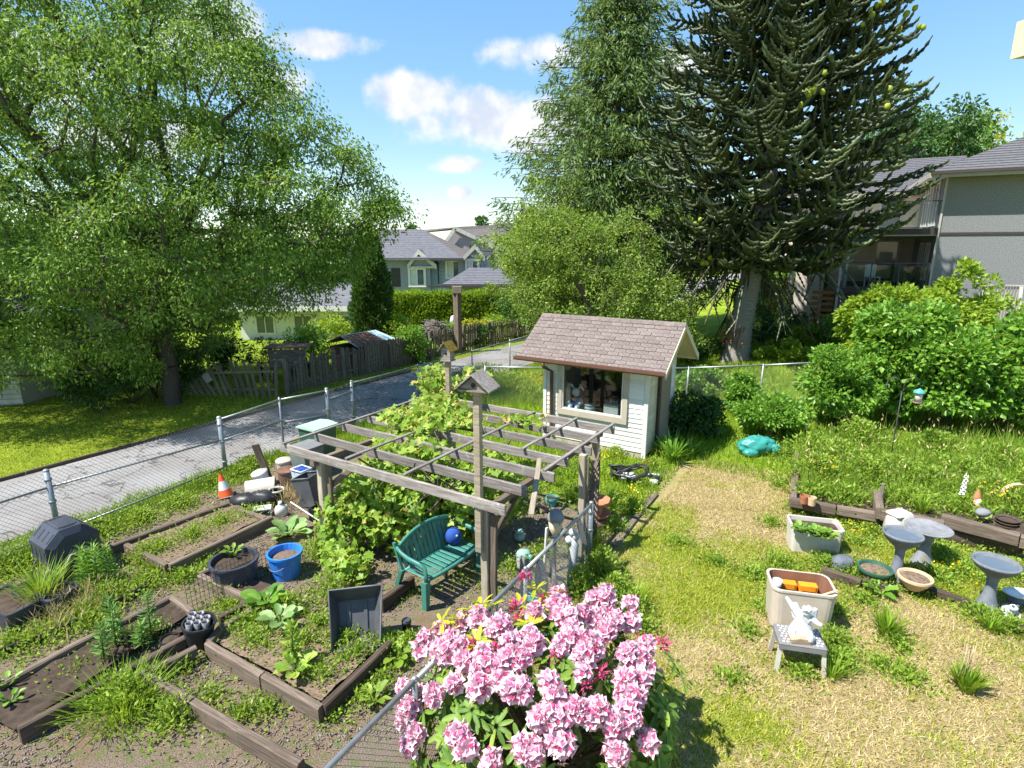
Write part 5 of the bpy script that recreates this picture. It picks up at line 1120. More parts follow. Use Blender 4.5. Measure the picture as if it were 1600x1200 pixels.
# ================================================================== raised beds
def tq(u, v, z=.17): return g(u, v, z)
def bed(label, boards, soil_poly, mat='timber', soil='soil', h=.17, zs=.11, w=.085):
    o = thing('raised_bed', label, 'raised bed', tq(*boards[0][0], 0))
    for bd in boards:
        a, b = bd[0], bd[1]; hh = bd[2] if len(bd) > 2 else h
        p, q = tq(*a, hh), tq(*b, hh); p.z = q.z = hh / 2 - .01
        beam('timber', o, p, q, w, hh + .02, M[bd[3] if len(bd) > 3 else mat], ch=.012)
    if soil_poly:
        P_ = [tq(u, v, zs) for (u, v) in soil_poly]; c = sum(P_, Vector()) / len(P_); mb = MB(); n = 14; rg = random.Random(len(label)); rows = []
        for i_ in range(n + 1):
            for j_ in range(n + 1):
                f, e = i_ / n, j_ / n; p = P_[0].lerp(P_[1], f).lerp(P_[3].lerp(P_[2], f), e); rows.append((p.x, p.y, zs + (rg.uniform(-.022, .022))))
        fs = [(i_ * (n + 1) + j_, (i_ + 1) * (n + 1) + j_, (i_ + 1) * (n + 1) + j_ + 1, i_ * (n + 1) + j_ + 1) for i_ in range(n) for j_ in range(n)]
        mb.add(rows, fs, 0, True); mb.build('soil', M[soil], o, 'stuff')
    return o
bed('long raised bed of bare dark soil with tall lilies at the bottom left', [((-40, 1088), (147, 990)), ((147, 989), (268, 930)), ((268, 931), (300, 953)), ((26, 1136), (252, 1014), .2, 'dark_timber'), ((252, 1013), (296, 990), .2, 'dark_timber')], [(-60, 1100), (268, 935), (298, 955), (22, 1140)])
bed('weedy raised bed beside the lane fence with planks on all sides', [((8, 919), (161, 856)), ((163, 855), (356, 784)), ((197, 849), (261, 881), .2), ((263, 882), (424, 806), .2), ((364, 791), (414, 808), .18)], [(200, 852), (362, 786), (418, 806), (265, 880)], soil='mulch')
bed('small raised bed holding the black barrel and wire mesh panel', [((312, 896), (390, 933)), ((312, 895), (345, 880)), ((342, 962), (380, 943), .2, 'dark_timber'), ((392, 936), (425, 915))], [(316, 898), (350, 882), (425, 915), (392, 935)])
bed('square raised bed of thick timbers with broad leaved plants inside', [((324, 1002), (410, 1052), .2), ((412, 1053), (502, 1104), .2), ((503, 1102), (607, 1002), .2, 'dark_timber'), ((345, 978), (402, 944), .2), ((594, 936), (645, 900), .2, 'dark_timber'), ((326, 1000), (346, 976), .2)], [(330, 998), (400, 946), (600, 1000), (502, 1094)], soil='mulch')
bed('bed of two crossed timbers in the bottom left corner', [((180, 1070), (307, 1009), .2), ((226, 1051), (375, 1136), .2), ((375, 1136), (470, 1190), .2)], None)
o = thing('edging_board', 'black landscape edging strip along the gravel path at left', 'edging', g(100, 985))
for a, b in (((-30, 1033), (102, 983)), ((102, 983), (170, 950)), ((170, 950), (240, 912))): beam('strip', o, g(*a, .05), g(*b, .05), .03, .13, M['black_plastic'])
o = thing('edging_board', 'weathered plank edging between wild bed and dry lawn', 'edging', g(990, 812))
beam('plank', o, g(958, 852, .02), g(990, 811, .02), .14, .06, M['timber']); beam('plank', o, g(991, 810, .02), g(1024, 772, .02), .12, .06, M['timber'])
o = thing('edging_board', 'rotting low timber edging under the bird baths', 'edging', g(1400, 920))
for a, b in (((1284, 892), (1345, 912)), ((1347, 908), (1400, 925)), ((1448, 922), (1515, 945)), ((1518, 955), (1640, 1000))): beam('plank', o, g(*a, .05), g(*b, .05), .10, .12, M['dark_timber'])
rb = thing('raised_bed', 'large terraced bed of stacked timbers full of weeds at right', 'raised bed', g(1380, 805))
def tb(a, b, z, hh=.16, w=.13, m='timber'): p = g(*a, z); q = g(*b, z); p.z = q.z = z - hh / 2; beam('timber', rb, p, q, w, hh, M[m], ch=.014)
tb((1237, 778), (1306, 790), .30); tb((1308, 790), (1372, 801), .30); tb((1239, 780), (1243, 740), .30); tb((1243, 738), (1247, 706), .30); tb((1238, 784), (1374, 804), .135, m='dark_timber')
tb((1376, 794), (1371, 765), .44, .2); tb((1378, 795), (1475, 814), .42, .2); tb((1472, 803), (1594, 834), .48, .2, .14); tb((1378, 806), (1596, 850), .24, .2, .12, 'dark_timber'); tb((1596, 836), (1700, 862), .46, .2)
V_ = [g(1243, 783, .2), g(1247, 706, .2), g(1720, 770, .28), g(1720, 860, .32), g(1470, 815, .3), g(1376, 800, .22)]
mb = MB(); mb.add(V_, [(0, 1, 5), (1, 2, 4, 5), (2, 3, 4)]); mb.build('soil', M['soil'], rb, 'stuff')
for (u, h_) in ((1372, .62),): beam('stake', rb, g(u, 806), g(u, 806) + Vector((0, 0, h_)), .06, .05, M['old_wood'], up=A)

# ================================================================== small builders
def rtub(name, label, cat, loc, rz, w, d, h, r, mat, taper=.9, th=.02, inner=None, wall='body', fill=None, fz=.8):
    o = thing(name, label, cat, loc, rz, world=False)
    def ring(k, inset, z):
        pts = []; hw, hd = w / 2 * k - inset, d / 2 * k - inset; rr = max(.01, min(r, hw, hd) - inset * .5)
        for (sx, sy, a0) in ((1, 1, 0), (-1, 1, 90), (-1, -1, 180), (1, -1, 270)):
            for q in range(5): a = R(a0 + 22.5 * q); pts.append((sx * (hw - rr) + rr * math.cos(a), sy * (hd - rr) + rr * math.sin(a), z))
        return pts
    rings = [ring(taper, 0, 0), ring(1, 0, h - .03), ring(1.03, 0, h - .03), ring(1.03, 0, h), ring(1, th, h), ring(taper, th, .03)]
    v = sum(rings, []); n = 20; mb = MB(); mb.add(v, [(i * n + k, i * n + (k + 1) % n, (i + 1) * n + (k + 1) % n, (i + 1) * n + k) for i in range(5) for k in range(n)], 0, False)
    mb.F.append(tuple(5 * n + k for k in range(n))); mb.M.append(0); mb.S.append(False)
    if inner: mb.M = [1 if (i // n) == 4 or i == len(mb.F) - 1 else 0 for i in range(len(mb.F))]
    mb.build(wall, [M[mat], M[inner or mat]], o)
    if fill: m2 = MB(); m2.add(ring((1 + taper) / 2, th + .004, h * fz), [tuple(range(n))]); m2.build('soil', M[fill], o)
    return o
def pot(name, label, cat, p, r, h, mat, rim=True, fill='soil', taper=.75, part='body', tilt=None, fz=.85, flare=1.0):
    o = thing(name, label, cat, p, rnd.uniform(0, 6), world=False)
    prof = [(.001, 0), (r * taper, 0), (r * (1 + taper) / 2 * flare, h * .5), (r, h - .03)] + ([(r * 1.07, h - .03), (r * 1.07, h)] if rim else [(r, h)]) + [(r * .95, h), (r * taper * .95, .03), (.001, .03)]
    MB().lathe(prof, 22).build(part, M[mat], o, smooth=False)
    if rim: MB().lathe([(r * 1.075, h - .035), (r * 1.085, h - .02), (r * 1.075, h + .002)], 22).build('rim', M[mat], o)
    if fill: MB().lathe([(r * .95 * (taper + (1 - taper) * fz), h * fz), (.001, h * fz + .02)], 16).build('soil', M[fill], o)
    if tilt: o.rotation_euler = tilt
    return o
def birdbath(label, p, h, rb, mat, bowl_d=.10, disc=False, rz=0):
    o = thing('birdbath', label, 'birdbath', p, rz, world=False); k = rb * .42
    ped = [(.001, 0), (k * 1.35, 0), (k * 1.38, .03), (k * 1.15, .07), (k * .95, .14), (k * .66, h * .36), (k * .55, h * .52), (k * .62, h * .66), (k * .9, h - bowl_d - .02), (k * 1.05, h - bowl_d)]
    MB().lathe(ped, 24, wob=.02).build('pedestal', M[mat], o)
    if disc: prof = [(.001, h - .06), (rb * .7, h - .05), (rb, h - .02), (rb * 1.02, h), (rb * .94, h + .005), (rb * .85, h - .012), (.001, h - .02)]
    else: prof = [(.001, h - bowl_d), (rb * .55, h - bowl_d), (rb * .85, h - bowl_d * .55), (rb, h - .025), (rb * 1.05, h), (rb * .96, h + .012), (rb * .88, h - .01), (rb * .7, h - bowl_d * .6), (.001, h - bowl_d * .8)]
    MB().lathe(prof, 28).build('bowl', M[mat], o)
    if not disc: MB().lathe([(.001, h - .035), (rb * .83, h - .035)], 24).build('water', M['water'], o)
    return o
birdbath('deep blue grey birdbath beside the green bowl planter', g(1398, 908), .76, .245, 'stone_blue', .17)
birdbath('shallow grey birdbath with flat disc top standing behind the others', g(1440, 884), .64, .30, 'stone_grey', .06, True)
o3 = birdbath('blue grey birdbath standing alone at the far right', g(1540, 954), .72, .255, 'stone_blue', .15)
pot('bowl_planter', 'dark green bowl planter filled with soil beside the birdbath', 'planter', g(1364, 908) + Vector((0, 0, .02)), .21, .20, 'bin_green', True, 'mulch', .6, fz=.8, flare=1.1)
pot('bowl_planter', 'tan clay bowl planter on the low timber edging', 'planter', g(1425, 928) + Vector((0, 0, .09)), .20, .19, 'tan_clay', True, 'mulch', .45, fz=.86, flare=1.2)
o = thing('rock', 'dark blue grey boulder beside the green bowl planter', 'rock', g(1316, 893)); mb = MB().ball(g(1316, 890) + Vector((0, 0, .10)), (.19, .13, .13), 14, 9, wob=.12, rg=random.Random(4)); mb.build('stone', M['rock'], o)
o = thing('draped_sack', 'white plastic sack leaning on the timber wall behind the birdbaths', 'sack', g(1408, 850)); c = g(1408, 846)
mb = MB().ball(c + Vector((0, .1, .24)), (.23, .17, .29), 16, 11, wob=.09, rg=random.Random(9)); mb.build('bag', M['white_old'], o); mb = MB().box(c + Vector((-.02, .12, .44)), (.34, .26, .07), .3, ch=.03); mb.build('folded_top', M['white'], o)
pl = rtub('planter_tub', 'stained white rectangular tub planted with greens near raised bed', 'planter', g(1274, 862) + Vector((0, .12, 0)), R(-14), .74, .42, .44, .06, 'white_old', .94, .02, None, 'body', 'soil', .85)
MB().tube([(.375, -.1, .36), (.40, -.1, .33), (.40, .1, .33), (.375, .1, .36)], .012, 6).build('handle', M['white_old'], pl)
bn = rtub('storage_bin', 'beige rounded bin with orange trays inside behind the stool', 'bin', g(1253, 985) + Vector((.02, .20, 0)), R(-13), .74, .50, .56, .11, 'beige', .93, .018, 'bin_inside')
for k in range(2): q = MB(); q.box((-.12 + .25 * k, .14, .40), (.22, .10, .12), ch=.008); q.box((-.12 + .25 * k, .085, .42), (.16, .012, .07)); t_ = q.build('orange_tray', M['orange'], bn)
MB().lathe([(.001, 0), (.045, 0), (.06, .14), (.055, .14), (.04, .012)], 14, (-.27, .02, .40)).build('plastic_cup', M['pale_blue'], bn); MB().ball((-.20, -.12, .43), (.10, .07, .04), 12, 7).build('tan_lid', M['tan_clay'], bn)
MB().tube([(.05, -.02, .30), (.36, -.20, .62)], .014, 6).build('stick', M['tan_clay'], bn)
so_ = thing('step_stool', 'grey plastic step stool with perforated top carrying the white statue', 'stool', g(1250, 1046) + Vector((0, .10, 0)), R(-13), world=False)
mb = MB(); mb.box((0, 0, .355), (.50, .36, .03), ch=.012); mb.box((0, -.17, .32), (.48, .015, .06)); mb.box((0, .17, .32), (.48, .015, .06)); mb.box((-.24, 0, .32), (.015, .34, .06)); mb.box((.24, 0, .32), (.015, .34, .06)); mb.build('seat', M['mid_grey'], so_)
hm = MB().lathe([(.001, .0015), (.016, .0015)], 8).mesh('seat_hole', M['white_old'])
for a in range(10):
    for b in range(7):
        k = link('seat_hole', hm, so_); k.location = (-.20 + .044 * a + (.02 if b % 2 else 0), -.14 + .046 * b, .3705)
for a in (-1, 1):
    for b in (-1, 1):
        q = MB(); q.prism([(a * .20, b * .15, .34), (a * .245, b * .15, .34), (a * .27, b * .19, 0), (a * .225, b * .19, 0)], (0, -b * .03, 0)); q.build('leg', M['white_old'], so_)
sp = Vector(so_.location)
o = thing('cherub_statue', 'white stone cherub statue bowing with raised arm on the stool', 'statue', sp + Vector((.02, .02, .37)), R(-30), world=False)
mb = MB(); mb.lathe([(.001, 0), (.10, 0), (.105, .03), (.09, .05), (.001, .05)], 14, (.02, -.03, 0), sx=1.3); mb.build('plinth', M['white_stone'], o)
J = [(0, 0, .10), (0, -.01, .19), (.01, -.03, .28), (.02, -.06, .33), (.03, -.10, .37), (.07, -.05, .08), (.10, -.13, .10), (.10, -.15, .03), (-.06, -.05, .08), (-.08, -.13, .07), (-.07, -.16, .02), (-.08, -.02, .29), (-.14, .03, .34), (-.20, .05, .40), (.09, -.05, .28), (.15, -.10, .26), (.20, -.12, .27)]
Rr = [.075, .065, .065, .035, .052, .05, .04, .03, .05, .04, .03, .035, .028, .02, .035, .028, .02]
me = bpy.data.meshes.new('body'); me.from_pydata(J, [(0, 1), (1, 2), (2, 3), (3, 4), (0, 5), (5, 6), (6, 7), (0, 8), (8, 9), (9, 10), (2, 11), (11, 12), (12, 13), (2, 14), (14, 15), (15, 16)], []); b = link('body', me, o)
sk = b.modifiers.new('skin', 'SKIN'); sb = b.modifiers.new('sub', 'SUBSURF'); sb.levels = sb.render_levels = 1
for v_, r_ in zip(me.skin_vertices[0].data, Rr): v_.radius = (r_, r_)
me.skin_vertices[0].data[0].use_root = True; me.materials.append(M['white_stone'])
for sg in (-1, 1): MB().prism([(sg * .03, .04, .25), (sg * .09, .08, .33), (sg * .13, .09, .31), (sg * .13, .09, .22), (sg * .10, .08, .14), (sg * .05, .05, .15)], (.01, .025, 0)).build('wing', M['white_stone'], o)
mb = MB()
for k in range(14): a = k * 2.4; mb.ball((.03 + .036 * math.cos(a), -.085 + .036 * math.sin(a), .385 + .012 * (k % 3)), .019, 7, 5)
mb.build('curly_hair', M['white_stone'], o)
MB().lathe([(.115, .0), (.125, .03), (.105, .09), (.085, .15), (.066, .21), (.062, .26), (.001, .29)], 18, (.0, -.03, .02), sx=1.05, sy=.85, wob=.09).build('robe', M['white_stone'], o)
o = tag(MB().prism([sp + Vector((-.16, -.14, .372)), sp + Vector((.07, -.17, .372)), sp + Vector((.07, -.17, .43)), sp + Vector((-.08, -.16, .45)), sp + Vector((-.17, -.14, .42))], (.03, .16, 0)).build('broken_slab', M['card']), 'broken tan slab lying on the stool in front of the statue', 'slab')
# small ornaments far right
o = thing('garden_ornament', 'small white cast stone frog sitting by the right birdbath', 'ornament', g(1574, 962)); c = g(1574, 960); MB().ball(c + Vector((0, 0, .07)), (.07, .08, .07), 12, 8, wob=.05).build('body', M['white_stone'], o); MB().ball(c + Vector((0, -.06, .14)), (.055, .05, .045), 10, 7).build('head', M['white_stone'], o)
for sg in (-1, 1): MB().ball(c + Vector((sg * .03, -.08, .18)), .018, 8, 6).build('eye', M['rock'], o); MB().tube([c + Vector((sg * .07, 0, .06)), c + Vector((sg * .09, -.08, .03)), c + Vector((sg * .05, -.11, .01))], [.035, .025, .018], 7).build('leg', M['white_stone'], o)
o = thing('shell_dish', 'white shell shaped dish propped on stones at the right edge', 'dish', g(1588, 950)); c = g(1588, 945) + Vector((0, 0, .13)); mb = MB(); mb.lathe([(.001, 0), (.12, .01), (.19, .05), (.185, .06), (.11, .025), (.001, .015)], 20, c, sy=.7, wob=.06); mb.build('dish', M['white'], o); MB().ball(c - Vector((0, -.02, .07)), (.10, .09, .08), 10, 7, wob=.1).build('support_stone', M['rock'], o)
pot('turned_pot', 'orange clay pot upside down at left end of the timber bed', 'pot', g(1256, 786, .30), .075, .15, 'terracotta', False, None, .8); pot('turned_pot', 'tan clay pot upside down beside the orange pot on timber', 'pot', g(1268, 789, .30), .07, .15, 'tan_clay', False, None, .85)
for k in (-1, -2): pass
o = thing('gnome', 'faded terracotta gnome figure among weeds in the raised bed', 'gnome', g(1522, 800, .3)); c = g(1522, 800, .3); MB().lathe([(.001, 0), (.09, 0), (.10, .06), (.08, .16), (.05, .22), (.001, .22)], 14, c).build('body', M['tan_clay'], o); MB().ball(c + Vector((0, 0, .25)), .055, 10, 7).build('head', M['skin'], o); MB().lathe([(.06, .27), (.04, .34), (.001, .43)], 12, c).build('hat', M['terracotta'], o); MB().ball(c + Vector((0, -.05, .21)), (.04, .03, .06), 8, 6).build('beard', M['white_stone'], o)
o = tag(MB().ball(g(1535, 806, .42) + Vector((0, 0, .06)), (.12, .09, .07), 12, 8, wob=.08).build('stone', M['stone_grey']), 'pale round stone on the upper timber beside the gnome', 'stone')
o = thing('saucer_stack', 'stack of dark saucers on the upper timber at right', 'saucers', g(1572, 822, .5)); c = g(1572, 822, .48)
for k in range(3): MB().lathe([(.001, .01 + .045 * k), (.13, .01 + .045 * k), (.16, .045 + .045 * k), (.15, .045 + .045 * k), (.12, .02 + .045 * k)], 20, c).build('saucer', M['dark_timber'], o)
o = thing('wicker_ring', 'pale twig wreath lying among weeds at the right edge', 'wreath', g(1590, 770, .6)); c = g(1592, 772, .55)
for k in range(5): MB().tube([c + Vector((.22 * math.cos(a + k), .05 + .03 * k * .3 + .02 * math.sin(3 * a + k), .16 * math.sin(a + k))) for a in [i_ * 2 * math.pi / 16 for i_ in range(17)]], .014, 5).build('twig', M['tan_clay'], o)
# shepherd's hook and feeder
p = bp(1396, 690, 11.4); p.z = H(p.x, p.y)
o = thing('shepherd_hook', 'thin metal double shepherd hook in front of the leafy shrubs', 'hook', p)
MB().tube([p, p + Vector((0, 0, 1.75))], .011, 6).build('pole', M['dark_wire'], o)
for sg, ww in ((1, .36), (-1, .34)): MB().tube([p + Vector((0, 0, 1.7)), p + Vector((sg * .05, 0, 1.95)), p + Vector((sg * .2, 0, 2.06)), p + Vector((sg * ww * .95, 0, 1.97)), p + Vector((sg * ww, 0, 1.84)), p + Vector((sg * (ww + .05), 0, 1.82))], .009, 6).build('hook', M['dark_wire'], o)
q = p + Vector((.37, 0, 1.80)); o = thing('bird_feeder', 'hanging bird feeder with bright green roof on the hook', 'feeder', q)
MB().lathe([(.11, -.10), (.10, -.06), (.02, -.02), (.001, 0)], 14, q).build('roof', M['teal'], o); MB().lathe([(.001, -.30), (.065, -.30), (.07, -.10), (.001, -.10)], 12, q).build('seed_tube', M['white_old'], o); MB().lathe([(.001, -.33), (.09, -.33), (.09, -.30), (.001, -.30)], 12, q).build('tray', M['brown_tin'], o)
# teal tarp bundle
p = on(1186, 712); o = thing('tarp_bundle', 'crumpled teal plastic tarp bundle in front of the bushes', 'tarp', p)
mb = MB().ball(p + Vector((0, .15, .17)), (.44, .24, .23), 26, 18, wob=.16, rg=random.Random(3)); mb.build('bundle', M['teal'], o); MB().ball(p + Vector((.36, .05, .14)), (.16, .15, .13), 14, 9, wob=.16, rg=random.Random(8)).build('loose_fold', M['teal'], o); MB().ball(p + Vector((-.2, -.03, .08)), (.2, .12, .09), 14, 9, wob=.16, rg=random.Random(6)).build('loose_fold', M['teal'], o)

# ================================================================== bench
bo = thing('garden_bench', 'green plastic garden bench with slatted back under the pergola', 'bench', Vector((-1.0, 7.2, 0)), R(54), world=False)
L = 1.10; sm2 = MB()
n = 13
for k in range(n):
    x = -L / 2 + .06 + (L - .12) * k / (n - 1); e = abs(x) / (L / 2); top = .86 - .10 * e ** 2.2
    MB().prism([(x - .028, .17, .43), (x + .028, .17, .43), (x + .028, .30, top - .03), (x - .028, .30, top - .03)], (0, .018, 0)).build('back_slat', M['green_plastic'], bo)
for k in range(12):
    x = -L / 2 + .05 + (L - .1) * k / 11; MB().box((x, -.02, .422), (.066, .40, .018), ch=.006).build('seat_slat', M['green_plastic'], bo)
MB().tube([(-L / 2 + .02 + (L - .04) * k / 16, .305 - .03 * abs(2 * k / 16 - 1) ** 2, .86 - .115 * abs(2 * k / 16 - 1) ** 2.2) for k in range(17)], .034, 8, sq=.7).build('top_rail', M['green_plastic'], bo)
mb = MB(); mb.tube([(-L / 2, -.22, .405), (-L / 4, -.25, .40), (0, -.26, .40), (L / 4, -.25, .40), (L / 2, -.22, .405)], .028, 8); mb.tube([(-L / 2, .17, .42), (L / 2, .17, .42)], .026, 8); mb.build('seat_frame', M['green_plastic'], bo)
for sg in (-1, 1):
    x = sg * (L / 2 + .02)
    MB().tube([(x, .29, .74), (x, .20, .68), (x + sg * .015, .05, .655), (x + sg * .015, -.14, .645), (x, -.23, .61), (x, -.26, .50), (x, -.255, .40)], [.03, .034, .038, .038, .036, .032, .032], 8, sq=.75).build('arm_rest', M['green_plastic'], bo)
    MB().prism([(x - .045, -.29, .42), (x + .045, -.29, .42), (x + .03, -.27, 0), (x - .03, -.27, 0)], (0, .085, 0)).build('leg', M['green_plastic'], bo)
    MB().prism([(x - .035, .16, .44), (x + .035, .16, .44), (x + .028, .33, 0), (x - .028, .33, 0)], (0, .06, 0)).build('leg', M['green_plastic'], bo)
    MB().prism([(x - .02, .17, .42), (x + .02, .17, .42), (x + .02, .31, .80), (x - .02, .31, .80)], (0, .04, 0)).build('back_post', M['green_plastic'], bo)
bm_ = bo.matrix_basis.copy()
def bl(x, y, z): return Matrix.Rotation(R(54), 3, 'Z') @ Vector((x, y, z)) + Vector((-1.0, 7.2, 0))
o = thing('blue_cushion', 'round blue cushion lying at the right end of bench', 'cushion', bl(.36, .08, .44)); MB().ball(bl(.36, .09, .56), (.12, .10, .14), 16, 11, wob=.03).build('cover', M['blue_cloth'], o); MB().ball(bl(.34, .02, .60), (.035, .03, .03), 8, 6).build('pale_motif', M['pale_blue'], o)

# solar lantern on a stake, solar light, ornaments under the pergola
p = at(868, 815, 7.0); p.z = 0; o = thing('solar_lantern', 'tall lantern with grey domed lid on a black stake by the fence', 'lantern', p)
MB().tube([p, p + Vector((0, 0, .86))], .022, 8).build('stake', M['black_plastic'], o); MB().lathe([(.03, .86), (.05, .90), (.085, .97), (.10, 1.12), (.001, 1.12)], 14, p).build('lamp_shade', M['lantern_glass'] if 'lantern_glass' in M else M['soffit'], o)
MB().lathe([(.115, 1.115), (.12, 1.14), (.10, 1.19), (.085, 1.20), (.08, 1.235), (.001, 1.24)], 16, p).build('lid', M['mid_grey'], o)
for k in range(6): a = k * math.pi / 3; MB().tube([p + Vector((.05 * math.cos(a), .05 * math.sin(a), .90)), p + Vector((.10 * math.cos(a), .10 * math.sin(a), 1.12))], .006, 4).build('rib', M['dark_metal'], o)
p = g(636, 990); o = thing('path_light', 'short black cylinder path light in the shade near the bench', 'light', p); MB().lathe([(.001, 0), (.055, 0), (.055, .15), (.06, .155), (.06, .19), (.001, .20)], 14, p).build('body', M['black_plastic'], o); MB().lathe([(.001, .202), (.05, .202)], 14, p).build('solar_panel', M['navy_plastic'], o)
p = g(818, 872); o = thing('turtle_ornament', 'pale turquoise turtle ornament on dirt behind the pergola post', 'ornament', p); MB().ball(p + Vector((0, 0, .06)), (.12, .10, .09), 14, 9).build('shell', M['pale_turq'], o); MB().ball(p + Vector((.10, -.08, .06)), .045, 9, 6).build('head', M['turquoise'], o)
for (a, b) in ((-.08, -.08), (.08, -.09), (-.09, .07), (.09, .07)): MB().ball(p + Vector((a, b, .025)), (.04, .03, .025), 8, 5).build('leg', M['turquoise'], o)
p = g(812, 845); o = thing('frog_ornament', 'small turquoise frog ornament just behind the turtle', 'ornament', p); MB().ball(p + Vector((0, 0, .08)), (.09, .09, .09), 12, 8).build('body', M['pale_turq'], o); MB().ball(p + Vector((0, -.04, .19)), (.07, .06, .05), 10, 7).build('head', M['pale_turq'], o)
for sg in (-1, 1): MB().ball(p + Vector((sg * .04, -.06, .235)), .02, 8, 6).build('eye', M['rock'], o)
pot('glazed_pot', 'small turquoise glazed pot beside the right pergola post', 'pot', g(862, 790), .11, .17, 'turquoise', True, 'soil', .7)
p = g(848, 800); tag(MB().ball(p + Vector((0, 0, .05)), (.12, .09, .07), 10, 7, wob=.1).build('stone', M['brown_tin']), 'brown stone beside the small turquoise glazed pot', 'stone')
# lichened driftwood and netting behind the low fence
o = thing('driftwood', 'bundle of lichened grey driftwood propped behind the low chain fence', 'driftwood', g(850, 950)); rg = random.Random(12)
for k in range(9):
    b_ = g(842 + rg.uniform(-22, 26), 948 + rg.uniform(-12, 8)); tp_ = b_ + Vector((rg.uniform(-.18, .18), rg.uniform(.0, .25), rg.uniform(.45, .75))); MB().tube([b_, b_.lerp(tp_, .5) + Vector((rg.uniform(-.05, .05), .02, 0)), tp_], [.055, .045, .03], 7, sq=.6).build('branch', M['grey_bark'], o)
o = thing('driftwood', 'pale knobbly driftwood stump standing left of the lattice', 'driftwood', g(893, 905)); b_ = g(893, 905)
MB().tube([b_, b_ + Vector((.02, .03, .3)), b_ + Vector((.03, .05, .52)), b_ + Vector((.0, .06, .64))], [.07, .06, .07, .05], 9).build('stem', M['white_stone'], o)
for (x, z, r_) in ((-.05, .60, .06), (.05, .66, .065), (.0, .72, .055)): MB().ball(b_ + Vector((x, .05, z)), r_, 9, 7, wob=.14).build('knob', M['white_stone'], o)
o = thing('white_stake', 'white painted stake leaning beside the solar lantern', 'stake', g(852, 885)); beam('stake', o, g(850, 900), g(850, 900) + Vector((.04, .12, .72)), .06, .03, M['white_old'], up=A)
o = thing('netting_roll', 'crumpled green plastic netting behind the rhododendron', 'netting', g(830, 985)); rng = np.random.default_rng(6); n = 160; d0 = nrm(rng.normal(size=(n, 3))); d0[:, 2] = abs(d0[:, 2]); c = np.array(g(835, 985)); P0_ = c + d0 * np.array([.35, .22, .5]) * rng.uniform(.5, 1, n)[:, None]; e = nrm(np.cross(d0, rng.normal(size=(n, 3)))) * .14
V, F = frust(P0_ - e, P0_ + e, np.full(n, .006), np.full(n, .006), 4); npobj('net_strands', V, F, M['turquoise'], o, 'stuff')
# stacked terracotta bowls on a pot, rubbish pile by the shed
p = g(934, 822); o = thing('planter_stack', 'tiered terracotta bowls stacked on a barrel near the lattice', 'planter', p)
MB().lathe([(.001, 0), (.17, 0), (.19, .1), (.18, .17), (.001, .17)], 18, p).build('barrel', M['brown_tin'], o); MB().lathe([(.05, .17), (.16, .20), (.22, .27), (.21, .27), (.14, .22), (.001, .22)], 20, p).build('bowl', M['terracotta'], o); MB().lathe([(.06, .22), (.07, .40), (.001, .40)], 12, p).build('stem', M['terracotta'], o); MB().lathe([(.05, .40), (.17, .43), (.215, .50), (.205, .505), (.15, .45), (.001, .44)], 20, p).build('bowl', M['terracotta'], o)
o = thing('rubbish_pile', 'heap of black pipe coils and torn white plastic by the shed', 'heap', g(985, 752)); rg = random.Random(31); c = g(985, 752)
for k in range(7):
    r_ = rg.uniform(.18, .34); cc_ = c + Vector((rg.uniform(-.3, .22), rg.uniform(-.05, .22), rg.uniform(.06, .24))); ti = Matrix.Rotation(rg.uniform(-.5, .5), 3, 'X') @ Matrix.Rotation(rg.uniform(-.4, .4), 3, 'Y')
    MB().tube([cc_ + ti @ Vector((r_ * math.cos(a), r_ * .75 * math.sin(a), .02 * math.sin(3 * a))) for a in [i_ * 2 * math.pi / 20 for i_ in range(21)]], .022, 6).build('pipe_coil', M['black_plastic'], o)
for k in range(9):
    cc_ = c + Vector((rg.uniform(-.2, .5), rg.uniform(-.25, .15), rg.uniform(.04, .14))); MB().ball(cc_, (rg.uniform(.08, .16), rg.uniform(.06, .12), .05), 10, 6, wob=.25, rg=rg).build('plastic_scrap', M['white' if k % 3 else 'black_plastic'], o)
# ================================================================== wheelbarrow tray
p = g(560, 1012); o = thing('wheelbarrow_tray', 'dark grey plastic wheelbarrow tray tipped upright beside the square bed', 'tray', p, R(12), world=False)
ti = Matrix.Rotation(R(-66), 3, 'X'); o_ = []
def tr_(x, y, z): return Vector((0, .02, .02)) + Matrix.Rotation(R(62), 3, 'X') @ Vector((x, y, z))
def quadshell(pts_lo, pts_hi): pass
lo = [(-.19, .10, 0), (.19, .10, 0), (.22, .52, 0), (-.22, .52, 0)]; hi = [(-.27, .0, .24), (.27, .0, .24), (.31, .68, .20), (-.31, .68, .20)]
v = [tr_(x, y, -z) for x, y, z in lo] + [tr_(x, y, -z + .0) for x, y, z in [(a, b, -c) for a, b, c in hi]]
mb = MB(); vv = [tr_(x, y, z) for x, y, z in lo] + [tr_(x, y, z) for x, y, z in hi]
mb.add(vv, [(0, 1, 2, 3), (0, 4, 5, 1), (1, 5, 6, 2), (2, 6, 7, 3), (3, 7, 4, 0)]); tr = mb.build('tray', M['grey_plastic'], o); sl_ = tr.modifiers.new('thick', 'SOLIDIFY'); sl_.thickness = .012
MB().tube([vv[4], vv[5], vv[6], vv[7], vv[4]], .016, 6).build('rim', M['grey_plastic'], o)
for a in (-.1, .1): MB().prism([tr_(a - .02, .14, .004), tr_(a + .02, .14, .004), tr_(a + .02, .5, .004), tr_(a - .02, .5, .004)], tr_(0, 0, .014) - tr_(0, 0, 0)).build('floor_rib', M['grey_plastic'], o)
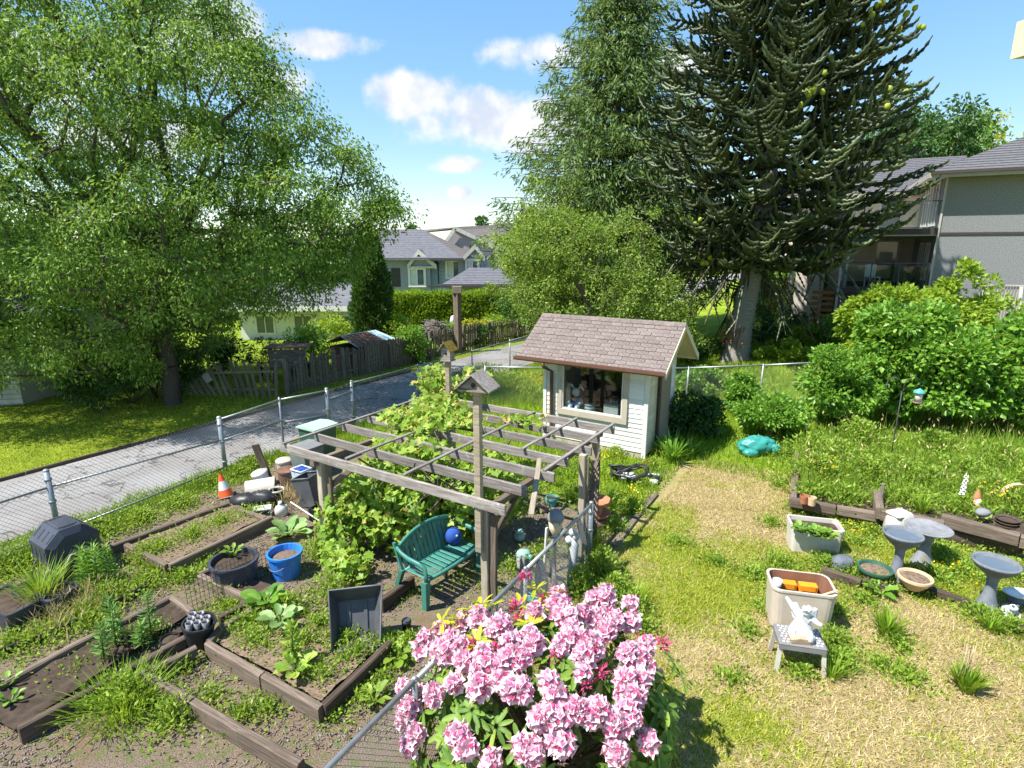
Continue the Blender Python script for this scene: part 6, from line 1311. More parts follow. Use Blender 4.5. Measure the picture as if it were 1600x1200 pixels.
# ================================================================== composter and tubs at left
p = g(112, 892); o = thing('compost_tumbler', 'black faceted compost tumbler on a tubular frame by the lane fence', 'composter', p, R(-32), world=False)
n = 8; rr = .36; Lx = .54; ring = [(0, rr * math.cos(R(22.5 + 45 * k)), .46 + rr * math.sin(R(22.5 + 45 * k))) for k in range(n)]
mb = MB(); end = lambda x, k_: [(x, y * k_, .46 + (z - .46) * k_) for (_, y, z) in ring]
rs_ = [end(-Lx / 2 - .05, .72), end(-Lx / 2, 1), end(Lx / 2, 1), end(Lx / 2 + .05, .72)]; v = sum(rs_, []); mb.add(v, [(i_ * n + k, i_ * n + (k + 1) % n, (i_ + 1) * n + (k + 1) % n, (i_ + 1) * n + k) for i_ in range(3) for k in range(n)] + [tuple(range(n))[::-1], tuple(3 * n + k for k in range(n))]); drm = mb.build('drum', M['navy_plastic'], o)
for k in range(n):
    a = R(45 * k + 45); nrm_ = Vector((0, math.cos(a), math.sin(a))); tg = Vector((0, -math.sin(a), math.cos(a)))
    m3 = Matrix((Vector((1, 0, 0)), tg, nrm_)).transposed()
    for q in range(4): MB().box(Vector((-.22 + .147 * q, 0, .46)) + nrm_ * (rr * .925), (.03, .15, .006), mat=m3).build('vent_slot', M['black_plastic'], drm)
MB().box((0.02, 0, .46 + rr * .93), (.36, .24, .03), ch=.01).build('lid', M['navy_plastic'], drm)
for sg in (-1, 1):
    MB().tube([(sg * .42, -.36, 0), (sg * .42, -.10, .44), (sg * .42, .10, .44), (sg * .42, .36, 0)], .018, 8).build('frame_leg', M['mid_grey'], o)
MB().tube([(-.42, 0, .44), (.42, 0, .44)], .016, 8).build('axle', M['mid_grey'], o)
for (u, v_, rz, w, d, lb, cat_) in ((20, 968, -.35, .78, .44, 'black rectangular tub of grass at the far left edge', 'tub'), (78, 950, -.30, .72, .40, 'black tub with grassy plants below the compost tumbler', 'tub')):
    rtub('planter_tub', lb, 'planter', g(u, v_), rz, w, d, .30, .06, 'navy_plastic', .9, .02, None, 'body', 'soil', .9)
# bucket with nested pots, buckets and barrel
p = g(312, 1008); bk = pot('bucket', 'black bucket packed with grey seedling pots on the bed corner', 'bucket', p, .175, .34, 'black_plastic', True, None, .8); bk.rotation_euler = (R(4), R(6), .3)
for a in range(3):
    for b in range(3):
        if (a, b) != (2, 2): MB().lathe([(.03, .24), (.045, .40), (.04, .40), (.028, .26)], 8, ((a - 1) * .085, (b - 1) * .085, .0)).build('seedling_pot', M['mid_grey'], bk)
pot('barrel_planter', 'wide black half barrel in the wire mesh bed', 'barrel', g(370, 912), .31, .40, 'navy_plastic', True, 'soil', .92, fz=.8)
b1_ = pot('bucket', 'bright blue bucket with wire handle beside the vine', 'bucket', g(448, 898), .235, .38, 'blue_plastic', True, 'mulch', .82, fz=.75); MB().tube([(.235 * math.cos(a), .235 * math.sin(a), .36 - .18 * math.sin(a)) for a in [math.pi * k / 10 for k in range(11)]], .006, 5).build('handle', M['wire'], b1_)
for (u, v_) in ((268, 1016), (283, 1000)): pot('plant_pot', 'small black plant pot wedged against the dark timber' if u < 275 else 'small black plant pot beside the bucket of seedling pots', 'pot', g(u, v_, .02), .10, .17, 'black_plastic', True, 'soil', .75)
# wire mesh panel
a_, b_ = g(296, 958), g(424, 896); o = thing('mesh_panel', 'black square wire mesh panel standing around the barrel', 'mesh panel', a_); P0_, P1_ = [], []
for k in range(22): q = a_.lerp(b_, k / 21); P0_.append(q); P1_.append(q + Vector((-.03, .03, .46)))
for k in range(8): P0_.append(a_ + Vector((-.004 * k, .004 * k, .065 * k + .01))); P1_.append(b_ + Vector((-.004 * k, .004 * k, .065 * k + .01)))
V, F = frust(P0_, P1_, np.full(len(P0_), .0035), np.full(len(P0_), .0035), 4); npobj('wire_grid', V, F, M['dark_wire'], o, 'stuff')
# ================================================================== clutter by the lane fence
p = g(354, 776); o = thing('traffic_cone', 'orange and white traffic cone leaning beside the fence post', 'cone', p, 0, world=False); o.rotation_euler = (R(-6), R(-9), .3)
cone = lambda z0, z1, m, nm: MB().lathe([(.125 * (1 - z0 / .50) + .018, z0), (.125 * (1 - z1 / .50) + .018, z1)], 16).build(nm, M[m], o)
MB().box((0, 0, .015), (.30, .30, .03), ch=.01).build('base', M['black_plastic'], o); cone(.03, .16, 'cone_orange', 'lower_band'); cone(.16, .33, 'white', 'white_band'); cone(.33, .47, 'cone_orange', 'tip')
tag(beam('plank', None, g(422, 752), at(398, 694, 10.7), .16, .035, M['timber'], up=(0, 1, .3)), 'dark weathered plank leaning against the lane fence', 'plank')
o = pot('lidded_bucket', 'pale blue bucket with lid leaning against the plank', 'bucket', g(413, 757), .15, .30, 'pale_blue', True, None, .85); MB().lathe([(.001, .31), (.165, .30), (.165, .28)], 18).build('lid', M['white_old'], o); o.rotation_euler = (R(8), R(-12), 0)
o = thing('plastic_tub', 'pale grey tub lying on its side with dark mouth', 'tub', g(408, 776) + Vector((0, .1, .16)), R(20), world=False)
MB().lathe([(.001, -.30), (.15, -.30), (.17, .2), (.18, .2), (.18, .24), (.165, .24), (.14, -.26), (.001, -.26)], 20, rot=Matrix.Rotation(R(90), 3, 'Y')).build('body', [M['white_old']], o); MB().lathe([(.166, .18), (.001, .14)], 18, rot=Matrix.Rotation(R(90), 3, 'Y')).build('dark_inside', M['black_plastic'], o)
p = g(392, 796); o = thing('black_bag', 'crumpled shiny black bag lying in front of the grey tub', 'bag', p); MB().ball(p + Vector((-.12, .12, .11)), (.30, .19, .15), 20, 12, wob=.12, rg=random.Random(2)).build('bag', M['black_plastic'], o); MB().ball(p + Vector((.16, .16, .15)), (.26, .16, .15), 18, 11, wob=.12, rg=random.Random(5)).build('bag_fold', M['black_plastic'], o)
pot('rim_bucket', 'dark bucket with thick white rim beside the black bag', 'bucket', g(434, 784), .13, .24, 'black_plastic', False, None, .85); p = g(434, 784); tag(MB().lathe([(.132, .225), (.145, .23), (.145, .26), (.125, .262), (.122, .23)], 20, p).build('bucket_lid_ring', M['white_old']), 'loose white lid ring on the dark bucket', 'lid')
p = g(440, 806); o = thing('plastic_jug', 'white plastic jug with cap in front of the white rimmed bucket', 'jug', p, .4, world=False); MB().lathe([(.001, 0), (.10, 0), (.105, .13), (.08, .19), (.032, .22), (.03, .25)], 14, sx=1.05, sy=.8).build('body', M['white'], o); MB().lathe([(.036, .245), (.036, .28), (.001, .28)], 10).build('cap', M['white'], o); MB().tube([(.07, 0, .20), (.11, 0, .17), (.10, 0, .08)], .014, 6).build('handle', M['white'], o)
p = g(410, 806); o = thing('foam_box', 'open white box lying on its side beside the jug', 'box', p, R(18), world=False); mb = MB()
mb.box((0, 0, .01), (.32, .2, .02)); mb.box((0, 0, .15), (.32, .2, .02)); mb.box((0, .09, .08), (.32, .02, .12)); mb.box((.15, 0, .08), (.02, .16, .12)); mb.build('box', M['white'], o); MB().box((-.10, 0, .07), (.02, .15, .10)).build('dark_inside', M['rock'], o)
o = pot('drum', 'rusty brown drum with lid under the pergola corner', 'drum', g(452, 764), .185, .42, 'brown_tin', True, None, .95); MB().lathe([(.001, .44), (.17, .435), (.19, .42)], 20).build('lid', M['rust_roof'], o)
o = pot('lidded_bucket', 'beige lidded pail behind the rusty brown drum', 'bucket', g(446, 742), .16, .34, 'white_old', True, None, .85); MB().lathe([(.001, .37), (.15, .36), (.17, .34)], 20).build('lid', M['beige'], o)
def wbin(name, label, p, rz, w, d, h, mat, lid=None, tilt=0):
    o = thing(name, label, 'bin', p, rz, world=False); mb = MB(); t_ = .82
    v = [(-w / 2 * t_, -d / 2 * t_, .04), (w / 2 * t_, -d / 2 * t_, .04), (w / 2 * t_, d / 2 * t_, .04), (-w / 2 * t_, d / 2 * t_, .04), (-w / 2, -d / 2, h), (w / 2, -d / 2, h), (w / 2, d / 2, h), (-w / 2, d / 2, h)]
    mb.add(v, [(3, 2, 1, 0), (0, 1, 5, 4), (1, 2, 6, 5), (2, 3, 7, 6), (3, 0, 4, 7)]); mb.build('body', M[mat], o)
    MB().tube([(-w / 2, -d / 2, h), (w / 2, -d / 2, h), (w / 2, d / 2, h), (-w / 2, d / 2, h), (-w / 2, -d / 2, h)], .018, 6).build('rim', M[mat], o)
    if lid: MB().prism([(-w / 2 - .02, -d / 2 - .04, h + .02), (w / 2 + .02, -d / 2 - .04, h + .02), (w / 2 + .02, -d / 2 - .04, h + .05), (0, -d / 2 - .04, h + .08), (-w / 2 - .02, -d / 2 - .04, h + .05)], (0, d + .08, 0)).build('lid', M[lid], o)
    else: MB().box((0, 0, h * .5), (w * .85, d * .85, .01)).build('dark_inside', M['black_plastic'], o)
    for sg in (-1, 1): MB().lathe([(.001, -.02), (.08, -.02), (.08, .02), (.001, .02)], 12, (sg * w * .36, d * .42, .08), rot=Matrix.Rotation(R(90), 3, 'Y')).build('wheel', M['black_plastic'], o)
    if tilt: o.rotation_euler = (0, tilt, rz)
    return o
q = g(500, 718); wbin('wheelie_bin', 'dark green wheelie bin with pale green lid by the lane gate', q, AZ, .56, .6, .78, 'bin_green', 'bin_lid')
q = g(482, 742); wbin('wheelie_bin', 'grey green wheelie bin with grey lid behind the front slat', q, AZ, .5, .5, .62, 'bin_grey', 'mid_grey')
q = g(492, 790); wbin('refuse_bin', 'dark grey open bin tilted under the pergola front slat', q, AZ + .2, .40, .40, .60, 'grey_plastic', None, R(-12))
q = g(474, 768); o = wbin('recycling_box', 'bright blue recycling box with white front under the slat', q, AZ, .30, .26, .48, 'pale_blue', None); MB().box((0, -.02, .46), (.27, .22, .05), ch=.01).build('blue_lining', M['royal'], o)
q = g(507, 812); o = thing('open_crate', 'black plastic crate with lid thrown open below the pergola', 'crate', q, R(-25), world=False); mb = MB()
for (c_, s_) in (((0, -.14, .13), (.42, .02, .22)), ((0, .14, .13), (.42, .02, .22)), ((-.2, 0, .13), (.02, .26, .22)), ((.2, 0, .13), (.02, .26, .22)), ((0, 0, .03), (.4, .26, .02))): mb.box(c_, s_)
mb.build('body', M['black_plastic'], o); MB().prism([(-.21, .16, .25), (.21, .16, .25), (.21, .30, .48), (-.21, .30, .48)], (0, .02, 0)).build('lid', M['black_plastic'], o)
for k in range(6): MB().box((-.17 + .068 * k, -.155, .13), (.012, .012, .20)).build('rib', M['black_plastic'], o)
o = thing('white_hoop', 'white bent pipe frame standing over the weeds near the jug', 'frame', g(458, 812)); a_, b_ = g(457, 812), g(503, 832); MB().tube([a_, a_ + Vector((0, 0, .34)), b_ + Vector((0, 0, .20)), b_], .012, 7).build('pipe', M['white'], o)
o = thing('bent_pipe', 'thin bent grey pipe sprouting beside the compost tumbler', 'pipe', g(112, 905)); a_ = g(112, 905); MB().tube([a_, a_ + Vector((.06, 0, .2)), a_ + Vector((.14, .02, .33)), a_ + Vector((.24, .03, .34)), a_ + Vector((.30, .04, .27))], .012, 6).build('tube', M['stone_grey'], o)
# ================================================================== grape vine
rng = np.random.default_rng(101)
def leaf_mesh(name, L, Wd, mat, lobes=0, cup=.12, wave=0):
    mb = MB(); pts = []; n = 12
    for k in range(n + 1):
        a = -2.75 + 5.5 * k / n; r = 1.0
        if lobes: r = .80 + .22 * math.cos(a * 5) * (1 if abs(a) < 2.4 else .3)
        else: r = (math.cos(a / 2) ** .9) if True else 1
        x = L * (.5 + .5 * math.cos(a)) * r if not lobes else L * .5 * r * math.cos(a) + L * .35
        y = Wd * .5 * math.sin(a) * r * (1 if lobes else 1.15)
        pts.append((x, y, cup * L * (abs(y) / (Wd * .5)) ** 1.3 - .10 * L * (x / L) ** 2 + wave * L * math.sin(k * 2.1 + 1)))
    mb.add([(L * .3, 0, 0)] + pts, [(0, k + 1, k + 2) for k in range(n)], 0, True); return mb.mesh(name, M[mat])
def put(me, name, par, p, dirv, up, s):
    x = Vector(dirv).normalized(); z = Vector(up) - x * Vector(up).dot(x)
    z = z.normalized() if z.length > 1e-4 else x.orthogonal().normalized(); y = z.cross(x)
    o = link(name, me, par); o.location = Vector(p) - OFF.get(par.name, Vector((0, 0, 0))); o.rotation_euler = Matrix((x, y, z)).transposed().to_euler(); o.scale = (s,) * 3; return o
vi = thing('grape_vine', 'sprawling grape vine with pale lime leaves covering the pergola left side', 'vine', pgp(-2.4, 2.2, 0))
vol = []     # (centre local, radii, n, young share)
for c_, r_, n_ in (((-2.95, 1.9, 1.86), (.85, .55, .14), 460), ((-2.5, 2.35, 1.84), (.6, .4, .10), 200), ((-3.2, 2.7, 1.9), (.65, .45, .2), 300), ((-4.0, 3.6, 2.0), (.55, .35, .4), 300), ((-3.3, 3.95, 2.0), (.45, .25, .35), 170), ((-1.5, 2.9, 1.80), (.5, .4, .06), 50),
                   ((-2.9, .55, .85), (.55, .42, .75), 900), ((-2.3, .75, .75), (.55, .45, .72), 900), ((-3.35, .9, .7), (.4, .5, .65), 520), ((-1.75, 1.3, .75), (.5, .45, .65), 700), ((-2.6, 1.5, .95), (.9, .7, .7), 800), ((-1.5, 1.9, .9), (.5, .5, .7), 500), ((-3.2, .15, .55), (.4, .25, .5), 330), ((-2.7, -.15, .25), (.5, .25, .25), 240), ((-2.5, 1.2, 1.66), (.8, .4, .10), 240)):
    q = rng.normal(size=(n_, 3)); q = nrm(q) * (rng.random(n_) ** .45)[:, None] * np.array(r_); vol.append(q + np.array(c_))
Q = np.concatenate(vol); Q = Q[Q[:, 2] > .05]; n = len(Q)
Pv = np.array(PF) + np.outer(Q[:, 0], np.array(A)) + np.outer(Q[:, 1], np.array(D)); Pv[:, 2] = Q[:, 2]
Dv = rng.normal(size=(n, 3)) + np.array([0, -.5, -.35]); Uv = rng.normal(size=(n, 3)) * .55 + np.array([-.25, -.5, 1.0])
gl, gy_ = leaf_mesh('leaf', .17, .18, 'lf_vine', 1), leaf_mesh('leaf', .12, .12, 'lf_vine_new', 1)
front = np.argsort(np.linalg.norm(Pv - np.array([0, 0, CAM_H]), axis=1) - .8 * Pv[:, 2]); ind = set(front[:520:2][:260].tolist())
def stamp(me, P, Dr, U, sc_s):
    co = np.empty(len(me.vertices) * 3, np.float32); me.vertices.foreach_get('co', co); co = co.reshape(-1, 3); F = np.array([list(p.vertices) for p in me.polygons])
    x = nrm(Dr); z = nrm(U - x * (U * x).sum(1, keepdims=True)); y = np.cross(z, x)
    V = P[:, None] + (co[None, :, 0:1] * x[:, None] + co[None, :, 1:2] * y[:, None] + co[None, :, 2:3] * z[:, None]) * sc_s[:, None, None]
    return V.reshape(-1, 3), (F[None] + (np.arange(len(P)) * len(co))[:, None, None]).reshape(-1, F.shape[1])
for k in ind: put(gl, 'leaf', vi, Pv[k], Dv[k], Uv[k], rng.uniform(.7, 1.15))
rest = np.array([k for k in range(n) if k not in ind]); yng = rest[(rng.random(len(rest)) < np.where(Pv[rest, 2] > 1.7, .25, .05))]; old = np.setdiff1d(rest, yng)
V, F = stamp(gl, Pv[old], Dv[old], Uv[old], rng.uniform(.45, 1.05, len(old))); npobj('foliage', V, F, M['lf_vine'], vi, 'stuff')
V, F = stamp(gy_, Pv[yng], Dv[yng], Uv[yng], rng.uniform(.5, 1.1, len(yng))); npobj('young_foliage', V, F, M['lf_vine_new'], vi, 'stuff')
mb = MB()
for k in range(26):
    a0 = pgp(rng.uniform(-3.3, -1.3), rng.uniform(.3, 2.5), -.05); b0 = pgp(rng.uniform(-3.3, -1.2), rng.uniform(.1, 3.0), rng.uniform(1.2, 1.8)); m0 = a0.lerp(b0, .5) + Vector((rng.uniform(-.3, .3), rng.uniform(-.3, .3), 0)); mb.tube([a0, m0, b0, b0 + Vector((rng.uniform(-.6, .6), rng.uniform(-.4, .4), rng.uniform(-.5, .1)))], [.028, .018, .012, .006], 5)
mb.build('stem', M['bark'], vi)

# ================================================================== rhododendron
RC = np.array([.28, 4.22, .48]); RR = np.array([1.20, 1.0, 1.06])
rh = thing('rhododendron', 'rhododendron bush with big pale pink flower clusters in the foreground', 'bush', (RC[0], RC[1], 0))
def dome(u, v):
    d = np.array(ray(u, v)); o_ = np.array([0, 0, CAM_H]); a = ((d / RR) ** 2).sum(); b = 2 * (((o_ - RC) / RR) * (d / RR)).sum(); c = (((o_ - RC) / RR) ** 2).sum() - 1; disc = b * b - 4 * a * c
    t_ = (-b - math.sqrt(disc)) / (2 * a) if disc > 0 else -b / (2 * a)
    p = o_ + d * t_; nr = (p - RC) / RR ** 2; return p, nr / np.linalg.norm(nr)
def truss(seed, bud=False):
    r = np.random.default_rng(seed); Vs, Fs, mi = [], [], []; nf = 22 if not bud else 12
    for k in range(nf):
        zz = 1 - (k + .5) / nf * (1.15 if not bud else .8); a = k * 2.39996 + r.normal() * .1; s_ = math.sqrt(max(0, 1 - zz * zz)); d = np.array([s_ * math.cos(a), s_ * math.sin(a), zz]); d /= np.linalg.norm(d)
        u = nrm(np.cross(d, [.3, .1, 1.])); w = np.cross(d, u); c = d * np.array([.066, .066, .098]) * r.uniform(.82, 1.16); c0 = c - d * .03
        pr = .040 * r.uniform(.7, 1.25) if not bud else .016; ph = r.uniform(0, 6)
        for q in range(5):
            t0 = ph + q * 1.2566; e = u * math.cos(t0) + w * math.sin(t0); f = np.cross(d, e); b = len(Vs)
            Vs += [c0, c + e * pr * .6 + f * pr * .52 + d * .004, c + e * pr * 1.12 + d * (.006 + .014 * r.normal()) * (1 if not bud else 2.6), c + e * pr * .6 - f * pr * .52 + d * .004]; Fs += [(b, b + 1, b + 2), (b, b + 2, b + 3)]; mi += [0, 0] if not bud else [1, 1]
        b = len(Vs); e = u * math.cos(ph) + w * math.sin(ph); f = np.cross(d, e)
        if not bud: Vs += [c + e * pr * .95 + d * .013, c + e * pr * .10 + f * pr * .34 + d * .010, c + e * pr * .10 - f * pr * .34 + d * .010]; Fs += [(b, b + 1, b + 2)]; mi += [1]
    return npmesh('flower_cluster', np.array(Vs), np.array(Fs), [M['petal'], M['petal_deep']], False, mi)
TR = [truss(k) for k in range(6)]; BD = [truss(20 + k, True) for k in range(2)]
o1 = [(370, 490), (220, 640), (350, 650), (450, 560), (530, 430), (640, 410), (750, 490), (540, 720), (680, 690), (880, 600), (1020, 540), (950, 700), (800, 770), (650, 800), (660, 900), (460, 880), (310, 980), (170, 950), (140, 1090), (960, 940), (1060, 370), (1240, 250), (1240, 370), (1320, 490), (1400, 390), (1530, 410), (1310, 560), (1410, 700), (1500, 600), (1160, 870), (1340, 1080), (1520, 1090), (1170, 1120), (820, 480), (1270, 310), (230, 560), (90, 1170), (880, 690), (1020, 620)]
o2 = [(700, 230), (710, 300), (890, 300), (780, 430), (900, 430), (860, 670), (1000, 620), (1000, 780), (850, 860), (860, 970), (930, 720), (850, 1050), (480, 1090), (640, 1080), (900, 1130), (760, 1180), (620, 410), (540, 640), (560, 700)]
bd = [(1110, 270), (600, 600), (770, 630), (1440, 890), (1550, 800), (1200, 690), (930, 400), (910, 320), (980, 90)]
pxs = [(620 + a / 4.9, 890 + b / 4.9, 0) for a, b in o1] + [(800 + a / 4.9, 890 + b / 4.9, 0) for a, b in o2] + [(620 + a / 4.9, 890 + b / 4.9, 1) for a, b in bd] + [(1030, 1012, 1), (1000, 1010, 1), (720, 1150, 0), (820, 1170, 0), (880, 1165, 0), (960, 1175, 0), (650, 1165, 0), (770, 1190, 0), (1010, 1160, 0)]
for (u, v, isb) in list(pxs):
    if not isb and rng.random() < .55: pxs.append((u + rng.uniform(-17, 17), v + rng.uniform(-6, 22), 0))
occ = []
for (u, v, isb) in pxs:
    p, nr = dome(u, v); nr = nrm(nr + np.array([0, 0, .35]) + rng.normal(size=3) * .12); p = p + nr * (.02 if not isb else .0)
    put(BD[int(rng.integers(2))] if isb else TR[int(rng.integers(6))], 'flower_bud' if isb else 'flower_cluster', rh, p, np.cross(nr, [.3, 1, .2]), nr, rng.uniform(1.0, 1.25) if not isb else rng.uniform(.8, 1.1)); occ.append(p)
for k in range(46):                                  # the sides and back flower too
    d = nrm(rng.normal(size=3)); d[2] = abs(d[2]) * .7
    if d[1] < .1: continue
    p = RC + d * RR; put(TR[int(rng.integers(6))], 'flower_cluster', rh, p, np.cross(d, [.3, 1, .2]), d, rng.uniform(.8, 1.05))
rl, rn = leaf_mesh('leaf', .15, .05, 'lf_rhodo', 0, .06), leaf_mesh('leaf', .13, .045, 'lf_rhodo_new', 0, .06)
Pl, Dl, Ul, Yl = [], [], [], []
def whorl(p, nr, young, rr=1.0):
    u = nrm(np.cross(nr, [.2, .3, 1.])); w = np.cross(nr, u); k0 = rng.uniform(0, 6)
    for q in range(9):
        a = k0 + q * .698; e = u * math.cos(a) + w * math.sin(a); Pl.append(p + e * .015); Dl.append(e + nr * rng.uniform(-.25, .45) * (2.2 if young else 1)); Ul.append(nr + rng.normal(size=3) * .15); Yl.append(young)
for k in range(330):
    d = nrm(rng.normal(size=3)); d[2] = abs(d[2]) - .25; d = nrm(d); whorl(RC + d * RR * rng.uniform(.84, .99), nrm(d / RR + np.array([0, 0, .2])), False)
for (u, v) in ((700, 990), (716, 970), (735, 955), (752, 948), (768, 950), (815, 950), (835, 960), (850, 942), (826, 980), (690, 975), (836, 925), (862, 935), (880, 1030), (1065, 1065), (1040, 1110), (1050, 1090), (900, 1050), (745, 1010), (1055, 1040)):
    p, nr = dome(u, v); whorl(p + np.array([0, 0, .03]), nrm(nr + np.array([0, 0, .8])), u < 870)
Pl, Dl, Ul, Yl = np.array(Pl), np.array(Dl), np.array(Ul), np.array(Yl); near = np.argsort(np.linalg.norm(Pl - np.array([0, 0, CAM_H]), axis=1)); ind = near[:700:3][:230]
for k in ind: put(rn if Yl[k] else rl, 'leaf', rh, Pl[k], Dl[k], Ul[k], rng.uniform(.75, 1.1))
rest = np.setdiff1d(np.arange(len(Pl)), ind)
for yy, me, m_, nm in ((False, rl, 'lf_rhodo', 'foliage'), (True, rn, 'lf_rhodo_new', 'young_foliage')):
    k = rest[Yl[rest] == yy]; V, F = stamp(me, Pl[k], Dl[k], Ul[k], rng.uniform(.75, 1.1, len(k))); npobj(nm, V, F, M[m_], rh, 'stuff')
mb = MB(); b0 = Vector((RC[0], RC[1], -.05))
for k in range(40):
    d = nrm(rng.normal(size=3)); d[2] = abs(d[2]); e = Vector(RC + d * RR * .88); mb.tube([b0 + Vector((rng.uniform(-.15, .15), rng.uniform(-.15, .15), 0)), b0.lerp(e, .5) + Vector((0, 0, .1)), e], [.03, .02, .008], 5)
mb.build('stem', M['bark'], rh)

# ================================================================== shrubs on the right
def shrub(u, v, rad, h, mat, nl, L, Wd, seed, label, name='leafy_shrub', dy=0, extra=None, nclump=40, droop=.35):
    p = on(u, v); p = Vector((p.x, p.y + dy, H(p.x, p.y + dy))); return bush(name, label, 'shrub', p, rad, h, mat, nl, L, Wd, seed, nclump=nclump, droop=droop, extra=extra)
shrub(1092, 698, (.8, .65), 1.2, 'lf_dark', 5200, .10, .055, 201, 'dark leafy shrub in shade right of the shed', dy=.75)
shrub(1165, 655, (.42, .4), 1.25, 'lf_shrub', 3000, .11, .06, 211, 'light green shrub in front of the wire fence top rail', dy=.4)
shrub(1225, 700, (.95, .7), 1.1, 'lf_shrub', 7000, .11, .06, 202, 'bushy green shrub behind the teal tarp bundle', dy=.75, nclump=50)
shrub(1335, 690, (1.0, .9), 2.0, 'lf_shrub', 7000, .13, .07, 203, 'broad leafy shrub between the tarp and tall shrub', dy=.9, nclump=50)
shrub(1440, 690, (1.15, .9), 3.45, 'lf_shrub', 13000, .16, .095, 204, 'tallest leafy shrub in front of the lower balcony', dy=1.2, nclump=90, extra=('red_lf', .008))
shrub(1515, 695, (1.35, 1.0), 2.9, 'lf_shrub', 12000, .16, .10, 205, 'wide lush shrub with faded flowers right of the tallest shrub', dy=1.0, nclump=80, extra=('red_lf', .012))
shrub(1610, 700, (1.3, 1.0), 3.0, 'lf_shrub', 9000, .16, .10, 206, 'lush green shrub running out of the right edge', dy=.9, nclump=60)
shrub(1480, 655, (1.6, .7), 3.3, 'lf_bright', 9000, .15, .085, 207, 'yellow green shrub row below the slatted screen', dy=3.0, nclump=60)
shrub(1590, 640, (1.8, .8), 3.2, 'lf_bright', 8000, .15, .085, 208, 'yellow green shrub at right edge below the screen', dy=2.6, nclump=60)
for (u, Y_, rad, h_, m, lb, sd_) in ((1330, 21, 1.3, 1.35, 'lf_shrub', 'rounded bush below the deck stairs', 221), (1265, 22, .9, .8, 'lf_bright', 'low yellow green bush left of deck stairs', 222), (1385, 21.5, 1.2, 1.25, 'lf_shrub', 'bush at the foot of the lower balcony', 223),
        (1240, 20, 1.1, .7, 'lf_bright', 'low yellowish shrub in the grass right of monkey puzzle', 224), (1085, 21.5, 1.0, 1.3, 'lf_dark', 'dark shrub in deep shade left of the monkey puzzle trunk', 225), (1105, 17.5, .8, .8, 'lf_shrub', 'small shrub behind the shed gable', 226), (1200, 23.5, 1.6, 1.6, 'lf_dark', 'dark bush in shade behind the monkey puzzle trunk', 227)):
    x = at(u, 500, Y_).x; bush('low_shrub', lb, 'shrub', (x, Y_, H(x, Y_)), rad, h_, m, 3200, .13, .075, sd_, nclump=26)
shrub(1000, 745, (.01, .01), .02, 'weed', 40, .02, .01, 299, 'tiny sprout by the shed', nclump=2) if False else None

# far trees that close the horizon
rgw = np.random.default_rng(77); Ps, Ds = [], []
for (x, y, h_, r_) in ((-62, 70, 9, 8), (-48, 62, 7, 7), (-40, 75, 10, 8), (-33, 55, 6.5, 6), (-27, 66, 8.5, 7), (-20, 56, 6, 5), (-16, 72, 8, 6), (48, 60, 13, 8), (36, 70, 12, 8), (22, 75, 9, 8), (12, 85, 8, 8), (60, 45, 13, 8), (-80, 60, 11, 9), (-38, 46, 6.5, 6), (-30, 42, 5.5, 5)):
    c_, d_c = shell((x, y, H(x, y) + h_ * .45), (r_, r_, h_ * .55), 26, rgw, -.8, .4)
    for q in c_: d = nrm(rgw.normal(size=(110, 3))); p_ = q + d * rgw.random(110)[:, None] ** .5 * r_ * .35; Ps.append(p_); Ds.append(d + rgw.normal(size=(110, 3)) * .4)
P = np.concatenate(Ps); V, F = leafs(P, np.concatenate(Ds), .9 * rgw.uniform(.6, 1.3, len(P)), .5, rgw); npobj('distant_wood', V, F, M['lf_far'], None, 'stuff')
rg8 = np.random.default_rng(8); hx = np.linspace(-700, 700, 260); ridge = 9 + 5 * np.sin(hx * .013 + 1) + 3 * np.sin(hx * .05) + 1.6 * np.sin(hx * .21) + rg8.uniform(-1, 1, 260)
V = np.concatenate([np.stack([hx, 300 + 0 * hx, -6 + 0 * hx], 1), np.stack([hx, 318 + 0 * hx, ridge], 1), np.stack([hx, 420 + 0 * hx, -8 + 0 * hx], 1)]); i = np.arange(259); F = np.concatenate([np.stack([i + k * 260, i + 1 + k * 260, i + 1 + (k + 1) * 260, i + (k + 1) * 260], 1) for k in (0, 1)])
npobj('hills', V, F, mat_plain('wooded ridge', (.07, .12, .06), .95, .05, .5, .2, 1.0), None, 'structure')

# ================================================================== grass
rng = np.random.default_rng(55)
def scat(x0, x1, y0, y1, n, cond):
    P = np.stack([rng.uniform(x0, x1, n), rng.uniform(y0, y1, n)], 1); t_ = P[:, 0] * A.x + P[:, 1] * A.y; s_ = P[:, 0] * D.x + P[:, 1] * D.y
    k = cond(P[:, 0], P[:, 1], t_, s_); P = P[k]; return np.column_stack([P, hgt(P[:, 0], P[:, 1])])
def clump(P, sc_=1.0): return .5 + .5 * np.sin(P[:, 0] * 5.1 * sc_ + 2 * np.sin(P[:, 1] * 3.3 * sc_)) * np.sin(P[:, 1] * 4.7 * sc_ + 2 * np.sin(P[:, 0] * 2.9 * sc_))
PL = scat(-2.5, 12, 3.9, 13.2, 420000, lambda x, y, t_, s_: (t_ > -2.85) & (s_ < 12.6))
dz = zones(PL[:, 0], PL[:, 1])[2] + rng.normal(size=len(PL)) * .16 + (clump(PL) - .5) * .35
isd = rng.random(len(dz)) < 1 / (1 + np.exp(-(dz - .5) * 7)); kd = PL[isd][:130000]; kg = PL[~isd][:150000]
V, F = blades(kd, rng.uniform(.025, .085, len(kd)), .012, 1.5, rng); npobj('dry_grass', V, F, M['gr_dry'], None, 'stuff')
V, F = blades(kg, rng.uniform(.03, .085, len(kg)) * (.6 + .7 * clump(kg, 1.7)), .013, .75, rng); npobj('lawn_grass', V, F, M['gr_mid'], None, 'stuff')
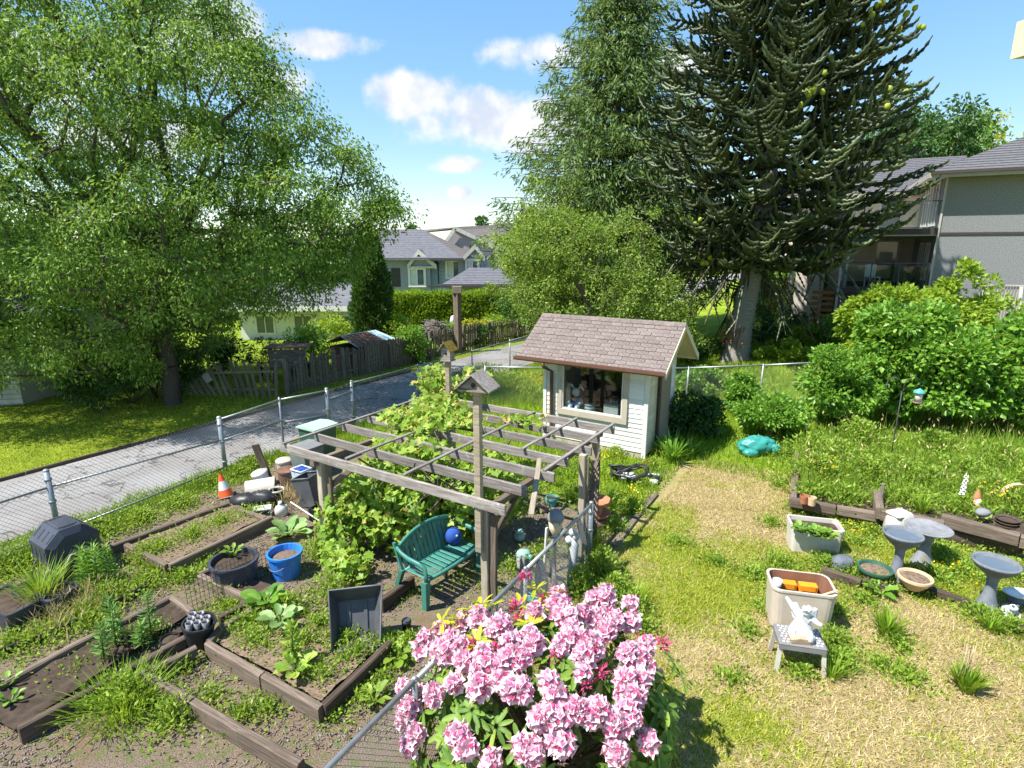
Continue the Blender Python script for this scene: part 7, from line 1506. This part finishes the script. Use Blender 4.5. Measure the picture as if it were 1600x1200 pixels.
PB = scat(-14, 18, 8, 26, 300000, lambda x, y, t_, s_: ((t_ > -11.1) & (s_ > 9.0) & (t_ < -3.0) & (s_ < 16)) | ((s_ > 12.2) & (t_ > -11.2)) | ((t_ > -2.85) & (s_ > 12)))
PB = PB[:110000]; V, F = blades(PB, rng.uniform(.08, .30, len(PB)) * (.5 + .8 * clump(PB, .8)), .022, .38, rng); npobj('meadow_grass', V, F, M['gr_lush'], None, 'stuff')
PS = scat(-17, 0, 6, 26, 330000, lambda x, y, t_, s_: (t_ < -14.66) & (t_ > -22))
PS = PS[:110000]; V, F = blades(PS, rng.uniform(.03, .07, len(PS)), .020, .8, rng); npobj('short_lawn', V, F, M['gr_mid'], None, 'stuff')
PE = scat(-12, 2, 5, 22, 260000, lambda x, y, t_, s_: (t_ > -11.5 + .12 * np.sin(s_ * 5)) & (t_ < -10.55 + .25 * np.sin(s_ * 2.3)))
PE = PE[:42000]; V, F = blades(PE, rng.uniform(.05, .22, len(PE)), .018, .5, rng); npobj('verge_grass', V, F, M['gr_lush'], None, 'stuff')
# weeds: leafy ground cover gathered around the places where the photograph shows it
WP = {'weed': [], 'gr_lush': [], 'lf_shrub': [], 'yellow_fl': [], 'gr_dry': [], 'red_lf': [], 'lf_vine': []}
def patch(u, v, r, h, n, m='weed', L=.07, Wd=.035, z=0.0, up=.5, ry=None):
    c = g(u, v, z); a = rng.uniform(0, 6.28, n); k = np.minimum(abs(rng.normal(size=n)) * .62, 1.5) * r; x = c.x + np.cos(a) * k; y = c.y + np.sin(a) * k * ((ry or r) / r); zz = z + hgt(x, y) + (rng.random(n) ** 1.3) * h * (1 - .4 * (k / r) ** 2).clip(.15)
    P = np.stack([x, y, zz], 1); Dd = rng.normal(size=(n, 3)) * .8; Dd[:, 2] = up + rng.random(n) * .7; Dd[:, 0] += np.cos(a) * .4; Dd[:, 1] += np.sin(a) * .4; l = L * rng.uniform(.5, 1.3, n); WP[m].append(leafs(P, Dd, l, l * Wd / L, rng))
for (u, v, r, h, n, *k) in [
    (20, 890, .6, .22, 1300), (60, 870, .5, .20, 1100), (150, 838, .5, .22, 1000), (215, 815, .45, .22, 900), (280, 790, .45, .22, 900), (330, 760, .35, .2, 500), (390, 735, .4, .3, 800), (370, 745, .3, .25, 500),
    (300, 835, .5, .10, 420), (380, 810, .4, .08, 300), (250, 850, .35, .10, 260), (225, 880, .3, .2, 300), (320, 870, .4, .12, 300),
    (110, 955, .45, .18, 600), (170, 935, .5, .20, 700), (230, 915, .4, .18, 500), (60, 1000, .5, .14, 500), (140, 975, .4, .16, 400), (20, 1010, .4, .15, 300),
    (360, 950, .35, .10, 300), (290, 905, .35, .15, 350), (330, 885, .3, .12, 200), (40, 1060, .3, .05, 60), (240, 1000, .2, .25, 120),
    (200, 1100, .45, .35, 700), (270, 1130, .35, .25, 400), (330, 1090, .3, .08, 120), (380, 1120, .35, .12, 200), (290, 1045, .2, .15, 120), (420, 1110, .3, .10, 120),
    (400, 985, .35, .2, 420), (450, 960, .35, .25, 500), (500, 990, .35, .22, 500), (540, 1040, .3, .15, 260), (480, 1060, .22, .2, 260), (420, 1020, .25, .12, 200), (520, 930, .4, .3, 500), (380, 1000, .2, .1, 120),
    (600, 1020, .3, .2, 300), (640, 1015, .25, .22, 280), (570, 1090, .3, .1, 160), (520, 1120, .3, .08, 120), (600, 1060, .25, .10, 120), (500, 870, .4, .3, 500), (640, 930, .4, .06, 80), (800, 890, .4, .15, 260), (760, 920, .4, .08, 120), (720, 900, .5, .04, 80),
    (850, 870, .35, .2, 400), (800, 800, .5, .12, 500), (830, 760, .5, .15, 600), (790, 780, .5, .12, 500), (860, 740, .5, .2, 500), (920, 860, .3, .4, 900), (940, 905, .28, .5, 1100), (960, 940, .25, .4, 800), (905, 930, .22, .45, 500), (985, 960, .25, .3, 500), (1000, 985, .2, .2, 300), (950, 960, .3, .4, 700),
    (910, 740, .4, .35, 800), (950, 790, .4, .3, 800), (985, 800, .3, .25, 500), (960, 830, .3, .2, 400), (900, 780, .35, .25, 600), (1020, 735, .25, .3, 400), (1040, 712, .35, .45, 700), (1010, 760, .25, .15, 250), (960, 715, .3, .25, 400), (900, 715, .3, .3, 400),
    (1180, 700, .6, .2, 500), (1230, 720, .4, .3, 600), (1220, 760, .25, .15, 250), (1205, 820, .25, .1, 200), (1250, 800, .3, .15, 300), (1320, 815, .4, .14, 500), (1360, 830, .35, .15, 350), (1340, 850, .4, .10, 350),
    (1330, 895, .4, .18, 600), (1290, 885, .3, .18, 450), (1220, 880, .35, .14, 400), (1180, 900, .35, .12, 350), (1370, 915, .3, .18, 450), (1470, 870, .5, .18, 800), (1500, 895, .45, .16, 700), (1480, 830, .4, .15, 500), (1540, 850, .5, .2, 700), (1580, 900, .4, .2, 600), (1460, 905, .35, .15, 500), (1430, 920, .3, .12, 350), (1530, 965, .3, .15, 400), (1580, 985, .3, .15, 400), (1350, 940, .25, .12, 250), (1310, 960, .2, .12, 150), (1300, 1010, .3, .25, 420), (1310, 1040, .25, .2, 300), (1200, 950, .25, .1, 200), (1170, 985, .25, .08, 160), (1400, 1010, .25, .12, 200), (1415, 1060, .3, .10, 220), (1370, 1040, .2, .1, 120), (1140, 1060, .25, .08, 160), (1250, 1055, .25, .12, 200), (1120, 880, .3, .08, 200), (1060, 850, .3, .08, 200)]:
    patch(u, v, r, h, int(n * 2.4), L=.052, Wd=.026)
for (u, v, r, h, n) in ((250, 855, .35, .1, 700), (300, 838, .4, .12, 900), (345, 815, .4, .1, 800), (390, 800, .3, .08, 500), (225, 865, .25, .15, 400), (400, 1000, .3, .12, 600), (470, 1005, .35, .12, 700), (540, 1000, .3, .12, 600), (505, 1055, .25, .1, 400), (560, 1020, .25, .1, 400), (380, 975, .3, .15, 500), (350, 912, .2, .1, 250), (120, 1040, .4, .03, 120), (200, 990, .3, .05, 150)):
    patch(u, v, r, h, n, L=.045, Wd=.022, z=.12)
for (u, v, r, h, n) in ((1275, 745, .6, .4, 2000), (1310, 725, .7, .5, 2600), (1350, 750, .6, .45, 2200), (1340, 700, .6, .6, 2200), (1400, 745, .6, .4, 2000), (1450, 760, .6, .4, 2200), (1500, 750, .6, .45, 2200), (1550, 780, .5, .4, 1800), (1590, 800, .5, .4, 1600), (1420, 785, .5, .25, 1500), (1500, 800, .5, .25, 1300), (1560, 740, .7, .6, 2400), (1270, 710, .5, .45, 1500), (1265, 775, .3, .25, 500), (1320, 780, .4, .25, 900), (1460, 715, .6, .5, 2000), (1620, 770, .7, .5, 1800)):
    patch(u, v, r, h, n, 'weed', .085, .035, .25)
for (u, v, r, n, z_) in ((820, 590, .9, 320, .1), (845, 600, .6, 260, .1), (800, 610, .8, 200, .1), (985, 780, .3, 90, .15), (945, 715, .4, 60, .2), (1300, 735, .6, 60, .5), (1480, 900, .5, 60, .05), (1330, 830, .5, 50, .1), (1560, 780, .5, 50, .5)): patch(u, v, r, .25, n, 'yellow_fl', .035, .03, z_)
for (u, v, r, h, n) in ((800, 600, 1.2, .35, 2200), (760, 590, 1.0, .5, 1500), (830, 620, .8, .35, 1500), (730, 600, .8, .6, 1200), (1150, 620, 1.2, .3, 1500), (1100, 560, 1.5, .3, 1500)): patch(u, v, r, h, n, 'weed', .10, .04)
for (u, v, r, n) in ((1010, 735, .15, 40), (945, 860, .2, 40), (470, 780, .25, 160), (1230, 770, .1, 20)): patch(u, v, r, .25, n, 'red_lf', .07, .03)
for (u, v, r, h, n) in ((455, 790, .4, .35, 400), (470, 770, .3, .4, 300), (90, 985, .6, .35, 350), (140, 955, .5, .4, 300), (1000, 700, .3, .3, 100)): patch(u, v, r, h, n, 'gr_dry', .16, .008, up=1.2)
nm_ = {'weed': 'garden_weeds', 'gr_lush': 'green_tufts', 'lf_shrub': 'leafy_weeds', 'yellow_fl': 'buttercups', 'gr_dry': 'dry_stalks', 'red_lf': 'reddish_weeds', 'lf_vine': 'pale_weeds'}
for m, lst in WP.items():
    if lst: V, F = join(lst); npobj(nm_[m], V, F, M[m], None, 'stuff')
PW = scat(4.8, 12, 8.2, 13.2, 60000, lambda x, y, t_, s_: (x > 5.3 + (y - 9.6) * .5) & (y > 9.75 - (x - 5.2) * .37) & (y < 13 - (x - 5) * .12))[:13000]
PW[:, 2] += .2; V, F = blades(PW, rng.uniform(.15, .75, len(PW)) * (.35 + .75 * clump(PW, .9)), .016, .3, rng); npobj('tall_weeds', V, F, M['weed'], None, 'stuff')
k = rng.random(len(PW)) < .04; Q = PW[k]; Q[:, 2] += rng.uniform(.3, .7, len(Q)); V, F = leafs(Q, rng.normal(size=(len(Q), 3)) * .5 + np.array([0, 0, 1.0]), .09, .03, rng); npobj('seed_heads', V, F, M['gr_dry'], None, 'stuff')
# small stones and bark chips on the paths
PC = scat(-9, 1.2, 4.0, 10.5, 60000, lambda x, y, t_, s_: (t_ > -10.6) & (t_ < -3.0) & (s_ < 9) & (np.sin(x * 2.3 + np.sin(y * 2)) + np.sin(y * 3.1 + x) > -.3))[:16000]
n = len(PC); e = nrm(rng.normal(size=(n, 3)) * np.array([1, 1, .3])); l = rng.uniform(.008, .03, n); PC[:, 2] += .006
V, F = frust(PC - e * l[:, None], PC + e * l[:, None], rng.uniform(.004, .009, n), rng.uniform(.003, .006, n), 4); npobj('bark_chips', V, F, M['chip'], None, 'stuff')
PC = PC[rng.random(n) < .4] + np.array([.013, .02, 0]); n = len(PC); e = nrm(rng.normal(size=(n, 3))); l = rng.uniform(.006, .014, n)
V, F = frust(PC - e * l[:, None], PC + e * l[:, None], l * .8, l * .6, 5); npobj('path_gravel', V, F, M['stone_grey'], None, 'stuff')

# ================================================================== single plants
def tuft(name, label, cat, u, v, n, L, Wd, mat, seed, z=0.0, lean=.7, spread=.08, part='leaves'):
    r = np.random.default_rng(seed); p = on(u, v) if z == 0 else g(u, v, z); o = thing(name, label, cat, p); Vs, Fs = [], []
    for k in range(n):
        a = r.uniform(0, 6.28); l = L * r.uniform(.6, 1.2); w = Wd * r.uniform(.7, 1.2); d = np.array([math.cos(a), math.sin(a), 0]); s_ = np.array([-d[1], d[0], 0]); b = np.array(p) + d * r.uniform(0, spread); ln = r.uniform(.2, 1) * lean; b0 = len(Vs)
        for q in range(5):
            f = q / 4; c = b + d * (f * l * ln * .8 + f * f * l * ln * .3) + np.array([0, 0, l * (f - .45 * ln * f * f)]); ww = w * math.sin(min(1, f + .25) * math.pi * .94) ** .6 if q < 4 else .001; Vs += [c - s_ * ww / 2, c + s_ * ww / 2]
        Fs += [(b0 + 2 * q, b0 + 2 * q + 1, b0 + 2 * q + 3, b0 + 2 * q + 2) for q in range(4)]
    npobj(part, Vs, Fs, M[mat], o, 'stuff'); return o
tuft('grass_clump', 'bright green strappy clump on the dry lawn right of the stool', 'plant', 1385, 992, 150, .36, .022, 'gr_lush', 1); t_ = tuft('bulb_clump', 'strappy green clump with brown seed stalks on the dry lawn', 'plant', 1508, 1078, 110, .34, .030, 'gr_lush', 2)
p = on(1508, 1070)
for k in range(11): q = p + Vector((rng.uniform(-.12, .14), rng.uniform(-.05, .1), 0)); MB().tube([q, q + Vector((rng.uniform(-.04, .04), 0, rng.uniform(.42, .62)))], .004, 4).build('seed_stalk', M['card'], t_)
tuft('grass_clump', 'drooping green grass clump beside the right stool leg', 'plant', 1300, 1058, 70, .30, .014, 'gr_lush', 3); tuft('grass_clump', 'long bright grass clump at the wild bed edge near the shadow', 'plant', 992, 945, 130, .36, .014, 'gr_lush', 4)
tuft('grass_clump', 'big long bladed grass clump at the bottom left corner', 'plant', 190, 1112, 460, .42, .010, 'gr_lush', 5, lean=.95, spread=.35); tuft('grass_clump', 'grassy clump spilling over the tub below the tumbler', 'plant', 62, 925, 200, .42, .012, 'gr_lush', 6, z=.28, lean=.9, spread=.28)
tuft('grass_clump', 'small bright clump between black tub and lilies', 'plant', 122, 965, 80, .26, .02, 'gr_lush', 7); tuft('grass_clump', 'bright clump at the corner of the weedy bed', 'plant', 243, 897, 90, .24, .018, 'gr_lush', 8); tuft('grass_clump', 'green clump growing at the rear right of the gnome', 'plant', 1545, 985, 90, .26, .016, 'gr_lush', 9)
tuft('grass_clump', 'tall grass tuft growing inside the big terraced bed front', 'plant', 1440, 800, 110, .30, .018, 'gr_lush', 10, z=.3)
tuft('fern', 'arching green fern beside the right shed corner', 'fern', 1050, 722, 60, .75, .075, 'lf_shrub', 11, lean=.8, spread=.1); tuft('fern', 'second smaller fern at the shaded shrub foot', 'fern', 1078, 715, 40, .5, .06, 'lf_shrub', 12, lean=.9)
def lily(label, u, v, h, seed, z=.1, mat='lily', L=.16, nleaf=60, wd=.028):
    r = np.random.default_rng(seed); p = g(u, v, z); o = thing('lily', label, 'plant', p); MB().tube([p, p + Vector((.01, 0, h * .5)), p + Vector((.02, .01, h))], [.011, .009, .005], 6).build('stem', M['green_stem'], o)
    f = np.linspace(.12, 1, nleaf); a = np.arange(nleaf) * 2.4; P = np.array(p) + np.stack([.02 * f, .01 * f, f * h], 1); Dd = np.stack([np.cos(a), np.sin(a), .25 + .9 * f ** 4], 1); V, F = leafs(P, Dd, L * r.uniform(.8, 1.1, nleaf) * (1.1 - .45 * f), wd, r, .3); npobj('leaves', V, F, M[mat], o, 'stuff'); return o
lily('left of three tall lily stalks in the dark soil bed', 163, 1030, .42, 1); lily('second tall lily stalk close behind the left one', 182, 1010, .50, 2); lily('third lily stalk leaning over the plank edge', 178, 1000, .56, 3, L=.17); lily('tall single lily stalk nearer the bucket of pots', 237, 995, .58, 4, L=.17); lily('short weedy lily at the dark soil bed centre', 222, 1010, .28, 5)
o = thing('leafy_plant', 'tall feathery green plant in front of the compost tumbler', 'plant', g(160, 915)); rr5 = np.random.default_rng(44)
for k in range(9): q = g(160, 915) + Vector((rr5.uniform(-.22, .22), rr5.uniform(-.15, .15), 0)); h = rr5.uniform(.45, .75); f = np.linspace(.05, 1, 70); a = np.arange(70) * 2.4; P = np.array(q) + np.stack([0 * f, 0 * f, f * h], 1); V, F = leafs(P, np.stack([np.cos(a), np.sin(a), .3 + .6 * f ** 3], 1), .17 * (1.1 - .5 * f), .02, rr5, .3); npobj('shoot', V, F, M['lf_shrub'], o)
def bigleaf(name, label, u, v, z, specs, mat):
    p = g(u, v, z); o = thing(name, label, 'plant', p); me = leaf_mesh('leaf', 1, .62, mat, 0, .16, .045)
    for (a, l, el) in specs: d = Vector((math.cos(a), math.sin(a), el)); put(me, 'leaf', o, p + Vector((0, 0, .04)) + d * .06, d, (.4 * math.sin(a * 7), .4 * math.cos(a * 5), 1), l * .92); MB().tube([p, p + Vector((0, 0, .03)) + d * .09], .012, 5).build('leaf_stalk', M['green_stem'], o)
    return o
sp5 = lambda n, L0, sd_: [(k * 6.28 / n + random.Random(sd_ + k).uniform(-.3, .3), L0 * random.Random(sd_ + k).uniform(.7, 1.15), random.Random(sd_ * 3 + k).uniform(.15, .8)) for k in range(n)]
bigleaf('rhubarb', 'pale broad rhubarb leaves beside the bent white frame', 452, 838, 0, sp5(13, .36, 3), 'rhubarb'); bigleaf('rhubarb', 'large blue green leaves at the foot of the vine by blue bucket', 416, 945, .12, sp5(13, .27, 9), 'lf_shrub'); bigleaf('rhubarb', 'pale leaf rosette inside the square raised bed', 438, 975, .12, sp5(11, .24, 14), 'rhubarb')
bigleaf('broadleaf_plant', 'bright broad leaved plant at the front of the square bed', 462, 1052, .12, sp5(16, .20, 21), 'lf_vine'); lily('leafy upright stalk above the broad leaved plant', 458, 1035, .48, 9, .12, 'lf_vine', .17, 44, .05)
bigleaf('broadleaf_plant', 'low leafy rosette by the wheelbarrow tray right edge', 622, 1030, 0, sp5(9, .22, 31), 'weed'); bigleaf('broadleaf_plant', 'small broad leaved weed growing on dirt near the pipe rail', 585, 1098, 0, sp5(8, .16, 41), 'weed'); bigleaf('broadleaf_plant', 'leafy plant in the white rectangular tub', 1274, 838, .38, sp5(30, .13, 51), 'lf_shrub'); bigleaf('broadleaf_plant', 'dark leafy rosette under the green bowl planter', 1372, 928, 0, sp5(9, .2, 61), 'lf_shrub'); bigleaf('broadleaf_plant', 'leafy greens at the right end of the white tub', 1292, 842, .38, sp5(26, .12, 55), 'weed')
bigleaf('broadleaf_plant', 'sprouting greens in the left end of the white tub', 1252, 832, .38, sp5(26, .12, 57), 'lf_shrub'); bigleaf('seedling', 'small pale seedling in the dark soil bed', 18, 1098, .11, sp5(6, .12, 71), 'lf_shrub'); bigleaf('seedling', 'second pale seedling nearer the bottom edge', 14, 1072, .11, sp5(6, .10, 75), 'lf_shrub'); bigleaf('seedling', 'sprouting weeds inside the wide black half barrel', 365, 868, .33, sp5(9, .14, 79), 'weed')
p = g(1498, 790, .3); o = thing('foxglove', 'single white foxglove spike among weeds in the terraced bed', 'flower', p); MB().tube([p, p + Vector((.04, 0, .62))], .008, 5).build('stem', M['green_stem'], o); mb = MB()
for k in range(26): f = .34 + .62 * k / 26; a = k * 2.4; mb.lathe([(.008, .0), (.018 * (1.4 - f), -.03), (.026 * (1.4 - f), -.045)], 7, p + Vector((.04 * f + .025 * math.cos(a), .025 * math.sin(a), .62 * f + .03)))
mb.build('bell_flowers', M['flower_white'], o)
